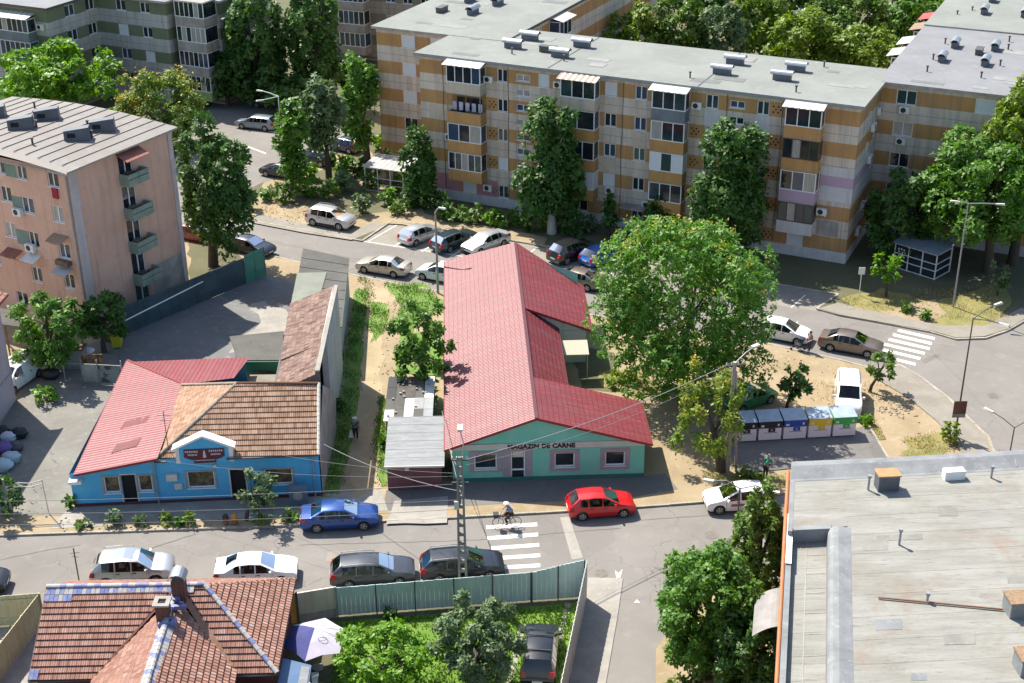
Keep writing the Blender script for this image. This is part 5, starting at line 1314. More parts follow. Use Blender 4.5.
# painted marks
def quad_mark(name, q, z=.014, m=None):
    mb = MB(); mb.face([(p.x, p.y, z) for p in Gp(q)][::-1]); return tag(mb.build(name, m or M['paint']), kind='structure')
for q in ((486,527.5,537,524.5), (487,538.5,538,534.6), (491,548.5,539,545), (495,558.5,540,555.4), (497,568,540,565.5)):
    quad_mark('crosswalk_stripe', [(q[0],q[1]-1.8), (q[2],q[3]-1.8), (q[2]+.3,q[3]+1.8), (q[0]+.3,q[1]+1.8)])
for x0, y0, x1, y1 in ((898,330.4,935,338.7), (893.3,334.7,932,343.8), (889,339.5,930,348.9), (884.5,344.3,925,353.6), (880.5,349.3,920.5,358.7), (877,354.8,915.7,364.5)):
    quad_mark('crosswalk_stripe', [(x0,y0-1.25), (x1,y1-1.25), (x1-.6,y1+1.25), (x0-.6,y0+1.25)])
quad_mark('concrete_strip', [(560,517.5), (569,516.5), (583,558), (572,560)], .012, M['concrete'])
def line(t, s0, s1, w=.1):
    mb = MB(); a, b = TS(t-w/2,s0,.016), TS(t+w/2,s0,.016); c, d = TS(t+w/2+.4,s1,.016), TS(t-w/2+.4,s1,.016)
    mb.face([a,b,c,d]); return tag(mb.build('bay_line', M['paint']), kind='structure')
for t in (-60.6, -58.0, -55.2, -52.4, -49.6, -46.9, -44.2, -41.5, -38.8, -28.6, -25.9, -23.2): line(t, 97.5 if t < -35 else 99.6, 102.4)
mb = MB(); mb.face([TS(-61,97.42,.018), TS(-38,98.8,.018), TS(-38,98.9,.018), TS(-61,97.52,.018)]); tag(mb.build('road_edge_line', M['paint']), kind='structure')
for px in (240,):
    quad_mark('bay_line', [(px,140-(px-240)*.0+4), (px+26,150+4), (px+26,151.2+4), (px,141.2+4)], Z1+.02)
quad_mark('bay_line', [(243,127), (282,134), (282,135), (243,128)], Z1+.02)
# asphalt repairs and covers
for q, mm in (([(840,345),(0,0)], None),):
    pass
quad_mark('asphalt_patch', [(921,360), (938,353), (941,356), (924,364)], .013, M['asphalt_fresh'])
quad_mark('asphalt_patch', [(327,552), (341,551), (342,561), (326,562)], .013, M['pavement'])
def cover(px, py, r=.42, m='greymetal'):
    c = G(px, py); mb = MB(); n = 18
    mb.face([(c.x+r*math.cos(2*math.pi*k/n), c.y+r*math.sin(2*math.pi*k/n), .016) for k in range(n)])
    for k in range(-2, 3): mb.box(c.x-r*.7, c.x+r*.7, c.y+k*.13-.02, c.y+k*.13+.02, .017, .024)
    o = mb.build('manhole_cover', M['manhole']); return o
M['manhole'] = mat('iron_cover', (.14,.12,.1), (.2,.175,.15), s=5., r=.7)
for (px, py, l) in ((601,573,'round manhole cover in the pavement at the corner of the lane'), (993,396,'round manhole cover in the asphalt of the road junction'), (711,535,'manhole cover in the road by the leafy tree in the foreground')):
    tag(cover(px, py), l, 'manhole cover')
for c, q in enumerate(([(616,570),(620,575),(623,570),(621,577),(617,578)], [(634,603),(637,599.5),(640,603)])):
    quad_mark('road_arrow', q[::-1] if c else [(615,570.5),(618.5,573.5),(622.5,569.5),(620.5,577.5),(616.5,578.5)][::-1], .018)
# cracks sealed with tar
def crack(pts, w=.05):
    mb = MB(); P = Gp(pts)
    for a, b in zip(P, P[1:]):
        d = (b-a); n = max(2, int(d.length/.6)); prev = None
        for i in range(n+1):
            p = a+d*(i/n)+Vector((random.uniform(-.05,.05), random.uniform(-.05,.05), 0)); e = Vector((-d.y,d.x,0)).normalized()*w/2
            if prev: mb.face([(prev[0].x,prev[0].y,.013),(prev[1].x,prev[1].y,.013),((p+e).x,(p+e).y,.013),((p-e).x,(p-e).y,.013)])
            prev = (p-e, p+e)
    return tag(mb.build('tar_seam', M['tar']), kind='structure')
M['tar'] = mat('tar', (.1,.095,.09), (.16,.15,.14), s=2., r=.8)
crack([(140,552), (195,534)], .07); crack([(300,545), (480,540), (620,528)], .04); crack([(0,560), (60,548), (80,545)], .05); crack([(594,579), (623,579)], .08); crack([(620,583),(612,640),(604,683)], .06)
crack([(640,520), (700,516), (760,512)], .04); crack([(250,237), (330,254), (440,275)], .03); crack([(930,350), (960,380), (1005,430)], .03); crack([(840,340), (905,350), (1000,372)], .03)
# scattered grass and clods (uncountable)
def grass(name, areas, m, h=.12, wdt=.035, seed=3):
    rg = np.random.default_rng(seed); V = []; F = []
    for (quad, n, z) in areas:
        P = [G(*q, z) for q in quad]; X = np.array([p.x for p in P]); Y = np.array([p.y for p in P])
        px = rg.uniform(X.min(), X.max(), n*4); py = rg.uniform(Y.min(), Y.max(), n*4); ins = np.zeros(n*4, bool); j = len(P)-1
        px2 = px+rg.normal(0, .25, n*4); py2 = py+rg.normal(0, .25, n*4)
        for i in range(len(P)):
            c = ((Y[i] > py2) != (Y[j] > py2)); ins ^= c & (px2 < (X[j]-X[i])*(py2-Y[i])/(Y[j]-Y[i]+1e-9)+X[i]); j = i
        sel = np.where(ins & (np.sin(px*1.7+py)*np.sin(py*1.3-px*.6) > rg.uniform(-1, .6, n*4)))[0][:n]; x, y = px[sel], py[sel]; n = len(sel)
        th = rg.random(n)*6.283; hh = h*(.5+rg.random(n)); lx = rg.normal(0,.06,n); ly = rg.normal(0,.06,n)
        for i in range(n):
            c, s = math.cos(th[i])*wdt, math.sin(th[i])*wdt; k = len(V)
            V += [(x[i]-c, y[i]-s, z), (x[i]+c, y[i]+s, z), (x[i]+lx[i], y[i]+ly[i], z+hh[i])]; F.append((k,k+1,k+2))
    me = bpy.data.meshes.new(name); me.from_pydata(V, [], F); me.materials.append(m)
    o = bpy.data.objects.new(name, me); LINK(o); return tag(o, kind='stuff')
M['blade'] = leaf_mat('grass_blade', (.05,.12,.015), (.1,.19,.03), (.16,.24,.05), .2, .6)
M['dryblade'] = leaf_mat('dry_grass_blade', (.18,.16,.05), (.32,.26,.1), (.42,.36,.17), .15, .7)
g1 = grass('grass', [([(338,624),(580,604),(557,690),(330,690)], 9000, .03), ([(378,396),(387,398),(389,420),(388,486),(380,487),(377,440)], 1500, Z1), ([(383,283),(428,284),(436,300),(420,318),(412,332),(396,330),(402,305)], 1700, Z1), ([(372,302),(388,304),(387,326),(372,342),(368,330)], 700, Z1), ([(326,498),(342,495),(352,400),(372,290),(360,270),(348,330)], 3200, Z1)], M['blade'], .16, .04)
tag(g1, 'short green grass of the lawn and along the dirt path', 'grass')
g2 = grass('dry_grass', [([(838,298),(1000,284),(1010,325),(850,309)], 2600, Z1), ([(905,440),(950,430),(962,448),(900,462)], 700, Z1), ([(600,372),(640,372),(660,395),(606,388)], 700, Z1), ([(700,472),(790,478),(790,490),(710,486)], 900, Z1), ([(858,412),(876,420),(886,440),(872,440)], 400, Z1), ([(262,196),(345,205),(352,232),(256,216)], 500, Z1), ([(800,380),(900,385),(900,410),(810,400)], 300, Z1)], M['dryblade'], .15, .03, 5)
tag(g2, 'dry yellow grass on the verge and the bare corner plot', 'grass')
mb = MB(); rr = random.Random(4)
for quad, n in (([(760,345),(890,375),(960,455),(800,430)], 60), ([(60,518),(310,516),(310,528),(60,533)], 160), ([(395,430),(372,380),(395,300),(405,300)], 60), ([(655,395),(700,400),(720,470),(660,470)], 70), ([(255,195),(340,205),(345,235),(255,218)], 60), ([(885,400),(908,404),(912,412),(890,410)], 40), ([(0,490),(40,480),(50,530),(0,535)], 50), ([(870,405),(908,410),(905,420),(876,412)], 60)):
    P = [G(*q, Z1) for q in quad]
    for i in range(n):
        a, b = rr.random(), rr.random(); p = (P[0]*(1-a)+P[1]*a)*(1-b)+(P[3]*(1-a)+P[2]*a)*b
        r_ = rr.uniform(.03,.09); mb.blob((p.x,p.y,Z1+.02+r_*.2), (r_,r_*rr.uniform(.6,1),r_*.5), 5)
tag(mb.build('stones', M['stone'] if 'stone' in M else M.setdefault('stone', mat('pale_stone', (.36,.31,.24), (.26,.22,.17), s=3., r=.95))), 'small stones and clods scattered over the bare earth', 'stones', kind='stuff')
# ================================================================== trees and shrubs
LEAF = {
 'dark':   leaf_mat('dark_green_leaves', (.03,.075,.014), (.05,.12,.02), (.085,.18,.03), .28),
 'mid':    leaf_mat('mid_green_leaves', (.04,.105,.012), (.075,.18,.02), (.13,.26,.03), .3),
 'bright': leaf_mat('bright_green_leaves', (.06,.15,.008), (.115,.26,.014), (.18,.34,.024), .32),
 'yellow': leaf_mat('yellowish_green_leaves', (.065,.135,.01), (.13,.22,.02), (.22,.29,.035), .3),
 'grey':   leaf_mat('greyish_green_leaves', (.055,.105,.035), (.1,.165,.06), (.17,.24,.1), .25),
 'olive':  leaf_mat('olive_green_leaves', (.045,.1,.012), (.085,.165,.02), (.15,.23,.035), .28),
 'heaven': leaf_mat('tree_of_heaven_leaves', (.042,.13,.014), (.08,.21,.02), (.14,.28,.03), .3),
 'conifer':leaf_mat('conifer_needles', (.025,.07,.012), (.05,.11,.018), (.085,.16,.026), .15),
}
M['bloom'] = leaf_mat('ochre_seed_clusters', (.26,.26,.035), (.42,.38,.06), (.52,.42,.08), .25)
def mesh_from(name, V, F, m, tri=False):
    me = bpy.data.meshes.new(name); nv, nf = len(V), len(F); k = F.shape[1]
    me.vertices.add(nv); me.vertices.foreach_set('co', V.astype(np.float32).ravel())
    me.loops.add(nf*k); me.loops.foreach_set('vertex_index', F.astype(np.int32).ravel())
    me.polygons.add(nf); me.polygons.foreach_set('loop_start', np.arange(0, nf*k, k, dtype=np.int32)); 
    me.update(calc_edges=True); me.materials.append(m); return me
def unit(a): return a/np.maximum(1e-9, np.linalg.norm(a, axis=1))[:, None]
def leaf_cards(C, Nn, size, rg, long=1.5, droop=0.0):
    """rhombic leaves at centres C, facing Nn"""
    n = len(C); t = unit(np.cross(Nn, rg.normal(size=(n,3)))); b = np.cross(Nn, t)
    t[:, 2] -= droop; t = unit(t); b = unit(np.cross(Nn, t))
    L = size*(.65+.7*rg.random(n))[:, None]; Wd = L/long
    fold = Nn*L*.18
    P0 = C-t*L*.5; P1 = C+b*Wd*.5+fold; P2 = C+t*L*.5; P3 = C-b*Wd*.5+fold
    V = np.stack([P0,P1,P2,P3], 1).reshape(-1, 3); F = np.arange(n*4).reshape(-1, 4)
    return V, F
def crown_points(rx, ry, rz, n, style, rg, lobes=26, fill=.3):
    """cluster centres on a set of branch-end lobes, leaving gaps between them"""
    D = []
    for i in range(lobes):
        if style == 'column':
            z = rg.uniform(-.95, .95); a = rg.uniform(0, 6.283); pr = (1-abs(z)**3.5)**.5*(.82+.18*(1-z))
            q = .6*math.sqrt(rg.random())+.12; D.append((pr*q*math.cos(a), pr*q*math.sin(a), z*.9, rg.uniform(.3,.46)*max(.4, pr)))
        elif style == 'cone':
            z = rg.uniform(-1, .9); a = rg.uniform(0, 6.283); pr = (1-z)/2*.95+.06
            q = .75*math.sqrt(rg.random())+.15; D.append((pr*q*math.cos(a), pr*q*math.sin(a), z*.95, .16+.24*pr))
        else:
            zz = 1-2*(i+.5)/lobes; fa = i*2.399963+rg.uniform(-.35,.35); rr_ = math.sqrt(1-zz*zz)
            d = np.array([rr_*math.cos(fa), rr_*math.sin(fa), zz])
            d = d/((np.abs(d)**2.7).sum()**(1/2.7))
            if style == 'dome' and d[2] < -.6: d[2] = -.6
            q = rg.uniform(.5, .88) if style != 'loose' else rg.uniform(.5, .98); D.append((d[0]*q, d[1]*q, d[2]*q, rg.uniform(.16,.31) if style != 'loose' else rg.uniform(.13,.25)))
    D = np.array(D); w = D[:, 3]**2; w /= w.sum()
    k = rg.choice(len(D), size=n, p=w); d = unit(rg.normal(size=(n,3)) + np.array([0,0,.25]))
    rr = np.where(rg.random(n) < fill, rg.random(n)**.5, .78+.24*rg.random(n))
    P = D[k, :3]+d*(D[k, 3]*rr)[:, None]
    sc = np.array([rx, ry, rz]); return P*sc, unit(d/sc*min(rx, rz)+.45*rg.normal(size=(n,3))), D*np.array([rx,ry,rz,1])
def foliage(name, rx, ry, rz, zc, n, leaf, style, m, seed, lobes=26, long=1.6, droop=0., cl=6, spread=None):
    rg = np.random.default_rng(seed); nc = max(8, n//cl)
    P, Nn, D = crown_points(rx, ry, rz, nc, style, rg, lobes)
    # sprays: leaves radiate from every twig end like the spokes of a small umbrella
    N1 = unit(Nn*.75+np.array([0,0,.55])+.3*rg.normal(size=Nn.shape)); ta = unit(np.cross(N1, rg.normal(size=Nn.shape))); tb = np.cross(N1, ta)
    th = (np.arange(cl)/cl*2*np.pi)[None, :]+rg.random((nc,cl))*1.2; ph = rg.uniform(-.55-droop*.5, .45-droop*.3, (nc,cl))
    e = ta[:, None]*np.cos(th)[..., None]+tb[:, None]*np.sin(th)[..., None]
    t = e*np.cos(ph)[..., None]+N1[:, None]*np.sin(ph)[..., None]; nn = N1[:, None]*np.cos(ph)[..., None]-e*np.sin(ph)[..., None]
    L_ = leaf*(.75+.7*rg.random((nc,cl,1))); bb = np.cross(nn, t); C0 = P[:, None]+rg.normal(size=(nc,cl,3))*leaf*.16
    V = np.stack([C0+t*L_*.06, C0+t*L_*.55+bb*L_/long*.5-nn*L_*.08, C0+t*L_*1.1-nn*L_*.12, C0+t*L_*.55-bb*L_/long*.5-nn*L_*.08], 2).reshape(-1,3)
    F = np.arange(nc*cl*4).reshape(-1,4); V[:, 2] += zc
    return mesh_from(name, V, F, m), D, P, Nn
def trunk_mesh(par, name, h, r, D, zc, m, seed, lean=0.0, nlimb=7):
    rr = random.Random(seed); mb = MB()
    top = Vector((lean, rr.uniform(-.2,.2), h)); pts = [Vector((0,0,-.15)), Vector((lean*.2, 0, h*.35)), Vector((lean*.6, rr.uniform(-.1,.1), h*.7)), top]
    mb.tube(pts, [r*1.25, r, r*.8, r*.55], 9)
    idx = sorted(range(len(D)), key=lambda i: -D[i][3])[:nlimb]
    for i in idx:
        e = Vector((D[i][0], D[i][1], D[i][2]+zc)); s = pts[1].lerp(top, rr.uniform(.45, 1.0))
        if e.z < s.z-.5: s = pts[1].lerp(top, .4)
        mid = s.lerp(e, .5)+Vector((rr.uniform(-.2,.2), rr.uniform(-.2,.2), .25))
        mb.tube([s, mid, e], [r*.42, r*.26, r*.08], 6, cap=False)
    o = mb.build(name, m, par, smooth=60); return o
TREES = []
def tree(label, base, box, kind='dark', style='round', dens=1.0, leaf=None, name='tree', group=None, bark='bark', bloom=0, lobes=26, z0=Z1, long=1.6, droop=0., seed=None, depth=1.0, minrz=.3, cl=6, cat='tree'):
    """base: pixel of the foot; box: the crown's outline in the photograph (x0,y0,x1,y1)"""
    seed = seed or (len(TREES)*7+13); TREES.append(label)
    B = G(*base, z0); cx, cy = (box[0]+box[2])/2, (box[1]+box[3])/2
    lo, hi = -2.0, 40.0
    for _ in range(50):
        m_ = (lo+hi)/2
        if proj((B.x, B.y, m_))[1] > cy: lo = m_
        else: hi = m_
    zc = (lo+hi)/2; px, py, k = proj((B.x, B.y, zc))
    rx = (box[2]-box[0])/2/k; ph = math.atan2(CAM_H-zc, B.y); hh = (box[3]-box[1])/2/k
    ry = rx*depth
    rz = math.sqrt(max((minrz*rx)**2, hh*hh-(ry*math.sin(ph))**2))/math.cos(ph)
    offx = (cx-px)/k
    zc = max(zc, rz*.55+.2+z0)
    lf = leaf or max(.16, 4.0/k)
    area = 4*math.pi*((rx*rz)**.5)**2*1.1
    n = int(min(46000, max(260, dens*area/(lf*lf)*5.2)))
    t = thing(name, label, cat, (B.x, B.y, 0), 0, group)
    me, D, P, Nn = foliage('crown', rx, ry, rz, zc, n, lf, style, LEAF[kind], seed, lobes, long, droop, cl)
    me.transform(Matrix.Translation((offx, 0, 0)))
    c = bpy.data.objects.new('crown', me); LINK(c); c.parent = t
    D2 = D.copy(); D2[:, 0] += offx
    r = max(.05, min(.38, .06*(rx+rz)*.8))
    trunk_mesh(t, 'trunk', max(.3, zc-rz*.25), r, D2, zc, M[bark], seed, offx*.8)
    if bloom:
        rg = np.random.default_rng(seed+5); up = P[(P[:, 2] > -rz*.2) & (np.sin(P[:, 0]*1.1+seed)*np.cos(P[:, 1]*1.3)+.8*P[:, 2]/rz > .25)]
        nb = min(len(up), int(bloom)); sel = up[rg.choice(len(up), nb, replace=False)]
        C = np.repeat(sel*1.03, 7, 0)+rg.normal(size=(nb*7,3))*lf*.65; C[:, 2] += zc+.12; C[:, 0] += offx
        V, F = leaf_cards(C, unit(rg.normal(size=(nb*7,3))+np.array([0,-.2,.6])), lf*.75, rg, 2.0)
        o = bpy.data.objects.new('seed_cluster', mesh_from('seed_cluster', V, F, M['bloom'])); LINK(o); o.parent = t; o['kind'] = 'stuff'
    return t

BGR = 'broad trees behind the apartment blocks'
# --- upper left
tree('bright green broad tree behind the grey roof of the pink block', (60,128), (-6,40,112,116), 'bright', 'dome', lobes=34)
tree('tree of heaven with ochre seed clusters, between the pink block and the green block', (158,150), (108,70,206,140), 'olive', 'loose', lobes=44, bloom=150, droop=.5, long=2.4)
tree('dark round tree with a bare trunk at the street corner of the pink block', (213,266), (177,122,258,250), 'dark', 'round', lobes=34)
tree('tall dark tree in front of the right end of the green block', (253,105), (220,-10,290,106), 'dark', 'round', lobes=34)
tree('dark tree in front of the far beige block, right of the green block', (316,104), (280,-12,346,100), 'dark', 'round', lobes=34)
tree('tall slim light green poplar beside the left end of the ochre block', (368,165), (337,49,379,146), 'mid', 'column', lobes=24)
tree('slender grey green tree with a double trunk beside the parking lot', (329,178), (300,72,347,152), 'grey', 'column', lobes=24)
tree('upright dark tree right behind the thin street lamp of the parking lot', (293,190), (274,100,313,178), 'mid', 'column', lobes=22, dens=1.2)
tree('narrow dark tree standing beside the small pergola', (417,205), (400,125,438,208), 'dark', 'column', lobes=22)
tree('tall egg shaped tree with a pale trunk in front of the second balcony column', (552,233), (516,96,584,226), 'dark', 'column', bark='limebark', lobes=32, dens=1.2)
tree('bushy yellow green conifer between two balcony columns', (660,236), (640,183,682,232), 'conifer', 'cone', lobes=30)
tree('big dark cone of a tree in front of the right half of the ochre block', (733,262), (689,120,779,258), 'dark', 'column', lobes=36, dens=1.2)
tree('thin young tree against the white plinth of the ochre block', (609,236), (600,194,619,222), 'dark', 'cone', lobes=10)
# --- the big tree of heaven in the middle and its neighbours
tree('huge tree of heaven covered in ochre seed clusters, beside the red roof', (684,398), (592,215,782,402), 'heaven', 'round', dens=2.0, bloom=170, lobes=80, long=2.6, droop=.5, depth=.8, cl=9)
tree('small tree of heaven with ochre clusters around the wooden utility pole', (721,471), (670,360,750,468), 'yellow', 'loose', dens=.4, bloom=70, lobes=22, long=2.4, droop=.5)
tree('young dark leaved tree behind the recycling containers', (786,410), (778,364,812,402), 'dark', 'round', dens=.6, lobes=9)
tree('leaning sapling with thin foliage to the right of the white van', (869,392), (868,348,899,386), 'olive', 'round', dens=.35, lobes=8)
tree('light green sapling in front of the glazed shelter', (886,297), (874,252,902,284), 'bright', 'round', dens=.5, lobes=8)
tree('pale sapling at the right edge behind the street lamp', (997,296), (988,262,1012,290), 'grey', 'round', dens=.4, lobes=8)
tree('loose shrubby tree on the weeds left of the red roof', (424,402), (390,303,452,400), 'mid', 'loose', dens=.5, lobes=30)
# --- right edge
tree('very large bright green tree behind the glazed shelter', (988,272), (924,132,1056,258), 'mid', 'dome', lobes=44, dens=1.1)
tree('large yellow green tree of heaven at the right edge', (1012,264), (986,70,1082,205), 'yellow', 'dome', lobes=36, bloom=60)
tree('dark tree in the shade between the right wing and the shelter', (905,262), (868,170,942,258), 'dark', 'round')
# --- behind the long block
for i, (lab, b, bx, kd) in enumerate([
    ('yellow green round tree behind the roof, right of the back wing', (628,110), (600,6,668,74), 'yellow'),
    ('dull green tree behind the long roof, second from the left', (680,112), (650,-4,712,76), 'olive'),
    ('dark bluish tree in the dip of the tree line behind the long roof', (720,116), (696,6,752,84), 'grey'),
    ('yellowish tree rising above the middle of the long roof', (762,100), (728,-12,790,66), 'yellow'),
    ('broad olive tree behind the right part of the long roof', (800,122), (762,4,845,92), 'yellow'),
    ('large round olive tree rising highest behind the long roof', (850,104), (808,-16,892,70), 'olive'),
    ('pale olive tree beside the roof joint of the right wing', (868,128), (824,26,912,98), 'yellow'),
    ('green tree at the top edge left of the right wing roof', (915,92), (880,-10,946,62), 'mid'),
    ('dark green tree at the top edge behind the lamp', (700,52), (670,-30,742,24), 'dark'),
    ('dark tree at the very top behind the olive crowns', (790,40), (752,-40,828,14), 'dark'),
    ('olive tree at the top edge between the darker crowns', (842,40), (815,-40,880,16), 'olive'),
    ('tall dark tree in the top corner beside the right wing', (925,50), (896,-40,955,20), 'dark'),
    ('small dark conifer beside the balcony of the back wing', (575,60), (563,-8,590,46), 'conifer'),
    ('second dark conifer right of the balcony of the back wing', (600,58), (586,-10,616,44), 'conifer'),
    ('dark tree at the top edge between the conifer and the yellow green crown', (648,40), (618,-30,672,14), 'olive')]):
    tree(lab, b, bx, kd, 'cone' if 'conifer' in lab else 'dome', group=BGR, lobes=30)
for lab, b, bx in (('dark shrub tree in the shade at the foot of the beige block', (352,96), (330,58,372,92)), ('dark tree in the shade left of the parking lot', (228,106), (208,52,246,104)), ('dark low tree below the tall dark trees by the parking lot', (300,116), (262,78,330,116))):
    tree(lab, b, bx, 'dark', 'dome')
# --- beside the pink block
tree('bushy light green walnut at the foot of the pink block', (52,372), (13,295,84,368), 'mid', 'loose', leaf=.26, lobes=44)
tree('dark fig like tree between the walnut and the yard fence', (104,352), (76,290,127,346), 'dark', 'dome', lobes=18)
# --- foreground
tree('big dense green tree in the foreground beside the lane', (706,676), (650,540,764,676), 'mid', 'round', z0=.03, leaf=.21, lobes=56, dens=1.2)
tree('leafy olive tree against the side of the flat roofed building', (757,610), (730,488,790,600), 'olive', 'loose', z0=.03, leaf=.19, lobes=56, dens=.9)
tree('dark green tree below the grey awning of the flat roofed building', (748,705), (706,606,790,720), 'dark', 'round', z0=.03, leaf=.2, lobes=30)
tree('grey green fruit tree on the lawn behind the teal fence', (474,690), (430,596,522,690), 'grey', 'loose', z0=.03, leaf=.19, lobes=34)
tree('bushy bright green tree on the lawn next to the parasol', (382,700), (333,620,437,700), 'bright', 'loose', z0=.03, leaf=.2, lobes=36)
tree('bare street tree with few leaves in front of the blue house', (246,520), (238,468,276,512), 'grey', 'round', dens=.3, lobes=8)

# --- shrubs: individually placed, each with its own outline
def shrub(label, base, w_, h_, kind='mid', group=None, style='dome', z0=Z1, dens=1.0, seed=None, leaf=None, name='shrub', cat='shrub'):
    seed = seed or (len(TREES)*5+3); TREES.append(label)
    B = G(*base, z0); k = proj((B.x, B.y, .5))[2]; rx = w_/2/k; h = h_/k*1.05
    lf = leaf or max(.13, 3.6/k); n = int(max(120, dens*12*rx*h/(lf*lf)*1.6))
    t = thing(name, label, cat, (B.x, B.y, z0), 0, group)
    me, D, P, Nn = foliage('foliage', rx, rx*.85, h*.55, h*.5, min(n, 3500), lf, style, LEAF[kind], seed, 12)
    c = bpy.data.objects.new('foliage', me); LINK(c); c.parent = t
    mb = MB()
    for i in range(4):
        a = i*1.57+.4; mb.tube([(0,0,-.05), (.3*rx*math.cos(a), .3*rx*math.sin(a), h*.6)], [.04,.015], 5)
    mb.build('stem', M['bark'], t); return t
HG1 = 'shrubs along the upper street'
rs = random.Random(9)
rows = [((250,209),(268,22),'dark'), ((268,200),(18,14),'mid'), ((284,202),(26,18),'olive'), ((306,196),(24,18),'bright'), ((310,180),(20,18),'bright'), ((326,198),(24,18),'mid'), ((346,192),(24,20),'grey'), ((345,176),(24,20),'mid'),
        ((360,176),(22,18),'dark'), ((372,190),(22,20),'mid'), ((362,214),(20,22),'grey'), ((388,204),(20,16),'bright'), ((400,214),(22,14),'olive'), ((330,166),(18,14),'dark'), ((385,168),(18,16),'mid'), ((378,150),(16,14),'bright'),
        ((444,220),(16,18),'dark'), ((456,222),(22,16),'mid'), ((474,222),(24,16),'olive'), ((492,225),(22,16),'bright'), ((510,226),(22,16),'mid'), ((528,230),(20,16),'dark'), ((574,236),(26,22),'dark'), ((588,232),(16,16),'grey'), ((640,246),(24,14),'dark'), ((440,206),(16,14),'mid')]
rows[0] = ((250,209),(16,22),'dark')
near = ['the pergola','the silver off roader','the parking lot','the lamp of the parking bays','the dark tree trunk','the ochre block','the white plinth','the sandy verge']
sizes = lambda a, b: 'tall' if b >= 20 else ('broad' if a >= 24 else 'small')
hue = {'dark':'dark green','mid':'green','olive':'olive green','bright':'bright yellow green','grey':'greyish green'}
import itertools
for i, (b, (a, h), kd) in enumerate(rows):
    side = 'left of the pergola' if b[0] < 350 else ('around the pergola' if b[0] < 405 else ('under the pink painted wall' if b[0] < 540 else 'by the plinth beyond the pale trunk'))
    ordn = ['first','second','third','fourth','fifth','sixth','seventh','eighth','ninth','tenth','eleventh','twelfth']
    idx = sorted([j for j, q in enumerate(rows) if (q[0][0] < 350, 350 <= q[0][0] < 405, 405 <= q[0][0] < 540, q[0][0] >= 540) == (b[0] < 350, 350 <= b[0] < 405, 405 <= b[0] < 540, b[0] >= 540)], key=lambda j: (rows[j][0][0], rows[j][0][1])).index(i)
    shrub('%s %s shrub, %s from left %s' % (sizes(a,h), hue[kd], ordn[idx], side), b, a, h, kd, HG1)
PL = 'garden plants in front of the blue house'
for lab, b, a, h, kd in (('spiky grey green agave like plant in front of the blue door', (114,524), 18, 16, 'grey'), ('round grey green cabbage like plant in the bed by the blue house', (142,525), 15, 12, 'grey'),
    ('yellow flowering clump in the bed under the blue house window', (167,524), 15, 12, 'yellow'), ('small green clump between the two yellow plants of the bed', (180,525), 10, 8, 'mid'), ('yellow plant under the pediment window of the blue house', (191,524), 12, 13, 'yellow'),
    ('low withered plant at the left end of the bed', (84,527), 14, 9, 'olive'), ('low scrub in the bed right of the orange flower', (262,523), 22, 8, 'olive'), ('tuft of green at the right end of the bed', (290,521), 16, 10, 'mid'), ('small bush at the left corner of the blue house', (71,508), 10, 14, 'mid'),
    ('pale leaved climbing shrub beside the door of the blue house', (264,505), 24, 30, 'grey')):
    shrub(lab, b, a, h, kd, PL, dens=.8)
for lab, b, a, h, kd in (('bushy tuft of dry and green grass at the foot of the sign pole', (951,442), 22, 20, 'yellow'), ('weeds at the right corner of the container pad', (866,425), 16, 12, 'bright'), ('rusty dry bush under the wooden utility pole', (742,478), 18, 12, 'yellow'),
    ('second dry bush behind the white hatchback', (755,480), 14, 8, 'olive'), ('dry weeds behind the red roof and the big tree', (622,384), 34, 14, 'yellow'), ('dark round bush on the verge right of the glazed shelter', (926,320), 10, 9, 'mid'), ('small bush with a dark shadow on the dry verge', (906,312), 14, 9, 'olive'),
    ('bright weeds in the driveway corner left of the red sheet roof', (47,402), 24, 18, 'bright'), ('tall weeds at the left of the rubbish heap', (10,515), 40, 40, 'dark'), ('green hedge between the pink house and the sandy lane', (30,360), 20, 14, 'mid'),
    ('shrub with yellow leaves beside the yellow bin', (113,340), 14, 16, 'yellow'), ('tall weeds along the foot of the grey boundary wall', (338,410), 12, 14, 'dark'), ('weeds beside the garage wall on the dirt path', (382,448), 10, 14, 'mid'), ('bush between the patchwork shed and the shop wall', (440,372), 16, 22, 'olive'), ('dense low green bushes by the pergola', (400,192), 22, 16, 'mid'),
    ('dark bush in front of the teal fence on the lawn', (391,618), 16, 12, 'dark'), ('flowering rose bush above the teal fence', (493,622), 20, 22, 'grey'), ('low shrubs under the big foreground tree', (684,690), 40, 18, 'olive'), ('dry climbing plant beside the orange gutter', (770,606), 22, 30, 'yellow')):
    shrub(lab, b, a, h, kd, None, dens=.8)
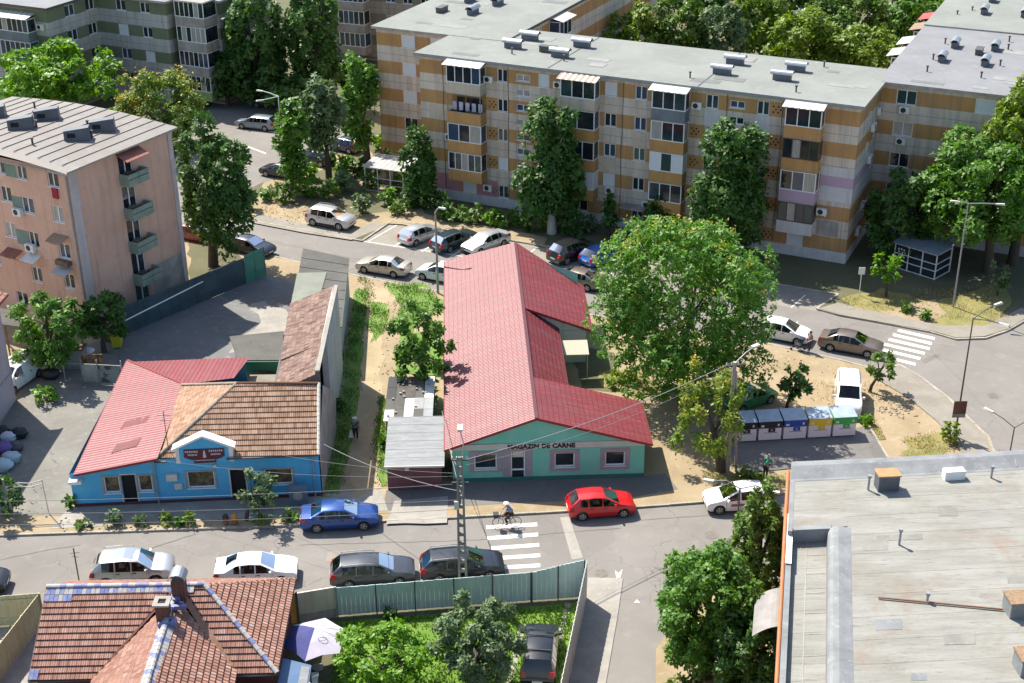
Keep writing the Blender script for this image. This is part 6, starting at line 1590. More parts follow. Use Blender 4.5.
# ================================================================== cars
PAINTS = {}
def paint(nm, c, metal=.3):
    if nm not in PAINTS:
        m, N, L, P = _nodes('car_paint_'+nm)
        P.inputs['Base Color'].default_value = (*c, 1); P.inputs['Metallic'].default_value = metal
        P.inputs['Roughness'].default_value = .35; P.inputs['Coat Weight'].default_value = .8; P.inputs['Coat Roughness'].default_value = .05
        PAINTS[nm] = m
    return PAINTS[nm]
M['cglass'] = mat('car_glass', (.012,.018,.02), (.02,.03,.032), s=2., r=.05, spec=.5)
M['cscreen'] = mat('car_windscreen', (.03,.05,.055), (.09,.12,.12), (.2,.22,.21), s=2.5, s2=4., r=.05, spec=.9, lo3=.58, hi3=.66)
def clear_glass(name, tint, rough=.03):
    m, N, L, P = _nodes(name)
    t = N.new('ShaderNodeBsdfTransparent'); t.inputs[0].default_value = (*tint, 1); g = N.new('ShaderNodeBsdfGlossy'); g.inputs['Roughness'].default_value = rough
    f = N.new('ShaderNodeFresnel'); f.inputs[0].default_value = 1.42; mx = N.new('ShaderNodeMixShader')
    L.new(_math(N, L, 'ADD', f.outputs[0], .015), mx.inputs[0]); L.new(t.outputs[0], mx.inputs[1]); L.new(g.outputs[0], mx.inputs[2]); L.new(mx.outputs[0], N['Material Output'].inputs['Surface'])
    return m
M['cglass'] = clear_glass('car_side_glass', (.3,.34,.34)); M['cscreen'] = clear_glass('car_screen_glass', (.6,.68,.68))
M['seat'] = mat('car_seat', (.06,.06,.062), (.1,.1,.1), s=3., r=.9)
M['tyre'] = mat('tyre_rubber', (.018,.018,.018), r=.9)
M['rim'] = mat('alloy_rim', (.5,.5,.5), (.35,.35,.35), s=8., r=.35, metal=.7)
M['lampglass'] = mat('headlamp_glass', (.6,.62,.63), (.4,.42,.44), s=9., r=.1)
M['taillamp'] = mat('red_tail_lamp', (.45,.012,.015), (.3,.01,.012), s=6., r=.15)
M['plate'] = mat('number_plate', (.7,.7,.68), r=.5)
M['trim'] = mat('black_trim', (.02,.02,.02), r=.6)
TYPES = {   # top profile (x from front, z) on the centre line; cowl, roof front, roof rear, glass base; side window spans
 'hatch':  dict(L=4.05, W=1.74, prof=[(2.02,.5),(2.0,.68),(1.82,.82),(1.05,.99),(.2,1.43),(-.45,1.49),(-1.4,1.43),(-1.85,1.0),(-1.96,.72),(-2.02,.5)], ws=(1.05,.2), rw=(-1.4,-1.85), win=[(.78,.05),(-.02,-.78),(-.86,-1.32)], belt=(.86,1.0), wx=(1.28,-1.22)),
 'estate': dict(L=4.72, W=1.79, prof=[(2.36,.5),(2.34,.68),(2.15,.82),(1.2,.99),(.4,1.4),(-.4,1.47),(-1.75,1.43),(-2.2,1.0),(-2.3,.75),(-2.36,.5)], ws=(1.2,.4), rw=(-1.75,-2.2), win=[(.92,.1),(.02,-.82),(-.9,-1.65)], belt=(.86,.99), wx=(1.48,-1.32)),
 'sedan':  dict(L=4.6, W=1.78, prof=[(2.3,.5),(2.28,.68),(2.1,.8),(1.15,.97),(.35,1.4),(-.3,1.46),(-1.0,1.4),(-1.65,1.06),(-2.2,1.02),(-2.28,.75),(-2.3,.5)], ws=(1.15,.35), rw=(-1.0,-1.65), win=[(.86,.08),(0,-.75),(-.82,-1.15)], belt=(.84,.99), wx=(1.42,-1.32)),
 'suv':    dict(L=4.5, W=1.86, prof=[(2.25,.55),(2.23,.85),(2.05,1.0),(1.2,1.13),(.5,1.62),(-.3,1.71),(-1.6,1.66),(-2.05,1.18),(-2.18,.85),(-2.25,.55)], ws=(1.2,.5), rw=(-1.6,-2.05), win=[(.95,.15),(.07,-.75),(-.83,-1.5)], belt=(1.0,1.13), wx=(1.38,-1.35)),
 'mpv':    dict(L=4.44, W=1.84, prof=[(2.22,.5),(2.2,.76),(2.0,.95),(1.35,1.1),(.5,1.62),(-.4,1.72),(-1.75,1.66),(-2.1,1.1),(-2.18,.75),(-2.22,.5)], ws=(1.35,.5), rw=(-1.75,-2.1), win=[(1.0,.1),(.02,-.8),(-.88,-1.62)], belt=(.97,1.08), wx=(1.4,-1.38)),
 'van':    dict(L=4.4, W=1.83, prof=[(2.2,.5),(2.18,.78),(1.98,.98),(1.35,1.16),(.6,1.74),(-.4,1.83),(-1.9,1.8),(-2.12,1.2),(-2.17,.8),(-2.2,.5)], ws=(1.35,.6), rw=(-1.9,-2.12), win=[(1.0,.15)], belt=(1.0,1.1), wx=(1.4,-1.4)),
}
def car(label, px, py, head, typ, pnt, name='parked_car', z0=0.0, cat='car', extra=(), group='parked cars', dark_trim=False, sc=1.0):
    """head: compass of the bonnet, degrees counter-clockwise from +X"""
    T = TYPES[typ]; B = G(px, py, z0)
    t = thing(name, label, cat, (B.x, B.y, z0), R(head), group)
    L_, W = T['L'], T['W']; RW = .31 if typ not in ('suv',) else .36; ra = RW+.055
    xs = {p[0] for p in T['prof']}
    for wx in T['wx']:
        for k in range(-4, 5): xs.add(round(wx+ra*math.sin(k*math.pi/8), 4))
    for a, b in T['win']: xs |= {a, b}
    xs |= {(T['prof'][3][0]+T['prof'][2][0])/2}
    X = sorted(xs, reverse=True); X = [x for i, x in enumerate(X) if i == 0 or X[i-1]-x > .012]
    pr = sorted(T['prof']); ptx = [p[0] for p in pr]; ptz = [p[1] for p in pr]
    top = lambda x: float(np.interp(x, ptx, ptz))
    hL = L_/2
    def ring(x):
        u = abs(x)/hL; w = W/2*(1-.13*max(0, u-.55)**2/.2025*1.0)
        zt = top(x); zb = min(T['belt'][0]+(T['belt'][1]-T['belt'][0])*(hL-x)/L_, zt-.03)
        zl = .22 if abs(x) < hL-.15 else .3
        for wx in T['wx']:
            dx = abs(x-wx)
            if dx < ra-1e-6: zl = max(zl, RW+math.sqrt(ra*ra-dx*dx))
            elif dx < ra+1e-3: zl = max(zl, .24)
        g = max(0., min(1., (zt-zb)/.42))
        wr = w*.965-.19*g*(1 if typ != 'van' else .55)
        z1 = max(.44, zl+.015); z2 = max(.64, zl+.03); zb = max(zb, z2+.015)
        zt = max(zt, zb+.012)
        rd = .055*g+.012
        return [(w*.94, zl), (w*.995, z1), (w, min(z2, zb-.01)), (w*.97, zb), (wr, zt-rd), (wr*.84, zt-.012*g), (0, zt+.015)]
    RG = [ring(x) for x in X]
    inr = lambda a, b, spans: any(s[0]+1e-3 >= a and b >= s[1]-1e-3 for s in spans)
    body, side, ws, rw = MB(), MB(), MB(), MB()
    for i in range(len(X)-1):
        a, b = X[i], X[i+1]; ra_, rb_ = RG[i], RG[i+1]
        for j in range(6):
            tgt = body
            if j == 3 and inr(a, b, T['win']) : tgt = side
            if j >= 4:
                if inr(a, b, [T['ws']]) and j == 5: tgt = ws
                elif inr(a, b, [T['rw']]) and j == 5: tgt = rw
            if j == 4 and inr(a, b, [T['ws']]): tgt = body
            for s in (1, -1):
                P = lambda x, q: (x, s*q[0], q[1])
                f = [P(a, ra_[j]), P(b, rb_[j]), P(b, rb_[j+1]), P(a, ra_[j+1])]
                tgt.face(f if s < 0 else f[::-1])
    for i, sg in ((0, 1), (len(X)-1, -1)):
        q = RG[i]; pts = [(X[i], y, z) for y, z in q]+[(X[i], -y, z) for y, z in reversed(q[:-1])]
        body.face(pts if sg > 0 else pts[::-1])
    if pnt.__class__ is str: pnt = PAINTS[pnt]
    bd = body.build('body', pnt, t, smooth=38)
    if side.f: side.build('side_window', M['cglass'], t, smooth=38)
    ws.build('windscreen', M['cscreen'], t, smooth=38)
    rw.build('rear_window', M['cglass'] if typ != 'van' else pnt, t, smooth=38)
    mb = MB(); mb.box(-hL+.12, hL-.12, -W/2*.86, W/2*.86, .2, .52); mb.build('underbody', M['trim'], t)
    zs = T['belt'][1]
    for sx in ((.15, .4), (.15, -.4), (-.85, 0)):
        mb = MB(); hw = .24 if sx[1] else .62
        mb.hexa([(sx[0]-.12,sx[1]-hw,.5),(sx[0]+.4,sx[1]-hw,.5),(sx[0]+.4,sx[1]+hw,.5),(sx[0]-.12,sx[1]+hw,.5)], [(sx[0]-.12,sx[1]-hw,.62),(sx[0]+.4,sx[1]-hw,.66),(sx[0]+.4,sx[1]+hw,.66),(sx[0]-.12,sx[1]+hw,.62)])
        mb.hexa([(sx[0]-.16,sx[1]-hw,.6),(sx[0]-.02,sx[1]-hw,.6),(sx[0]-.02,sx[1]+hw,.6),(sx[0]-.16,sx[1]+hw,.6)], [(sx[0]-.3,sx[1]-hw*.8,zs+.16),(sx[0]-.2,sx[1]-hw*.8,zs+.16),(sx[0]-.2,sx[1]+hw*.8,zs+.16),(sx[0]-.3,sx[1]+hw*.8,zs+.16)])
        mb.build('seat', M['seat'], t)
    mb = MB(); mb.box(T['ws'][0]-.5, T['ws'][0]-.02, -W*.4, W*.4, .6, T['belt'][0]+.03); mb.build('dashboard', M['trim'], t)
    for wx in T['wx']:
        for s in (1, -1):
            c = Matrix.Translation((wx, s*(W/2-.115), RW)) @ Matrix.Rotation(R(90)*-s, 4, 'X')
            mb = MB(); mb.lathe([(RW*.66,-.1),(RW*.95,-.1),(RW,-.06),(RW,.06),(RW*.95,.1),(RW*.68,.105)], 20, 0, c); wh = mb.build('wheel', M['tyre'], t, smooth=40)
            mb = MB(); mb.lathe([(RW*.66,.08),(RW*.66,.112),(RW*.6,.112),(RW*.56,.1)], 20, 0, c)
            for k in range(5):
                a = k*2*math.pi/5; mb.box(.02, RW*.6, -.035, .035, .1, .118, 0, c @ Matrix.Rotation(a, 4, 'Z'))
            mb.build('rim', M['rim'], wh)
    zf_, zr_ = top(hL-.12)-.07, top(-hL+.1)-.08
    for s in (1, -1):
        mb = MB(); mb.hexa([(hL-.36,s*W*.44-.07*s*0,zf_-.16),(hL-.04,s*W*.36,zf_-.16),(hL-.02,s*W*.2,zf_-.14),(hL-.3,s*W*.25,zf_-.14)][::s], [(hL-.42,s*W*.455,zf_+.02),(hL-.1,s*W*.37,zf_-.01),(hL-.07,s*W*.21,zf_-.01),(hL-.3,s*W*.25,zf_+.02)][::s])
        mb.build('headlight', M['lampglass'], t)
        mb = MB(); zt_ = min(T['belt'][1]+.02, zr_+.12); hi = .3 if typ in ('hatch','estate','suv','mpv','van') else .14
        mb.hexa([(-hL+.0,s*W*.3,zt_-.2),(-hL-.012,s*W*.43,zt_-.2),(-hL+.3,s*(W*.5-.005),zt_-.2),(-hL+.3,s*W*.4,zt_-.2)][::-s], [(-hL+.12,s*W*.33,zt_-.2+hi),(-hL+.12,s*W*.44,zt_-.2+hi),(-hL+.34,s*W*.475,zt_-.2+hi),(-hL+.34,s*W*.4,zt_-.2+hi)][::-s])
        mb.build('tail_light', M['taillamp'], t)
        mb = MB(); mx = T['ws'][0]-.28; zb = T['belt'][0]+.06; mb.hexa([(mx-.06,s*(W/2-.03),zb),(mx+.08,s*(W/2-.03),zb),(mx+.05,s*(W/2+.16),zb+.02),(mx-.06,s*(W/2+.16),zb+.02)][::s], [(mx-.06,s*(W/2-.03),zb+.13),(mx+.05,s*(W/2-.03),zb+.13),(mx+.03,s*(W/2+.15),zb+.15),(mx-.06,s*(W/2+.15),zb+.15)][::s])
        mb.build('wing_mirror', M['trim'] if dark_trim else pnt, t)
        mb = MB()
        for hx in (T['win'][0][1]+.12, (T['win'][1][1]+.12) if len(T['win']) > 1 else -.6): mb.box(hx-.09, hx+.09, s*(W/2-.012)-.02, s*(W/2-.012)+.02, T['belt'][0]-.07, T['belt'][0]-.03)
        mb.build('door_handle', M['trim'], t)
        mb = MB()
        for hx in (T['win'][0][0]+.1, T['win'][0][1]-.04, T['win'][-1][0] if len(T['win']) > 1 else -.7):
            mb.box(hx-.007, hx+.007, s*W/2*.985-.008, s*W/2*.985+.013, .34, T['belt'][0]-.02)
        mb.build('door_seam', M['trim'], t)
    mb = MB(); mb.box(hL-.03, hL+.012, -.26, .26, .4, .51); mb.build('number_plate', M['plate'], t)
    mb = MB(); mb.box(-hL-.012, -hL+.05, -.26, .26, .55, .66); mb.build('number_plate', M['plate'], t)
    mb = MB(); mb.box(hL-.05, hL+.008, -W*.33, W*.33, .3, .38); mb.box(hL-.06, hL+.006, -W*.24, W*.24, .56, .64); mb.build('grille', M['trim'], t)
    if 'rails' in extra:
        for s in (1, -1):
            mb = MB(); zt = top(-.4); y = s*(W/2*.97-.2); mb.tube([(.15,y,top(.15)-.03),(.05,y,top(.05)+.05),(-.5,y,zt+.06),(T['rw'][0]+.12,y,top(T['rw'][0]+.12)+.045),(T['rw'][0]+.02,y,top(T['rw'][0])-.03)], .022, 6)
            mb.build('roof_rail', M['metal'] if 'black' not in pnt.name else M['trim'], t)
    if 'bars' in extra:
        mb = MB()
        for x in (.1, -1.1): mb.box(x-.03, x+.03, -W/2*.78, W/2*.78, top(x)+.04, top(x)+.08)
        mb.build('roof_bar', M['trim'], t)
    if 'sunroof' in extra:
        mb = MB(); zz = [(x_, top(x_)+.035) for x_ in (.2,-.05,-.3,-.55,-.8)]
        for (xa,za),(xb,zb_) in zip(zz, zz[1:]): mb.face([(xa,-.5,za),(xa,.5,za),(xb,.5,zb_),(xb,-.5,zb_)][::-1])
        mb.build('sunroof', M['cglass'], t)
    if 'stripe' in extra:
        mb = MB()
        for s in (1, -1): mb.box(.6, -1.0, s*W/2-.004*s, s*W/2+.006*s, .55, .72)
        mb.build('side_lettering', M['awn_rust'], t)
    if 'cladding' in extra:
        mb = MB()
        for s in (1, -1): mb.box(-T['wx'][0]*.68, T['wx'][0]*.68, s*W/2*.985-.012, s*W/2*.985+.018, .26, .46)
        mb.build('side_cladding', M['trim'], t)
    return t
paint('white', (.74,.74,.73), 0); paint('silver', (.52,.53,.54), .6); paint('champagne', (.5,.47,.41), .5); paint('greybrown', (.2,.165,.14), .5)
paint('darkgrey', (.06,.065,.075), .5); paint('black', (.012,.013,.016), .2); paint('anthracite', (.022,.025,.032), .4); paint('blue', (.012,.06,.25), .35); paint('skyblue', (.03,.13,.42), .3)
paint('red', (.5,.008,.012), .1); paint('green', (.012,.2,.06), .2); paint('teal', (.02,.045,.06), .5); paint('navy', (.012,.016,.03), .4); paint('darkred', (.12,.01,.015), .3); paint('bluegrey', (.22,.27,.32), .5); paint('violet', (.05,.05,.12), .4)
NR = 5
car('white and grey off roader with a glass sunroof, parked behind the red tiled house', 134, 578, NR, 'suv', 'silver', extra=('sunroof','rails','cladding'))
car('white saloon partly hidden by the red tiled roof, facing right', 257, 578, NR, 'sedan', 'white')
car('grey estate car parked along the teal fence, left of the dark one', 373, 579, NR, 'estate', 'darkgrey', extra=('rails',))
car('black estate car parked beside the concrete pole', 462, 573, NR+1, 'estate', 'anthracite', extra=('rails',))
car('blue saloon parked beside the right corner of the blue house', 340, 524, NR, 'sedan', 'blue')
car('bright red hatchback in front of the butcher shop', 600, 512, NR+2, 'hatch', 'red')
car('white hatchback with side lettering, behind the olive tree by the flat roof', 737, 506, 185, 'hatch', 'white', extra=('stripe',))
car('black people carrier with red tail lamps on the lawn beside the grey fence', 540, 663, 85, 'mpv', 'black', z0=.04, extra=('rails','bars'))
car('dark car cut off by the left edge on the lower street', -28, 590, NR, 'hatch', 'black')
UG = GRID
car('silver off roader parked on the sandy verge by the pergola', 331, 225, UG, 'suv', 'silver', z0=Z1, extra=('rails','cladding'))
car('champagne saloon at the kerb behind the grey sheet roof', 384, 272, UG+180+3, 'sedan', 'champagne')
car('silver hatchback at the left of the marked bays', 420, 240, 46, 'hatch', 'silver', group='parked cars')
car('dark teal estate car between two silver cars in the bays', 455, 246, 44, 'estate', 'teal', extra=('rails',))
car('silver saloon in the bay closest to the red roof ridge', 486, 248, 224, 'sedan', 'silver')
car('white car half hidden by the lamp post at the corner of the red roof', 441, 279, UG+180, 'hatch', 'white')
car('black off roader in the shaded bay, left of the blue hatchback', 572, 258, 40, 'suv', 'black')
car('blue hatchback in the bay next to the crown of the huge tree', 601, 261, 42, 'hatch', 'skyblue')
car('olive dark car just behind the far edge of the red roof', 576, 285, UG+180, 'sedan', 'greybrown')
car('white hatchback at the kerb left of the two pedestrians', 783, 338, UG, 'hatch', 'white')
car('brown grey saloon waiting before the zebra crossing on the right', 850, 350, UG+1, 'sedan', 'greybrown')
car('white panel van facing the camera on the bare plot', 847, 404, 259, 'van', 'white', name='parked_van', cat='van', z0=Z1, extra=('rails',))
car('dark green hatchback behind the recycling containers', 748, 404, 32, 'hatch', 'green', z0=Z1)
car('dark navy car with its front at the end of the yard fence', 250, 252, UG-2, 'sedan', 'navy')
car('blue grey estate in the shaded parking lot', 258, 128, 160, 'estate', 'bluegrey', z0=Z1+.02)
car('dark saloon at the lower edge of the parking lot behind the thin lamp', 283, 176, 155, 'sedan', 'black', z0=Z1+.02)
car('navy hatchback behind the upright tree in the parking lot', 316, 163, 150, 'hatch', 'navy', z0=Z1+.02)
car('violet blue hatchback below the slim poplar', 344, 150, 150, 'hatch', 'violet', z0=Z1+.02)
car('dark red car under the dark round tree at the left', 199, 240, UG, 'hatch', 'darkred')
car('small white car nosing out behind the pink house at the left edge', 17, 384, 250, 'van', 'white', name='parked_van', cat='van', z0=Z1)
car('blue car in the shade at the left foot of the ochre block', 378, 88, 64, 'hatch', 'skyblue', z0=Z1)
car('grey car in the shade at the far end of the parking lot', 272, 107, 160, 'estate', 'darkgrey', z0=Z1)
car('white van among the trees at the top edge', 792, 16, UG, 'van', 'white', name='parked_van', cat='van', z0=Z1)
# ================================================================== fences and walls
def w3(p, z): return Vector((p[0], p[1], z))
def board_fence(label, a, b, h0, h1, m, name='fence', cat='fence', step=.32, thick=.04, z0=0.0, posts=2.4, pm=None, rail=True, gap=.012, bothz=None):
    A, B = Vector((a[0],a[1],0)), Vector((b[0],b[1],0)); d = B-A; L_ = d.length; e = d/L_; s = Vector((-e.y,e.x,0))
    t = thing(name, label, cat, (A.x, A.y, 0))
    mb = MB(); n = max(1, int(L_/step))
    for i in range(n):
        p, q = A+d*(i/n)+e*gap/2, A+d*((i+1)/n)-e*gap/2; hh = h0+(h1-h0)*(i+.5)/n+random.uniform(-.01,.01)
        off = s*(.014 if i % 2 else 0)
        mb.hexa([p+off+w3((0,0),z0+.04), q+off+w3((0,0),z0+.04), q+off+s*thick+w3((0,0),z0+.04), p+off+s*thick+w3((0,0),z0+.04)], [p+off+w3((0,0),hh+z0), q+off+w3((0,0),hh+z0), q+off+s*thick+w3((0,0),hh+z0), p+off+s*thick+w3((0,0),hh+z0)])
    mb.build('panel', m, t, world=True)
    if posts:
        mb = MB(); k = int(L_/posts)+1; pr_ = .03
        for i in range(k+1):
            p = A+d*(i/k); hh = h0+(h1-h0)*i/k+.05
            mb.box(p.x-pr_, p.x+pr_, p.y-pr_, p.y+pr_, z0-.1, z0+hh-.03)
        mb.build('post', pm or m, t, world=True)
    if rail:
        mb = MB()
        for f in (.25, .85): mb.bar(A-s*.03+w3((0,0),z0+h0*f), B-s*.03+w3((0,0),z0+h1*f), .05, .08)
        mb.build('rail', pm or m, t, world=True)
    return t
M['tealfence'] = mat('teal_sheet_fence', (.46,.58,.55), (.4,.52,.5), (.54,.63,.6), s=.8, s2=2.5, r=.6, streak=((.2,.27,.26), .4))
M['greyfence'] = mat('grey_sheet_fence', (.5,.5,.48), (.42,.42,.4), s=1., r=.6, streak=((.18,.17,.15), .4))
M['creamfence'] = mat('cream_board_fence', (.52,.49,.31), (.44,.4,.25), s=1.2, r=.8, streak=((.25,.2,.12), .5))
M['darkfence'] = mat('dark_blue_green_fence', (.05,.1,.12), (.035,.07,.085), s=.6, r=.6)
M['greenpanel'] = mat('green_sheet', (.06,.28,.2), (.045,.22,.16), s=.8, r=.6)
M['yellowwood'] = mat('yellow_boards', (.42,.28,.06), (.34,.21,.045), s=1.5, r=.8)
M['tanwall'] = mat('tan_wall', (.6,.53,.43), (.52,.45,.36), s=.8, r=.9, streak=((.2,.16,.12), .5))
pA, pB, pC = G(338,616), G(531,601), G(584,597.5)
board_fence('teal corrugated sheet fence between the lawn and the lower street', pA, pB, 1.85, 1.9, M['tealfence'], step=.25, gap=.008, rail=False, pm=M['darkmetal'], posts=2.2)
board_fence('short raised end of the teal fence at the corner of the lane', pB+Vector((.06,.0,0)), pC, 1.9, 2.5, M['tealfence'], step=.25, gap=.008, rail=False, pm=M['darkmetal'], posts=2.2)
board_fence('grey sheet fence along the lane beside the black people carrier', G(586,598.5), G(556,740), 2.6, 2.35, M['greyfence'], step=.2, pm=M['greymetal'], posts=2.2, rail=False)
board_fence('cream board fence at the left edge behind the red tiled house', G(-60,631), G(45,623), 1.95, 1.95, M['creamfence'], step=.14)
board_fence('slanting cream board fence left of the red tiled house', G(44,622), G(-30,720), 1.9, 1.9, M['creamfence'], step=.14)
gt = thing('garden_gate', 'narrow yellow gate between the red tiled house and the tan wall', 'gate', tuple(G(290,624)))
mb = MB(); A, B = G(289,624), G(298,623.5); mb.hexa([A, B, B+w3((0,.06),0), A+w3((0,.06),0)], [A+w3((0,0),2.0), B+w3((0,0),2.0), B+w3((0,.06),2.0), A+w3((0,.06),2.0)]); mb.build('leaf_panel', M['yellowwood'], gt, world=True)
mb = MB(); mb.bar(B+w3((.05,0),0), B+w3((.05,0),2.1), .1); mb.build('post', M['darkmetal'], gt, world=True)
wl = thing('garden_wall', 'tan rendered wall panel at the left end of the teal fence', 'wall', tuple(G(300,622)))
mb = MB(); A, B = G(299,623.3), G(336,617); mb.hexa([A, B, B+w3((0,.12),0), A+w3((0,.12),0)], [A+w3((0,0),.55), B+w3((0,0),.55), B+w3((0,.12),.55), A+w3((0,.12),.55)]); mb.build('base', M['fascia'], wl, world=True)
mb = MB(); A, B = A+w3((0,.01),0), B+w3((0,.01),0); mb.hexa([A+w3((0,0),.552), B+w3((0,0),.552), B+w3((0,.1),.552), A+w3((0,.1),.552)], [A+w3((0,0),1.95), B+w3((0,0),1.95), B+w3((0,.1),1.95), A+w3((0,.1),1.95)]); mb.build('panel', M['tanwall'], wl, world=True)
mb = MB(); mb.bar(G(336.5,617)+w3((.05,0),0), G(336.5,617)+w3((.05,0),2.0), .1); mb.build('post', M['greymetal'], wl, world=True)
board_fence('long dark blue green sheet fence between the pink block and the yard', G(120,337,Z1), G(246,284,Z1), 2.3, 2.3, M['darkfence'], step=.9, posts=2.7, z0=Z1)
board_fence('bright green end panel of the dark yard fence by the street', G(247,283.5,Z1), G(266,275,Z1), 2.5, 2.5, M['greenpanel'], step=.5, posts=1.2, z0=Z1)
mb = MB(); A, B = G(123,323,2.3), G(203,282.5,2.42); ln = thing('conduit', 'thin white pipe on top of the dark yard fence', 'pipe', (A.x, A.y, 0)); mb.tube([A+w3((0,-.06),.12), B+w3((0,-.06),.1)], .045, 6); mb.build('pipe', M['white'], ln, world=True)
# yard gate with frames
yg = thing('yard_gate', 'rickety grey sheet gate across the yard, left of the red sheet roof', 'gate', tuple(G(68,383)))
mb = MB(); pts = [G(66,383,Z1), G(84,384,Z1), G(100,385,Z1), G(124,386,Z1)]
for p in pts[:4]: mb.bar(p, p+w3((0,0),2.0), .07)
mb.bar(pts[0]+w3((0,0),1.6), pts[3]+w3((0,0),1.6), .05); mb.bar(pts[0]+w3((0,0),.2), pts[3]+w3((0,0),.2), .05); mb.build('frame', M['metal'], yg, world=True)
mb = MB(); a, b = pts[1], pts[2]; mb.hexa([a+w3((0,0),.2),b+w3((0,0),.2),b+w3((0,.03),.2),a+w3((0,.03),.2)], [a+w3((0,0),1.58),b+w3((0,0),1.58),b+w3((0,.03),1.58),a+w3((0,.03),1.58)]); mb.build('sheet_panel', M['fascia'], yg, world=True)
mb = MB(); a, b = pts[2]+w3((.04,0),0), pts[3]; mb.hexa([a+w3((0,0),.22),b+w3((0,0),.22),b+w3((0,.03),.22),a+w3((0,.03),.22)], [a+w3((0,0),1.56),b+w3((0,0),1.56),b+w3((0,.03),1.56),a+w3((0,.03),1.56)]); mb.build('sheet_panel', mat('mottled_sheet', (.25,.23,.2), (.06,.055,.05), s=2.2, r=.9, lo=.48, hi=.54), yg, world=True)
sl_ = thing('metal_shed', 'small grey tool locker in the yard behind the rickety gate', 'shed', tuple(G(74,366,Z1)))
mb = MB(); mb.box(-.95, .95, -.5, .5, 0, 1.5); mb.build('body', M['greymetal'], sl_); mb = MB(); mb.box(-1.02, 1.02, -.58, .58, 1.5, 1.58); mb.build('lid', M['wood'], sl_)
cp = thing('rug', 'brown rug with a round pattern hung over the yard gate', 'rug', tuple(G(95,378,Z1)))
mb = MB(); mb.box(-.75, .75, -.03, .03, .9, 1.9); mb.build('cloth', mat('brown_rug', (.3,.17,.07), (.1,.05,.03), s=3., r=.95, lo=.45, hi=.55), cp)
mb = MB()
for r0, r1 in ((.12,.2), (.32,.4)):
    for k in range(18):
        a, b = 2*math.pi*k/18, 2*math.pi*(k+1)/18; mb.face([(r0*math.cos(a),-.034,1.4+r0*math.sin(a)),(r1*math.cos(a),-.034,1.4+r1*math.sin(a)),(r1*math.cos(b),-.034,1.4+r1*math.sin(b)),(r0*math.cos(b),-.034,1.4+r0*math.sin(b))])
mb.build('ring_pattern', M['tar'], cp)
yb = thing('wheelie_bin', 'yellow wheeled bin standing in the dark yard', 'bin', tuple(G(118,347,Z1)))
mb = MB(); mb.hexa([(-.3,-.3,.1),(.3,-.3,.1),(.3,.3,.1),(-.3,.3,.1)], [(-.38,-.38,1.0),(.38,-.38,1.0),(.38,.38,1.0),(-.38,.38,1.0)]); mb.build('body', mat('yellow_plastic', (.55,.48,.03), r=.5), yb)
mb = MB(); mb.hexa([(-.4,-.4,1.002),(.4,-.4,1.002),(.4,.4,1.002),(-.4,.4,1.002)], [(-.4,-.4,1.06),(.4,-.4,1.06),(.4,.4,1.12),(-.4,.4,1.12)]); mb.build('lid', M['rust'] if False else mat('yellow_lid', (.5,.42,.03), r=.5), yb)
mb = MB()
for s in (-1,1): mb.lathe([(.1,-.03),(.1,.03)], 12, 0, Matrix.Translation((s*.28,.32,.1)) @ Matrix.Rotation(R(90),4,'Y'))
mb.build('wheel', M['tyre'], yb)
bt = thing('bathtub', 'pale bluish tub standing in the yard', 'tub', tuple(G(87,357,Z1)))
mb = MB(); mb.lathe([(.3,0),(.55,.5),(.6,.52),(.55,.5),(.28,.06)], 16, 0, Matrix.Scale(1.1,4,(1,0,0))); mb.build('basin', mat('pale_enamel', (.55,.6,.7), r=.3), bt)
# rubbish heap at the lower left
rr = random.Random(21); cols_ = [mat('violet_bag', (.16,.09,.28), r=.6), mat('pale_blue_bag', (.4,.47,.52), r=.6), mat('white_bag', (.55,.56,.6), r=.6), M['darkmetal'], M['blackplastic']]
for i, (px, py, s, k, lab) in enumerate([(4,452,.7,0,'violet rubbish sack on the heap at the left edge'), (12,462,.65,1,'pale blue rubbish sack at the bottom of the heap'), (3,470,.7,1,'largest pale blue sack at the very edge of the heap'), (9,440,.55,2,'white rubbish sack on the top of the heap'), (16,450,.55,3,'dark sack on the right flank of the heap'), (20,437,.6,4,'black sack behind the white one on the heap'), (2,435,.6,4,'black sack in the back at the left edge of the heap'), (51,378,.7,4,'dark covered heap leaning on the yard gate')]):
    o = thing('rubbish_sack', lab, 'sack', tuple(G(px,py,Z1)), 0, 'rubbish sacks')
    mb = MB(); mb.blob((0,0,s*.5), (s,s*.8,s*.62), 9, 0, .14); mb.build('bag', cols_[k], o, smooth=50)
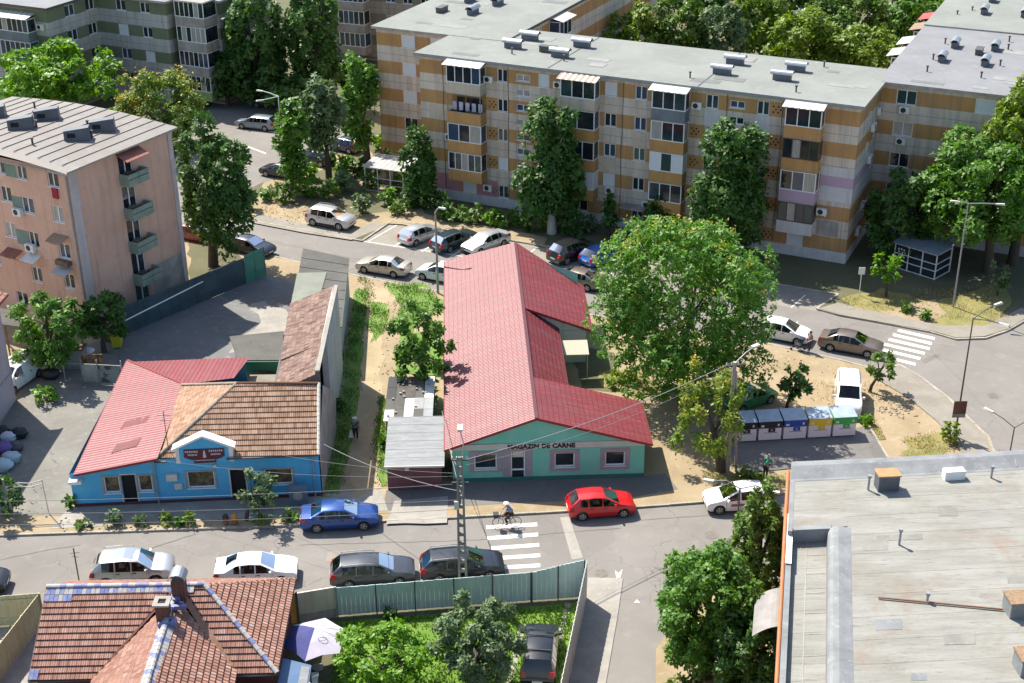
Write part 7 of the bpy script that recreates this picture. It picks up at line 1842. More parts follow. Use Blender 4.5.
# ================================================================== shelters
def shelter(label, fl, az_, w_, d_, h0, h1, roofm, glassm, cat='shelter', ncol=3, zz=Z1):
    t = thing('shelter', label, cat, (fl.x, fl.y, zz), R(az_))
    mb = MB(); k = 16
    for i in range(k):
        a, b = -.2+(w_+.4)*i/k, -.2+(w_+.4)*(i+1)/k; o = .02*(i % 2)
        mb.hexa([(a,-.25,h0+o),(b,-.25,h0+o),(b,d_+.2,h1+o),(a,d_+.2,h1+o)], [(a,-.25,h0+.04+o),(b,-.25,h0+.04+o),(b,d_+.2,h1+.04+o),(a,d_+.2,h1+.04+o)])
    mb.build('roof', roofm, t)
    mb = MB()
    for i in range(ncol+1):
        x = w_*i/ncol; mb.box(x-.04, x+.04, -.04, .04, 0, h0); mb.box(x-.04, x+.04, d_-.04, d_+.04, 0, h1-.05)
    for z in (.06, .75, 1.35, h0-.1): mb.box(0, w_, -.03, .03, z-.03, z+.03); mb.box(w_-.03, w_+.03, .04, d_, z-.03, z+.03); mb.box(-.03, .03, .04, d_, z-.03, z+.03)
    mb.build('frame', M['white'], t)
    if glassm:
        mb = MB(); mb.box(.04, w_-.04, .035, .04, .1, h0-.15); mb.box(w_-.04, w_-.035, .05, d_-.05, .1, h0-.15); mb.box(.04, w_-.04, d_-.03, d_-.02, .1, h1-.2); mb.build('glazing', glassm, t)
    return t
M['ribblue'] = mat('blue_grey_ribbed_sheet', (.28,.32,.37), (.22,.26,.3), s=1., r=.45)
A, B = G(893,267,Z1), G(934,280,Z1); azz = math.degrees(math.atan2(B.y-A.y, B.x-A.x))
sh = shelter('glazed white framed shelter with a ribbed blue grey roof on the shaded verge', A, azz, (B-A).length, 2.4, 2.25, 2.5, M['ribblue'], M['glass'])
mb = MB()
for i, (x, z) in enumerate(((.25,1.78),(.5,1.8),(.75,1.76),(.3,1.55),(.62,1.52),(.85,1.56),(.3,1.15),(.55,1.1),(.8,1.14))): mb.lathe([(.08,0),(.08,.012)], 8, 0, Matrix.Translation((x+.1,-.035,z)) @ Matrix.Rotation(R(90),4,'X'))
mb.build('window_sticker', M['white'], sh)
A, B = G(372,187,Z1), G(392,189,Z1)
shelter('open white pergola with a ribbed pale roof among the shrubs', G(366,190,Z1), -22, 4.0, 3.0, 2.4, 2.6, mat('pale_ribbed_sheet', (.42,.41,.4), (.3,.3,.29), s=1.2, r=.6), None, cat='pergola')
# ================================================================== recycling containers
cA, cB = G(733,443,Z1+.05), G(857,436,Z1+.05); cd = cB-cA; caz = math.atan2(cd.y, cd.x); cw = cd.length/5
M['contwhite'] = mat('white_container_panel', (.8,.82,.84), (.74,.76,.78), s=1., r=.5)
M['contlid'] = mat('container_lid', (.36,.42,.48), (.28,.34,.4), s=1.5, r=.35)
for i, (lab, c) in enumerate((('recycling container with a black band, leftmost, behind the ochre tree', (.015,.013,.03)), ('recycling container with a black band, next to the blue one', (.02,.02,.035)), ('recycling container with a dark blue band', (.02,.08,.38)), ('recycling container with a yellow band', (.75,.55,.03)), ('recycling container with a green band, beside the white van', (.03,.4,.08)))):
    p = cA+cd*(i/5); t = thing('recycling_container', lab, 'recycling container', tuple(p), caz, 'recycling containers'); W_ = cw-.14
    bm_ = mat('band_'+['black','black','blue','yellow','green'][i], c, r=.45)
    mb = MB(); mb.box(.02, W_, .02, 1.2, .08, .975); mb.build('body', M['contwhite'], t)
    mb = MB(); mb.box(0, W_+.02, -.03, 1.22, .98, 1.46); mb.build('colour_band', bm_, t)
    mb = MB(); mb.hexa([(-.01,-.03,1.465),(W_+.03,-.03,1.465),(W_+.03,1.25,1.6),(-.01,1.25,1.6)], [(-.01,-.03,1.49),(W_+.03,-.03,1.49),(W_+.03,1.25,1.68),(-.01,1.25,1.68)]); mb.build('lid', M['contlid'], t)
    mb = MB(); mb.box(W_*.42, W_*.72, .004, .018, .66, .94); sq = mb.build('symbol_plate', bm_, t)
    mb = MB(); cx_, cz_ = W_*.57, .8
    for k in range(3):
        a = k*2*math.pi/3+.5; mb.bar((cx_+.07*math.cos(a), .002, cz_+.07*math.sin(a)), (cx_+.07*math.cos(a+1.5), .002, cz_+.07*math.sin(a+1.5)), .01, .03)
    mb.build('recycling_symbol', M['white'], sq)
    mb = MB(); mb.box(W_*.25, W_*.8, .012, .018, .58, .63); mb.build('text_line', M['greymetal'], t)
    mb = MB(); mb.box(.12, .34, -.042, -.031, 1.08, 1.22); mb.box(W_-.3, W_-.18, -.042, -.031, 1.12, 1.28); mb.build('notice', M['white'], t)
    mb = MB()
    for x in (.12, W_-.1): mb.box(x-.08, x+.08, .1, 1.1, 0, .08)
    mb.build('foot', M['trim'], t)
# ================================================================== poles, lamps, wires
def topz(x, y, py):
    lo, hi = 0, 20
    for _ in range(40):
        m_ = (lo+hi)/2
        if proj((x,y,m_))[1] > py: lo = m_
        else: hi = m_
    return lo
def lamp_post(label, base, top_py, arms, m=M['greymetal'], r=.08, name='street_lamp', head=True, z0=Z1, cat='street lamp'):
    B = G(*base, z0); H = topz(B.x, B.y, top_py); t = thing(name, label, cat, (B.x, B.y, z0)); h = H-z0
    mb = MB(); mb.tube([(0,0,-.2), (0,0,h*.5), (0,0,h)], [r, r*.8, r*.6], 8); mb.build('post', m, t, smooth=50)
    for dx, dy, dz in arms:
        mb = MB(); mb.tube([(0,0,h-.05), (dx*.5,dy*.5,h+dz*.62), (dx,dy,h+dz)], r*.5, 6); mb.build('arm', m, t)
        if head:
            e = Vector((dx,dy,0)).normalized(); q = Matrix.Translation((dx,dy,h+dz)) @ Matrix.Rotation(math.atan2(e.y,e.x), 4, 'Z')
            mb = MB(); mb.hexa([q @ Vector(p) for p in ((-.1,-.08,-.07),(.6,-.13,-.05),(.6,.13,-.05),(-.1,.08,-.07))], [q @ Vector(p) for p in ((-.1,-.06,.03),(.55,-.08,.06),(.55,.08,.06),(-.1,.06,.03))]); mb.build('lamp_head', M['offwhite'], t)
    return t, B, H
lamp_post('tall grey street lamp with two arms on the dry verge at the right', (953,307), 203, [(2.0,-.5,.1), (-.7,.2,.05)])
t, B, H = lamp_post('dark street lamp carrying a poster board on the pavement curve', (954.8,437), 318, [(1.6,.9,.5), (1.3,-1.2,.2)], M['darkmetal'], .07)
mb = MB(); q = Matrix.Translation((0,0,1.5)); mb.box(-.42, .42, -.14, -.09, 1.55, 2.75); pbd = mb.build('poster_board', mat('dark_poster', (.03,.02,.02), (.14,.05,.025), (.3,.2,.15), s=2.2, s2=4., r=.5), t)
mb = MB(); mb.box(-.4, .4, -.148, -.141, 1.57, 1.82); mb.build('poster_caption', M['palesheet'], pbd)
lamp_post('low two armed street lamp in front of the flat roofed building at the right', (961,470), 426, [(-2.0,1.6,.9), (1.4,.5,.35)], M['darkmetal'], .06) if False else None
B = G(966,508); 
t, B, H = lamp_post('double headed street lamp rising behind the roof edge at the right', (1003,492), 427, [(-1.0,1.3,.35), (1.3,.5,.3)], M['darkmetal'], .06, z0=0.0)
lamp_post('concrete lamp post at the far left corner of the red roof', (438,293), 212, [(.35,-.2,.45)], M['fascia'], .11)
lamp_post('thin white twin armed lamp post in front of the upright tree by the parking lot', (286,189), 96, [(-1.6,.7,.3), (-1.4,-.6,-.2)], M['white'], .07)
# wooden H pole by the containers
B = G(727,471,Z1); H = topz(B.x, B.y, 362); up = thing('utility_pole', 'grey wooden utility pole with a lamp arm beside the containers', 'utility pole', (B.x, B.y, Z1)); h = H-Z1
mb = MB(); mb.tube([(0,0,-.2),(0,0,h)], [.17,.12], 9); mb.build('post', M['fascia'], up, smooth=50)
mb = MB(); mb.tube([(.55,-.1,-.1),(.12,0,h-.6)], [.09,.07], 8); mb.build('stay_post', M['fascia'], up, smooth=50)
mb = MB(); mb.bar((-.6,-.1,h-.25),(.6,.1,h-.25), .08); mb.build('cross_arm', M['darkmetal'], up)
mb = MB()
for x in (-.5,-.2,.2,.5): mb.lathe([(.04,0),(.05,.1),(.03,.18)], 8, 0, Matrix.Translation((x,x*.16,h-.2)))
mb.build('insulator', M['offwhite'], up)
mb = MB(); mb.tube([(0,0,h-.1),(.7,.5,h+.35),(1.25,.9,h+.55)], .04, 6); mb.build('lamp_arm', M['greymetal'], up)
mb = MB(); mb.box(-.1, .5, -.12, .12, -.05, .08, 0, Matrix.Translation((1.2,.88,h+.56)) @ Matrix.Rotation(R(36),4,'Z')); mb.build('lamp_head', M['offwhite'], up)
UPT = Vector((B.x, B.y, H-.1))
# concrete lattice pole by the black estate
B = G(463,585); H = topz(B.x, B.y, 457); lp = thing('utility_pole', 'tall ladder like concrete utility pole beside the black estate car', 'utility pole', (B.x, B.y, 0)); h = H
mb = MB()
for s in (-1, 1): mb.hexa([(s*.2-.07,-.13,-.2),(s*.2+.07,-.13,-.2),(s*.2+.07,.13,-.2),(s*.2-.07,.13,-.2)], [(s*.13-.05,-.09,h),(s*.13+.05,-.09,h),(s*.13+.05,.09,h),(s*.13-.05,.09,h)])
n = 13
for i in range(n+1):
    z = .3+(h-.5)*i/n; ww = .2-.07*z/h; mb.box(-ww, ww, -.07, .07, z, z+.2)
mb.build('shaft', mat('dark_concrete', (.24,.23,.205), (.18,.172,.155), s=1.5, r=.9), lp)
mb = MB(); mb.tube([(.15,.1,h-.05),(.22,.3,h+.7),(.05,.45,h+1.4)], .035, 6); mb.build('lamp_arm', M['metal'], lp)
mb = MB(); mb.box(-.14,.14,-.3,.3,-.05,.07,0,Matrix.Translation((.05,.6,h+1.42))); mb.build('lamp_head', M['offwhite'], lp)
mb = MB()
for z in (h-.2, h-1.6): mb.bar((-.45,0,z),(.45,0,z), .07)
mb.build('cross_arm', M['darkmetal'], lp)
mb = MB()
for x in (-.4,-.15,.15,.4): mb.lathe([(.04,0),(.055,.1),(.03,.18)], 8, 0, Matrix.Translation((x,0,h-.16)))
mb.box(-.35,-.1,-.2,-.1,h-3.2,h-2.7); mb.build('insulator', M['offwhite'], lp)
LPT = Vector((B.x, B.y, H-.1))
# small poles
B = G(80,586); sp_ = thing('aerial_pole', 'thin bare aerial pole behind the roof ridge at the lower left', 'pole', (B.x, B.y, 0)); H = topz(B.x, B.y, 548)
mb = MB(); mb.tube([(0,0,-.1),(0,0,H)], .04, 6); mb.build('post', M['darkmetal'], sp_); mb = MB(); mb.bar((-.25,0,H-.35),(.3,0,H-.3), .03); mb.bar((-.2,.1,H-.6),(.22,-.1,H-.55), .03); mb.build('aerial', M['darkmetal'], sp_)
B = G(14,516,Z1); lq = thing('washing_line_post', 'leaning grey post with bent rails at the left edge', 'post', (B.x, B.y, Z1)); mb = MB(); mb.tube([(0,0,-.1),(-.25,0,2.6)], .07, 6); mb.build('post', M['fascia'], lq)
mb = MB(); mb.tube([(-.2,0,2.0),(.6,.1,2.3),(1.3,.15,2.2),(2.0,.2,2.4)], .03, 6); mb.tube([(-.2,0,1.8),(.6,.1,2.05),(1.3,.15,1.95),(2.0,.2,2.15)], .03, 6); mb.tube([(2.0,.2,2.45),(2.05,.2,.1)], .03, 6); mb.build('rail', M['offwhite'], lq)
B = G(736,540); t_ = thing('sign_pole', 'thin pole with bent lamp arms in front of the white hatchback', 'pole', (B.x, B.y, 0)); H = topz(B.x, B.y, 488)
mb = MB(); mb.tube([(0,0,-.1),(0,0,H)], .05, 6); mb.build('post', M['darkmetal'], t_)
for dx, dy in ((-1.5,.5), (1.6,-.6)):
    mb = MB(); mb.tube([(0,0,H-.05),(dx*.5,dy*.5,H+.35),(dx,dy,H+.2)], .035, 6); mb.build('arm', M['palesheet'], t_)
    mb = MB(); mb.box(-.3,.3,-.1,.1,-.05,.06,0,Matrix.Translation((dx*1.15,dy*1.15,H+.16)) @ Matrix.Rotation(math.atan2(dy,dx),4,'Z')); mb.build('lamp_head', M['offwhite'], t_)
# wires
def wire(label, a, b, sag, r=.018):
    a, b = Vector(a), Vector(b); t = thing('overhead_wire', label, 'wire', tuple(a), 0, 'overhead wires'); mb = MB(); n = 22
    pts = [a.lerp(b, i/n)-Vector((0,0,sag*4*(i/n)*(1-i/n))) for i in range(n+1)]; mb.tube(pts, r, 5); mb.build('cable', M['cable'], t, world=True)
wire('thick wire from the lattice pole over the red roof to the wooden pole', LPT+Vector((.2,0,-.1)), UPT+Vector((-.3,0,0)), .5, .026)
wire('uppermost wire from the lattice pole across the blue house front to the left edge', LPT+Vector((-.4,0,-1.6)), (-46,63.5,6.2), .5, .014)
wire('middle wire along the street in front of the blue house', LPT+Vector((-.15,0,-2.6)), (-46,64.0,5.2), .5, .014)
wire('lower wire along the street to the left edge', LPT+Vector((-.3,0,-3.2)), (-46,64.6,4.2), .6, .014)
wire('wire from the lattice pole to the end of the grey boundary wall', LPT+Vector((-.2,0,-2.0)), (-11.7,73.5,3.6), .4, .02)
wire('service wire from the lattice pole to the maroon garage', LPT+Vector((0,.1,-2.2)), (-4.5,78,3.2), .3, .018)
wire('twisted wire from the lattice pole down to the eave of the red roof', LPT+Vector((.1,.1,-.8)), (-3.9,74.3,2.6), .3, .018)
wire('thin wire from the lattice pole to the right pillar of the white pediment', LPT+Vector((-.4,0,-.9)), (-17.2,72.7,4.0), .35, .009)
wire('thin wire from the lattice pole to the left part of the blue house', LPT+Vector((-.4,0,-1.1)), (-21.4,72.0,3.4), .45, .009)
wire('second thin wire beside the thick one towards the wooden pole', LPT+Vector((.3,0,-.4)), UPT+Vector((.2,0,-.15)), .8, .01)
# ================================================================== parasol, goods, small things
B = G(318,668,.03); pz = 2.5; ps = thing('parasol', 'open garden parasol in pale lilac and navy panels', 'parasol', (B.x, B.y, .03))
mb = MB(); n = 6; C = Vector((0,.1,pz)); rim = [Vector((1.75*math.cos(2*math.pi*k/n+.35), 1.75*math.sin(2*math.pi*k/n+.35), pz-.65)) for k in range(n)]
for k in range(n):
    a, b = rim[k], rim[(k+1) % n]; m2 = a.lerp(b,.5)*.94; m2.z = pz-.58
    ms = 1 if k in (2, 3) else 0
    for p, q in ((a,m2),(m2,b)):
        c1, c2 = C.lerp(p,.5)+Vector((0,0,.08)), C.lerp(q,.5)+Vector((0,0,.06))
        mb.face([C,c1,c2], ms); mb.face([c1,p,q,c2], ms)
cn = mb.build('canopy', [mat('lilac_canvas', (.52,.48,.56), (.47,.43,.51), s=1.5, r=.85), mat('navy_canvas', (.05,.055,.2), (.04,.045,.16), s=1.5, r=.85)], ps)
mb = MB()
for k in range(n): mb.bar(C-Vector((0,0,.05)), rim[k]-Vector((0,0,.04)), .02)
mb.build('rib', M['metal'], cn)
mb = MB()
for k in range(10):
    a = k*.63; mb.bar((.45+.22*math.cos(a),-.55+.13*math.sin(a),pz-.19), (.45+.22*math.cos(a+.5),-.55+.13*math.sin(a+.5),pz-.19), .02)
mb.build('printed_emblem', M['darkmetal'], cn)
mb = MB(); mb.tube([(0,.1,0),(0,.1,pz)], .03, 8); mb.build('pole', M['metal'], ps); mb = MB(); mb.lathe([(.3,0),(.3,.08),(.1,.12)], 14); mb.build('base', M['concrete'], ps)
tb = thing('garden_table', 'white garden table beside the blue lean to', 'table', tuple(G(305,690,.03)))
mb = MB(); mb.box(-.7,.7,-.45,.45,.7,.75); mb.build('tabletop', M['white'], tb)
for x in (-.6,.6):
    for y in (-.35,.35): mb = MB(); mb.box(x-.03,x+.03,y-.03,y+.03,0,.7); mb.build('leg', M['white'], tb)
hs = thing('garden_hose', 'pale garden hose lying in a loop on the lawn', 'hose', tuple(G(416,650,.03)))
mb = MB(); mb.tube([(-.5,.9,.08),(-.1,.8,.06),(.15,.3,.06),(.1,-.3,.06),(-.3,-.6,.06)], .03, 6); mb.build('tube', M['offwhite'], hs)
for lab, px, py, c in (('orange flowering pot plant by the kerb in front of the blue house', 235, 524, (.5,.2,.02)), ('dark pot left of the orange flower in the bed', 226, 524, (.06,.03,.03))):
    o = thing('flower_pot', lab, 'flower pot', tuple(G(px,py,Z1))); mb = MB(); mb.lathe([(.14,0),(.2,.3),(.21,.32),(.17,.3)], 12); mb.build('pot', M['rust'], o)
    mb = MB(); mb.blob((0,0,.5), (.2,.2,.24), 8, 0, .2); mb.build('flowers', mat('pot_flowers', c, r=.8), o)
ob = thing('crate', 'small white crate in the bed in front of the blue house', 'crate', tuple(G(254,519,Z1))); mb = MB()
for a in ((-.25,.25,-.2,-.17),(-.25,.25,.17,.2),(-.25,-.22,-.17,.17),(.22,.25,-.17,.17)): mb.box(*a, .0, .3)
mb.box(-.22,.22,-.17,.17,0,.03); mb.build('body', M['white'], ob)
pn = thing('pennant', 'small red and white pennant on a stick before the blue wall', 'flag', tuple(G(296,503,Z1)))
mb = MB(); mb.tube([(0,0,0),(.05,0,1.0)], .02, 6); mb.build('stick', M['metal'], pn); mb = MB(); mb.face([(.05,0,1.0),(.35,0,.75),(.1,.02,.5)]); mb.build('cloth', [mat('red_pennant', (.45,.05,.06), r=.8)], pn)
jb = thing('junction_box', 'grey box with a dark door leaning on the blue wall', 'box', tuple(G(300,505,Z1))); mb = MB(); mb.box(-.6,.5,-.1,.25,.0,1.35); mb.build('body', mat('blue_grey_board', (.1,.16,.22), r=.7), jb); mb = MB(); mb.lathe([(.3,0),(.3,.05)], 16, 0, Matrix.Translation((-.05,-.13,.75)) @ Matrix.Rotation(R(90),4,'X')); mb.build('dish', M['greymetal'], jb)
rd = thing('road_sign', 'white round road sign on a short post at the edge of the dry verge', 'road sign', tuple(G(859,296,Z1))); mb = MB(); mb.tube([(0,0,0),(0,0,2.4)], .035, 6); mb.build('post', M['white'], rd); mb = MB(); mb.box(-.25,.25,-.05,-.02,1.9,2.5); mb.build('sign_plate', M['white'], rd)
# ================================================================== people
SKIN = mat('skin', (.45,.26,.18), r=.6); HAIRG = mat('grey_hair', (.4,.39,.37), r=.8); HAIRD = mat('dark_hair', (.03,.02,.015), r=.7)
def skinned(name, verts, edges, radii, m, par, root=0, sub=1):
    me = bpy.data.meshes.new(name); me.from_pydata(verts, edges, []); me.materials.append(m)
    o = bpy.data.objects.new(name, me); LINK(o); o.parent = par
    s = o.modifiers.new('Skin', 'SKIN'); s.use_smooth_shade = True
    if not me.skin_vertices: me.skin_vertices.new() if hasattr(me.skin_vertices, 'new') else None
    layer = me.skin_vertices[0].data
    for i, r_ in enumerate(radii):
        rr_ = r_ if hasattr(r_, '__len__') else (r_, r_); layer[i].radius = rr_; layer[i].use_root = (i == root)
    b = o.modifiers.new('Sub', 'SUBSURF'); b.levels = sub; b.render_levels = sub+1
    return o
def person(label, loc, rz, pose, top, legs, hair, skirt=None, h=1.72, cat='person', shoes=None, group=None, hat=None):
    t = thing('person', label, cat, loc, R(rz), group)
    J = pose    # joints: dict of name -> (x forward, y left, z)
    V = []; E = []; RR = []; ix = {}
    def add(k, p, r_, par=None):
        ix[k] = len(V); V.append(p); RR.append(r_)
        if par is not None: E.append((ix[par], ix[k]))
    add('pel', J['pel'], (.13,.15)); add('wai', J['wai'], (.115,.14), 'pel'); add('che', J['che'], (.13,.17), 'wai'); add('nek', J['nek'], .06, 'che')
    hd = Vector(J['head']); nk = Vector(J['nek'])
    add('jaw', tuple(nk.lerp(hd,.45)), (.075,.07), 'nek'); add('head', tuple(hd), (.1,.085), 'jaw'); add('crn', tuple(hd+(hd-nk).normalized()*.085), (.07,.065), 'head')
    for s in 'LR':
        sg = 1 if s == 'L' else -1
        add('sh'+s, J['sh'+s], .065, 'che'); add('el'+s, J['el'+s], .045, 'sh'+s); add('wr'+s, J['wr'+s], .03, 'el'+s)
        e, wv = Vector(J['el'+s]), Vector(J['wr'+s]); d = (wv-e).normalized(); side = d.cross(Vector((1,.2,.1))).normalized()
        pm = wv+d*.07; add('pa'+s, tuple(pm), (.035,.02), 'wr'+s)
        for f in range(4):
            k = (f-1.5)*.022; add('f%d%s' % (f,s), tuple(pm+side*k+d*.04), .009, 'pa'+s); add('g%d%s' % (f,s), tuple(pm+side*k*1.1+d*(.075-.008*abs(f-1.2))+Vector((0,0,-.012))), .008, 'f%d%s' % (f,s))
        add('th'+s, tuple(wv+d*.035+side*.045), .01, 'wr'+s)
        add('hp'+s, J['hp'+s], .095, 'pel'); add('kn'+s, J['kn'+s], .062, 'hp'+s); add('an'+s, J['an'+s], .042, 'kn'+s)
        a = Vector(J['an'+s]); add('to'+s, tuple(a+Vector(J.get('toe'+s, (.16,0,-.05)))), .035, 'an'+s)
    skinned('body', V, E, RR, SKIN, t)
    def sub(name, keys, links, rad, m): 
        k = {q: i for i, q in enumerate(keys)}
        skinned(name, [V[ix[q]] for q in keys], [(k[a], k[b]) for a, b in links], rad, m, t)
    mid = lambda a, b, f: tuple(Vector(V[ix[a]]).lerp(Vector(V[ix[b]]), f))
    for s in 'LR':
        ix['slv'+s] = len(V); V.append(mid('sh'+s,'el'+s,.7))
        ix['hem'+s] = len(V); V.append(mid('kn'+s,'an'+s,.85))
    sub('shirt', ['pel','wai','che','shL','shR','slvL','slvR'], [('pel','wai'),('wai','che'),('che','shL'),('che','shR'),('shL','slvL'),('shR','slvR')], [(.155,.18),(.135,.16),(.15,.19),.085,.085,.065,.065], top)
    sub('trousers', ['pel','hpL','hpR','knL','knR','hemL','hemR'], [('pel','hpL'),('pel','hpR'),('hpL','knL'),('hpR','knR'),('knL','hemL'),('knR','hemR')], [(.145,.165),.11,.11,.08,.08,.06,.06], legs)
    sub('shoes', ['anL','toL'], [('anL','toL')], [.05,.045], shoes or M['trim']); sub('shoes', ['anR','toR'], [('anR','toR')], [.05,.045], shoes or M['trim'])
    fwd = Vector((1,0,0)); c = hd+Vector((-.02,0,.035))
    mb = MB(); mb.blob(c, (.115,.1,.1), 10, 0, .03); mb.build('hat' if hat else 'hair', hat or hair, t, smooth=60)
    if hat:
        mb = MB(); mb.lathe([(.17,0),(.17,.015)], 14, 0, Matrix.Translation(hd+Vector((.02,0,.05)))); mb.build('hat_brim', hat, t)
    mb = MB(); mb.hexa([hd+Vector(p) for p in ((.085,-.014,-.03),(.118,-.009,-.035),(.118,.009,-.035),(.085,.014,-.03))], [hd+Vector(p) for p in ((.085,-.008,.02),(.092,-.006,.02),(.092,.006,.02),(.085,.008,.02))]); mb.build('nose', SKIN, t)
    for sy in (-1, 1):
        mb = MB(); mb.blob(hd+Vector((.088,sy*.032,.015)), (.012,.014,.009), 6, 0, 0); mb.build('eye', M['trim'], t)
        mb = MB(); mb.blob(hd+Vector((-.005,sy*.088,.0)), (.022,.012,.032), 6, 0, 0); mb.build('ear', SKIN, t)
    mb = MB(); mb.box(.083,.092,-.024,.024,-.058,-.05,0,Matrix.Translation(hd)); mb.build('mouth', mat('lips', (.3,.1,.09), r=.6), t)
    return t
def stand(step=.0, lean=0.0, armL=(.05,.28,.75), armR=(.05,-.28,.75), elL=None, elR=None):
    return dict(pel=(0,0,.93), wai=(lean*.4,0,1.12), che=(lean,0,1.33), nek=(lean*1.2,0,1.47), head=(lean*1.4+.02,0,1.6), shL=(lean,.19,1.39), shR=(lean,-.19,1.39),
        elL=elL or (lean-.03,.26,1.1), elR=elR or (lean-.03,-.26,1.1), wrL=armL, wrR=armR, hpL=(0,.09,.88), hpR=(0,-.09,.88), knL=(step*.6+.03,.1,.48), knR=(-step*.35+.03,-.1,.48), anL=(step,.1,.08), anR=(-step,-.1,.08+.06*(step>0)))
cl = lambda n, c, c2=None: mat(n, c, c2, s=3., r=.9)
DARKC = cl('dark_trousers', (.02,.02,.025)); NAVY = cl('navy_cloth', (.03,.035,.07))
p = G(356,440,Z1+.01)
t = person('person in a pale cap walking on shaded grass by the boundary wall, with white bag', tuple(p), 95, stand(.16), cl('dark_pale_shirt', (.2,.21,.22), (.03,.03,.04)), DARKC, HAIRG, hat=cl('pale_cap', (.6,.6,.55)))
bg_ = thing('carrier_bag', 'white carrier bag held by the walking person', 'bag', (p.x-.3, p.y+.02, p.z)); mb = MB(); mb.hexa([(-.17,-.1,.22),(.17,-.1,.22),(.17,.1,.22),(-.17,.1,.22)], [(-.05,-.02,.72),(.05,-.02,.72),(.05,.02,.72),(-.05,.02,.72)]); mb.build('bag', M['white'], bg_)
p = G(809,352,Z1); person('person with dark hair standing at the kerb between white hatchback and brown grey saloon', tuple(p), 200, stand(.06, armL=(.25,.2,1.0), armR=(.2,-.2,1.0)), cl('dark_top', (.07,.05,.06), (.3,.25,.22)), NAVY, HAIRD)
p = G(798,350,Z1); prm = thing('pushchair', 'dark folding pushchair beside the person at the kerb', 'pushchair', (p.x, p.y, Z1), R(150))
mb = MB()
for s in (-.22,.22): mb.tube([(.45,s,.1),(-.15,s,.55),(-.5,s,1.0)], .02, 6); mb.tube([(-.4,s,.1),(.1,s,.55),(.1,s,.75)], .02, 6)
mb.tube([(-.5,-.22,1.0),(-.5,.22,1.0)], .022, 6); mb.build('frame', M['darkmetal'], prm)
mb = MB(); mb.hexa([(-.2,-.2,.4),(.25,-.2,.42),(.25,.2,.42),(-.2,.2,.4)], [(-.2,-.2,.46),(.25,-.2,.48),(.25,.2,.48),(-.2,.2,.46)]); mb.hexa([(-.26,-.2,.46),(-.2,-.2,.46),(-.2,.2,.46),(-.26,.2,.46)], [(-.42,-.2,.95),(-.36,-.2,.95),(-.36,.2,.95),(-.42,.2,.95)]); mb.build('seat', NAVY, prm)
mb = MB(); mb.hexa([(-.38,-.22,.8),(.1,-.22,.85),(.1,.22,.85),(-.38,.22,.8)], [(-.34,-.2,1.02),(-.05,-.2,1.04),(-.05,.2,1.04),(-.34,.2,1.02)]); mb.build('hood', NAVY, prm)
for x in (.45,-.4):
    for s in (-.24,.24): mb = MB(); mb.lathe([(.09,-.02),(.1,-.01),(.1,.01),(.09,.02)], 14, 0, Matrix.Translation((x,s,.1)) @ Matrix.Rotation(R(90),4,'X')); mb.build('wheel', M['tyre'], prm)
p = G(765,478,Z1); person('person in a green shirt with grey hair bending at the edge of the container pad', tuple(p), 60, dict(stand(.08), wai=(.1,0,1.08), che=(.28,0,1.2), nek=(.4,0,1.27), head=(.5,0,1.36), shL=(.28,.19,1.22), shR=(.28,-.19,1.22), elL=(.36,.24,.95), elR=(.36,-.24,.95), wrL=(.5,.2,.75), wrR=(.5,-.2,.75)), cl('green_shirt', (.02,.25,.14)), DARKC, HAIRG)
# cyclist
c0 = G(507,527); bz = R(184)
bk = thing('bicycle', 'city bicycle ridden along the zebra crossing in the lower street', 'bicycle', (c0.x, c0.y, .02), bz)
def wheel_b(x):
    mb = MB(); Mx = Matrix.Translation((x,0,.34)) @ Matrix.Rotation(R(90),4,'X'); n = 28
    for k in range(n):
        a, b = 2*math.pi*k/n, 2*math.pi*(k+1)/n
        for r0, r1, z in ((.3,.34,-.018),(.34,.34,0),(.34,.3,.018)):
            pass
        q = lambda an, r_, z: Mx @ Vector((r_*math.cos(an), r_*math.sin(an), z))
        mb.face([q(a,.31,-.018), q(b,.31,-.018), q(b,.345,0), q(a,.345,0)]); mb.face([q(a,.345,0), q(b,.345,0), q(b,.31,.018), q(a,.31,.018)]); mb.face([q(a,.31,.018), q(b,.31,.018), q(b,.31,-.018), q(a,.31,-.018)])
    wv = mb.build('wheel', M['tyre'], bk)
    mb = MB()
    for k in range(12): a = k*2*math.pi/12; mb.bar(Mx @ Vector((0,0,0)), Mx @ Vector((.31*math.cos(a),.31*math.sin(a),0)), .006)
    mb.tube([(x,-.05,.34),(x,.05,.34)], .03, 8); mb.build('spokes', M['metal'], wv)
wheel_b(.53); wheel_b(-.53)
mb = MB()
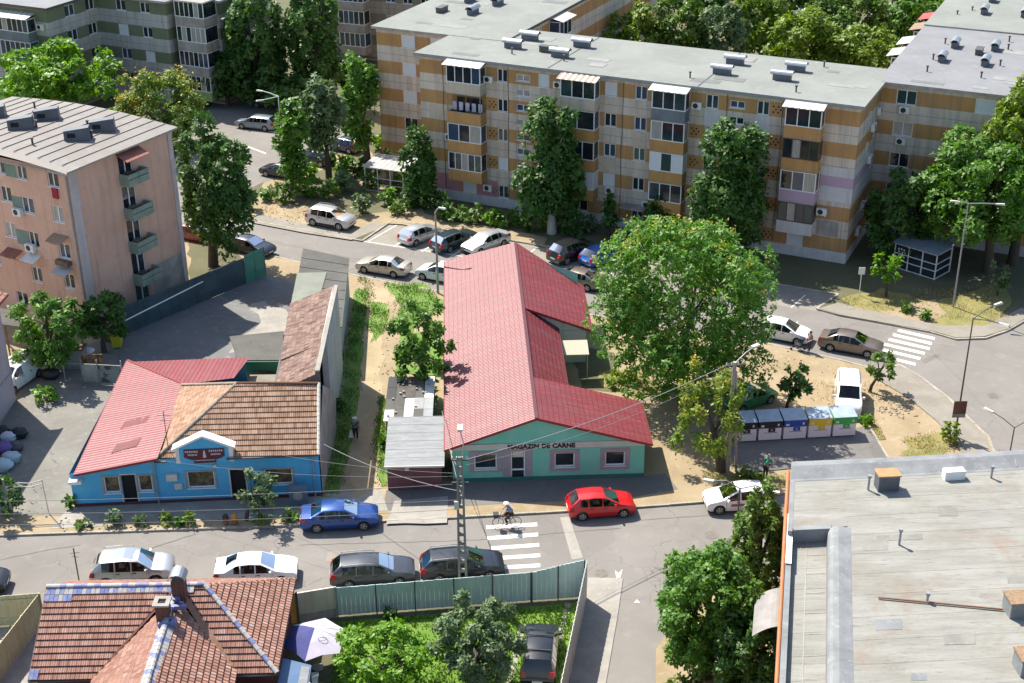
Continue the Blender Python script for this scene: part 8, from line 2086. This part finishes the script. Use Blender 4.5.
for a, b in (((-.53,0,.34),(-.12,0,.3)),((-.12,0,.3),(.36,0,.78)),((-.12,0,.3),(-.28,0,.85)),((-.53,0,.34),(-.27,0,.75)),((-.27,0,.75),(.38,0,.8)),((.53,0,.34),(.36,0,.95))): mb.tube([a,b], .02, 7)
mb.build('frame', M['darkmetal'], bk)
mb = MB(); mb.tube([(.36,0,.95),(.32,0,1.05)], .02, 6); mb.tube([(.2,-.28,1.08),(.34,-.2,1.06),(.36,.2,1.06),(.2,.28,1.08)], .015, 6); mb.build('handlebar', M['metal'], bk)
mb = MB(); mb.hexa([(-.42,-.1,.86),(-.16,-.04,.87),(-.16,.04,.87),(-.42,.1,.86)], [(-.42,-.1,.92),(-.14,-.03,.92),(-.14,.03,.92),(-.42,.1,.92)]); mb.build('saddle', M['trim'], bk)
mb = MB(); mb.tube([(-.12,-.12,.3),(-.12,.12,.3)], .03, 8); mb.tube([(-.12,.12,.3),(-.02,.14,.17)], .012, 6); mb.tube([(-.12,-.12,.3),(-.22,-.14,.43)], .012, 6); mb.build('pedal', M['metal'], bk)
mb = MB(); mb.hexa([(.52,-.16,.72),(.78,-.16,.72),(.78,.16,.72),(.52,.16,.72)], [(.48,-.19,.98),(.82,-.19,.98),(.82,.19,.98),(.48,.19,.98)]); mb.build('basket', M['trim'], bk)
person('person in a blue shirt and white cap riding the bicycle', (c0.x, c0.y, .02), 184, dict(pel=(-.27,0,.98), wai=(-.2,0,1.16), che=(-.08,0,1.36), nek=(-.02,0,1.49), head=(.02,0,1.62), shL=(-.07,.19,1.41), shR=(-.07,-.19,1.41), elL=(.12,.25,1.2), elR=(.12,-.25,1.2), wrL=(.24,.27,1.1), wrR=(.24,-.27,1.1), hpL=(-.25,.09,.95), hpR=(-.25,-.09,.95), knL=(.1,.11,.62), knR=(.14,-.11,.85), anL=(-.04,.13,.26), anR=(-.2,-.13,.5)), cl('blue_shirt', (.1,.18,.36), (.14,.22,.4)), cl('dark_shorts', (.04,.02,.025)), HAIRG, hat=cl('white_cap', (.65,.63,.58)))
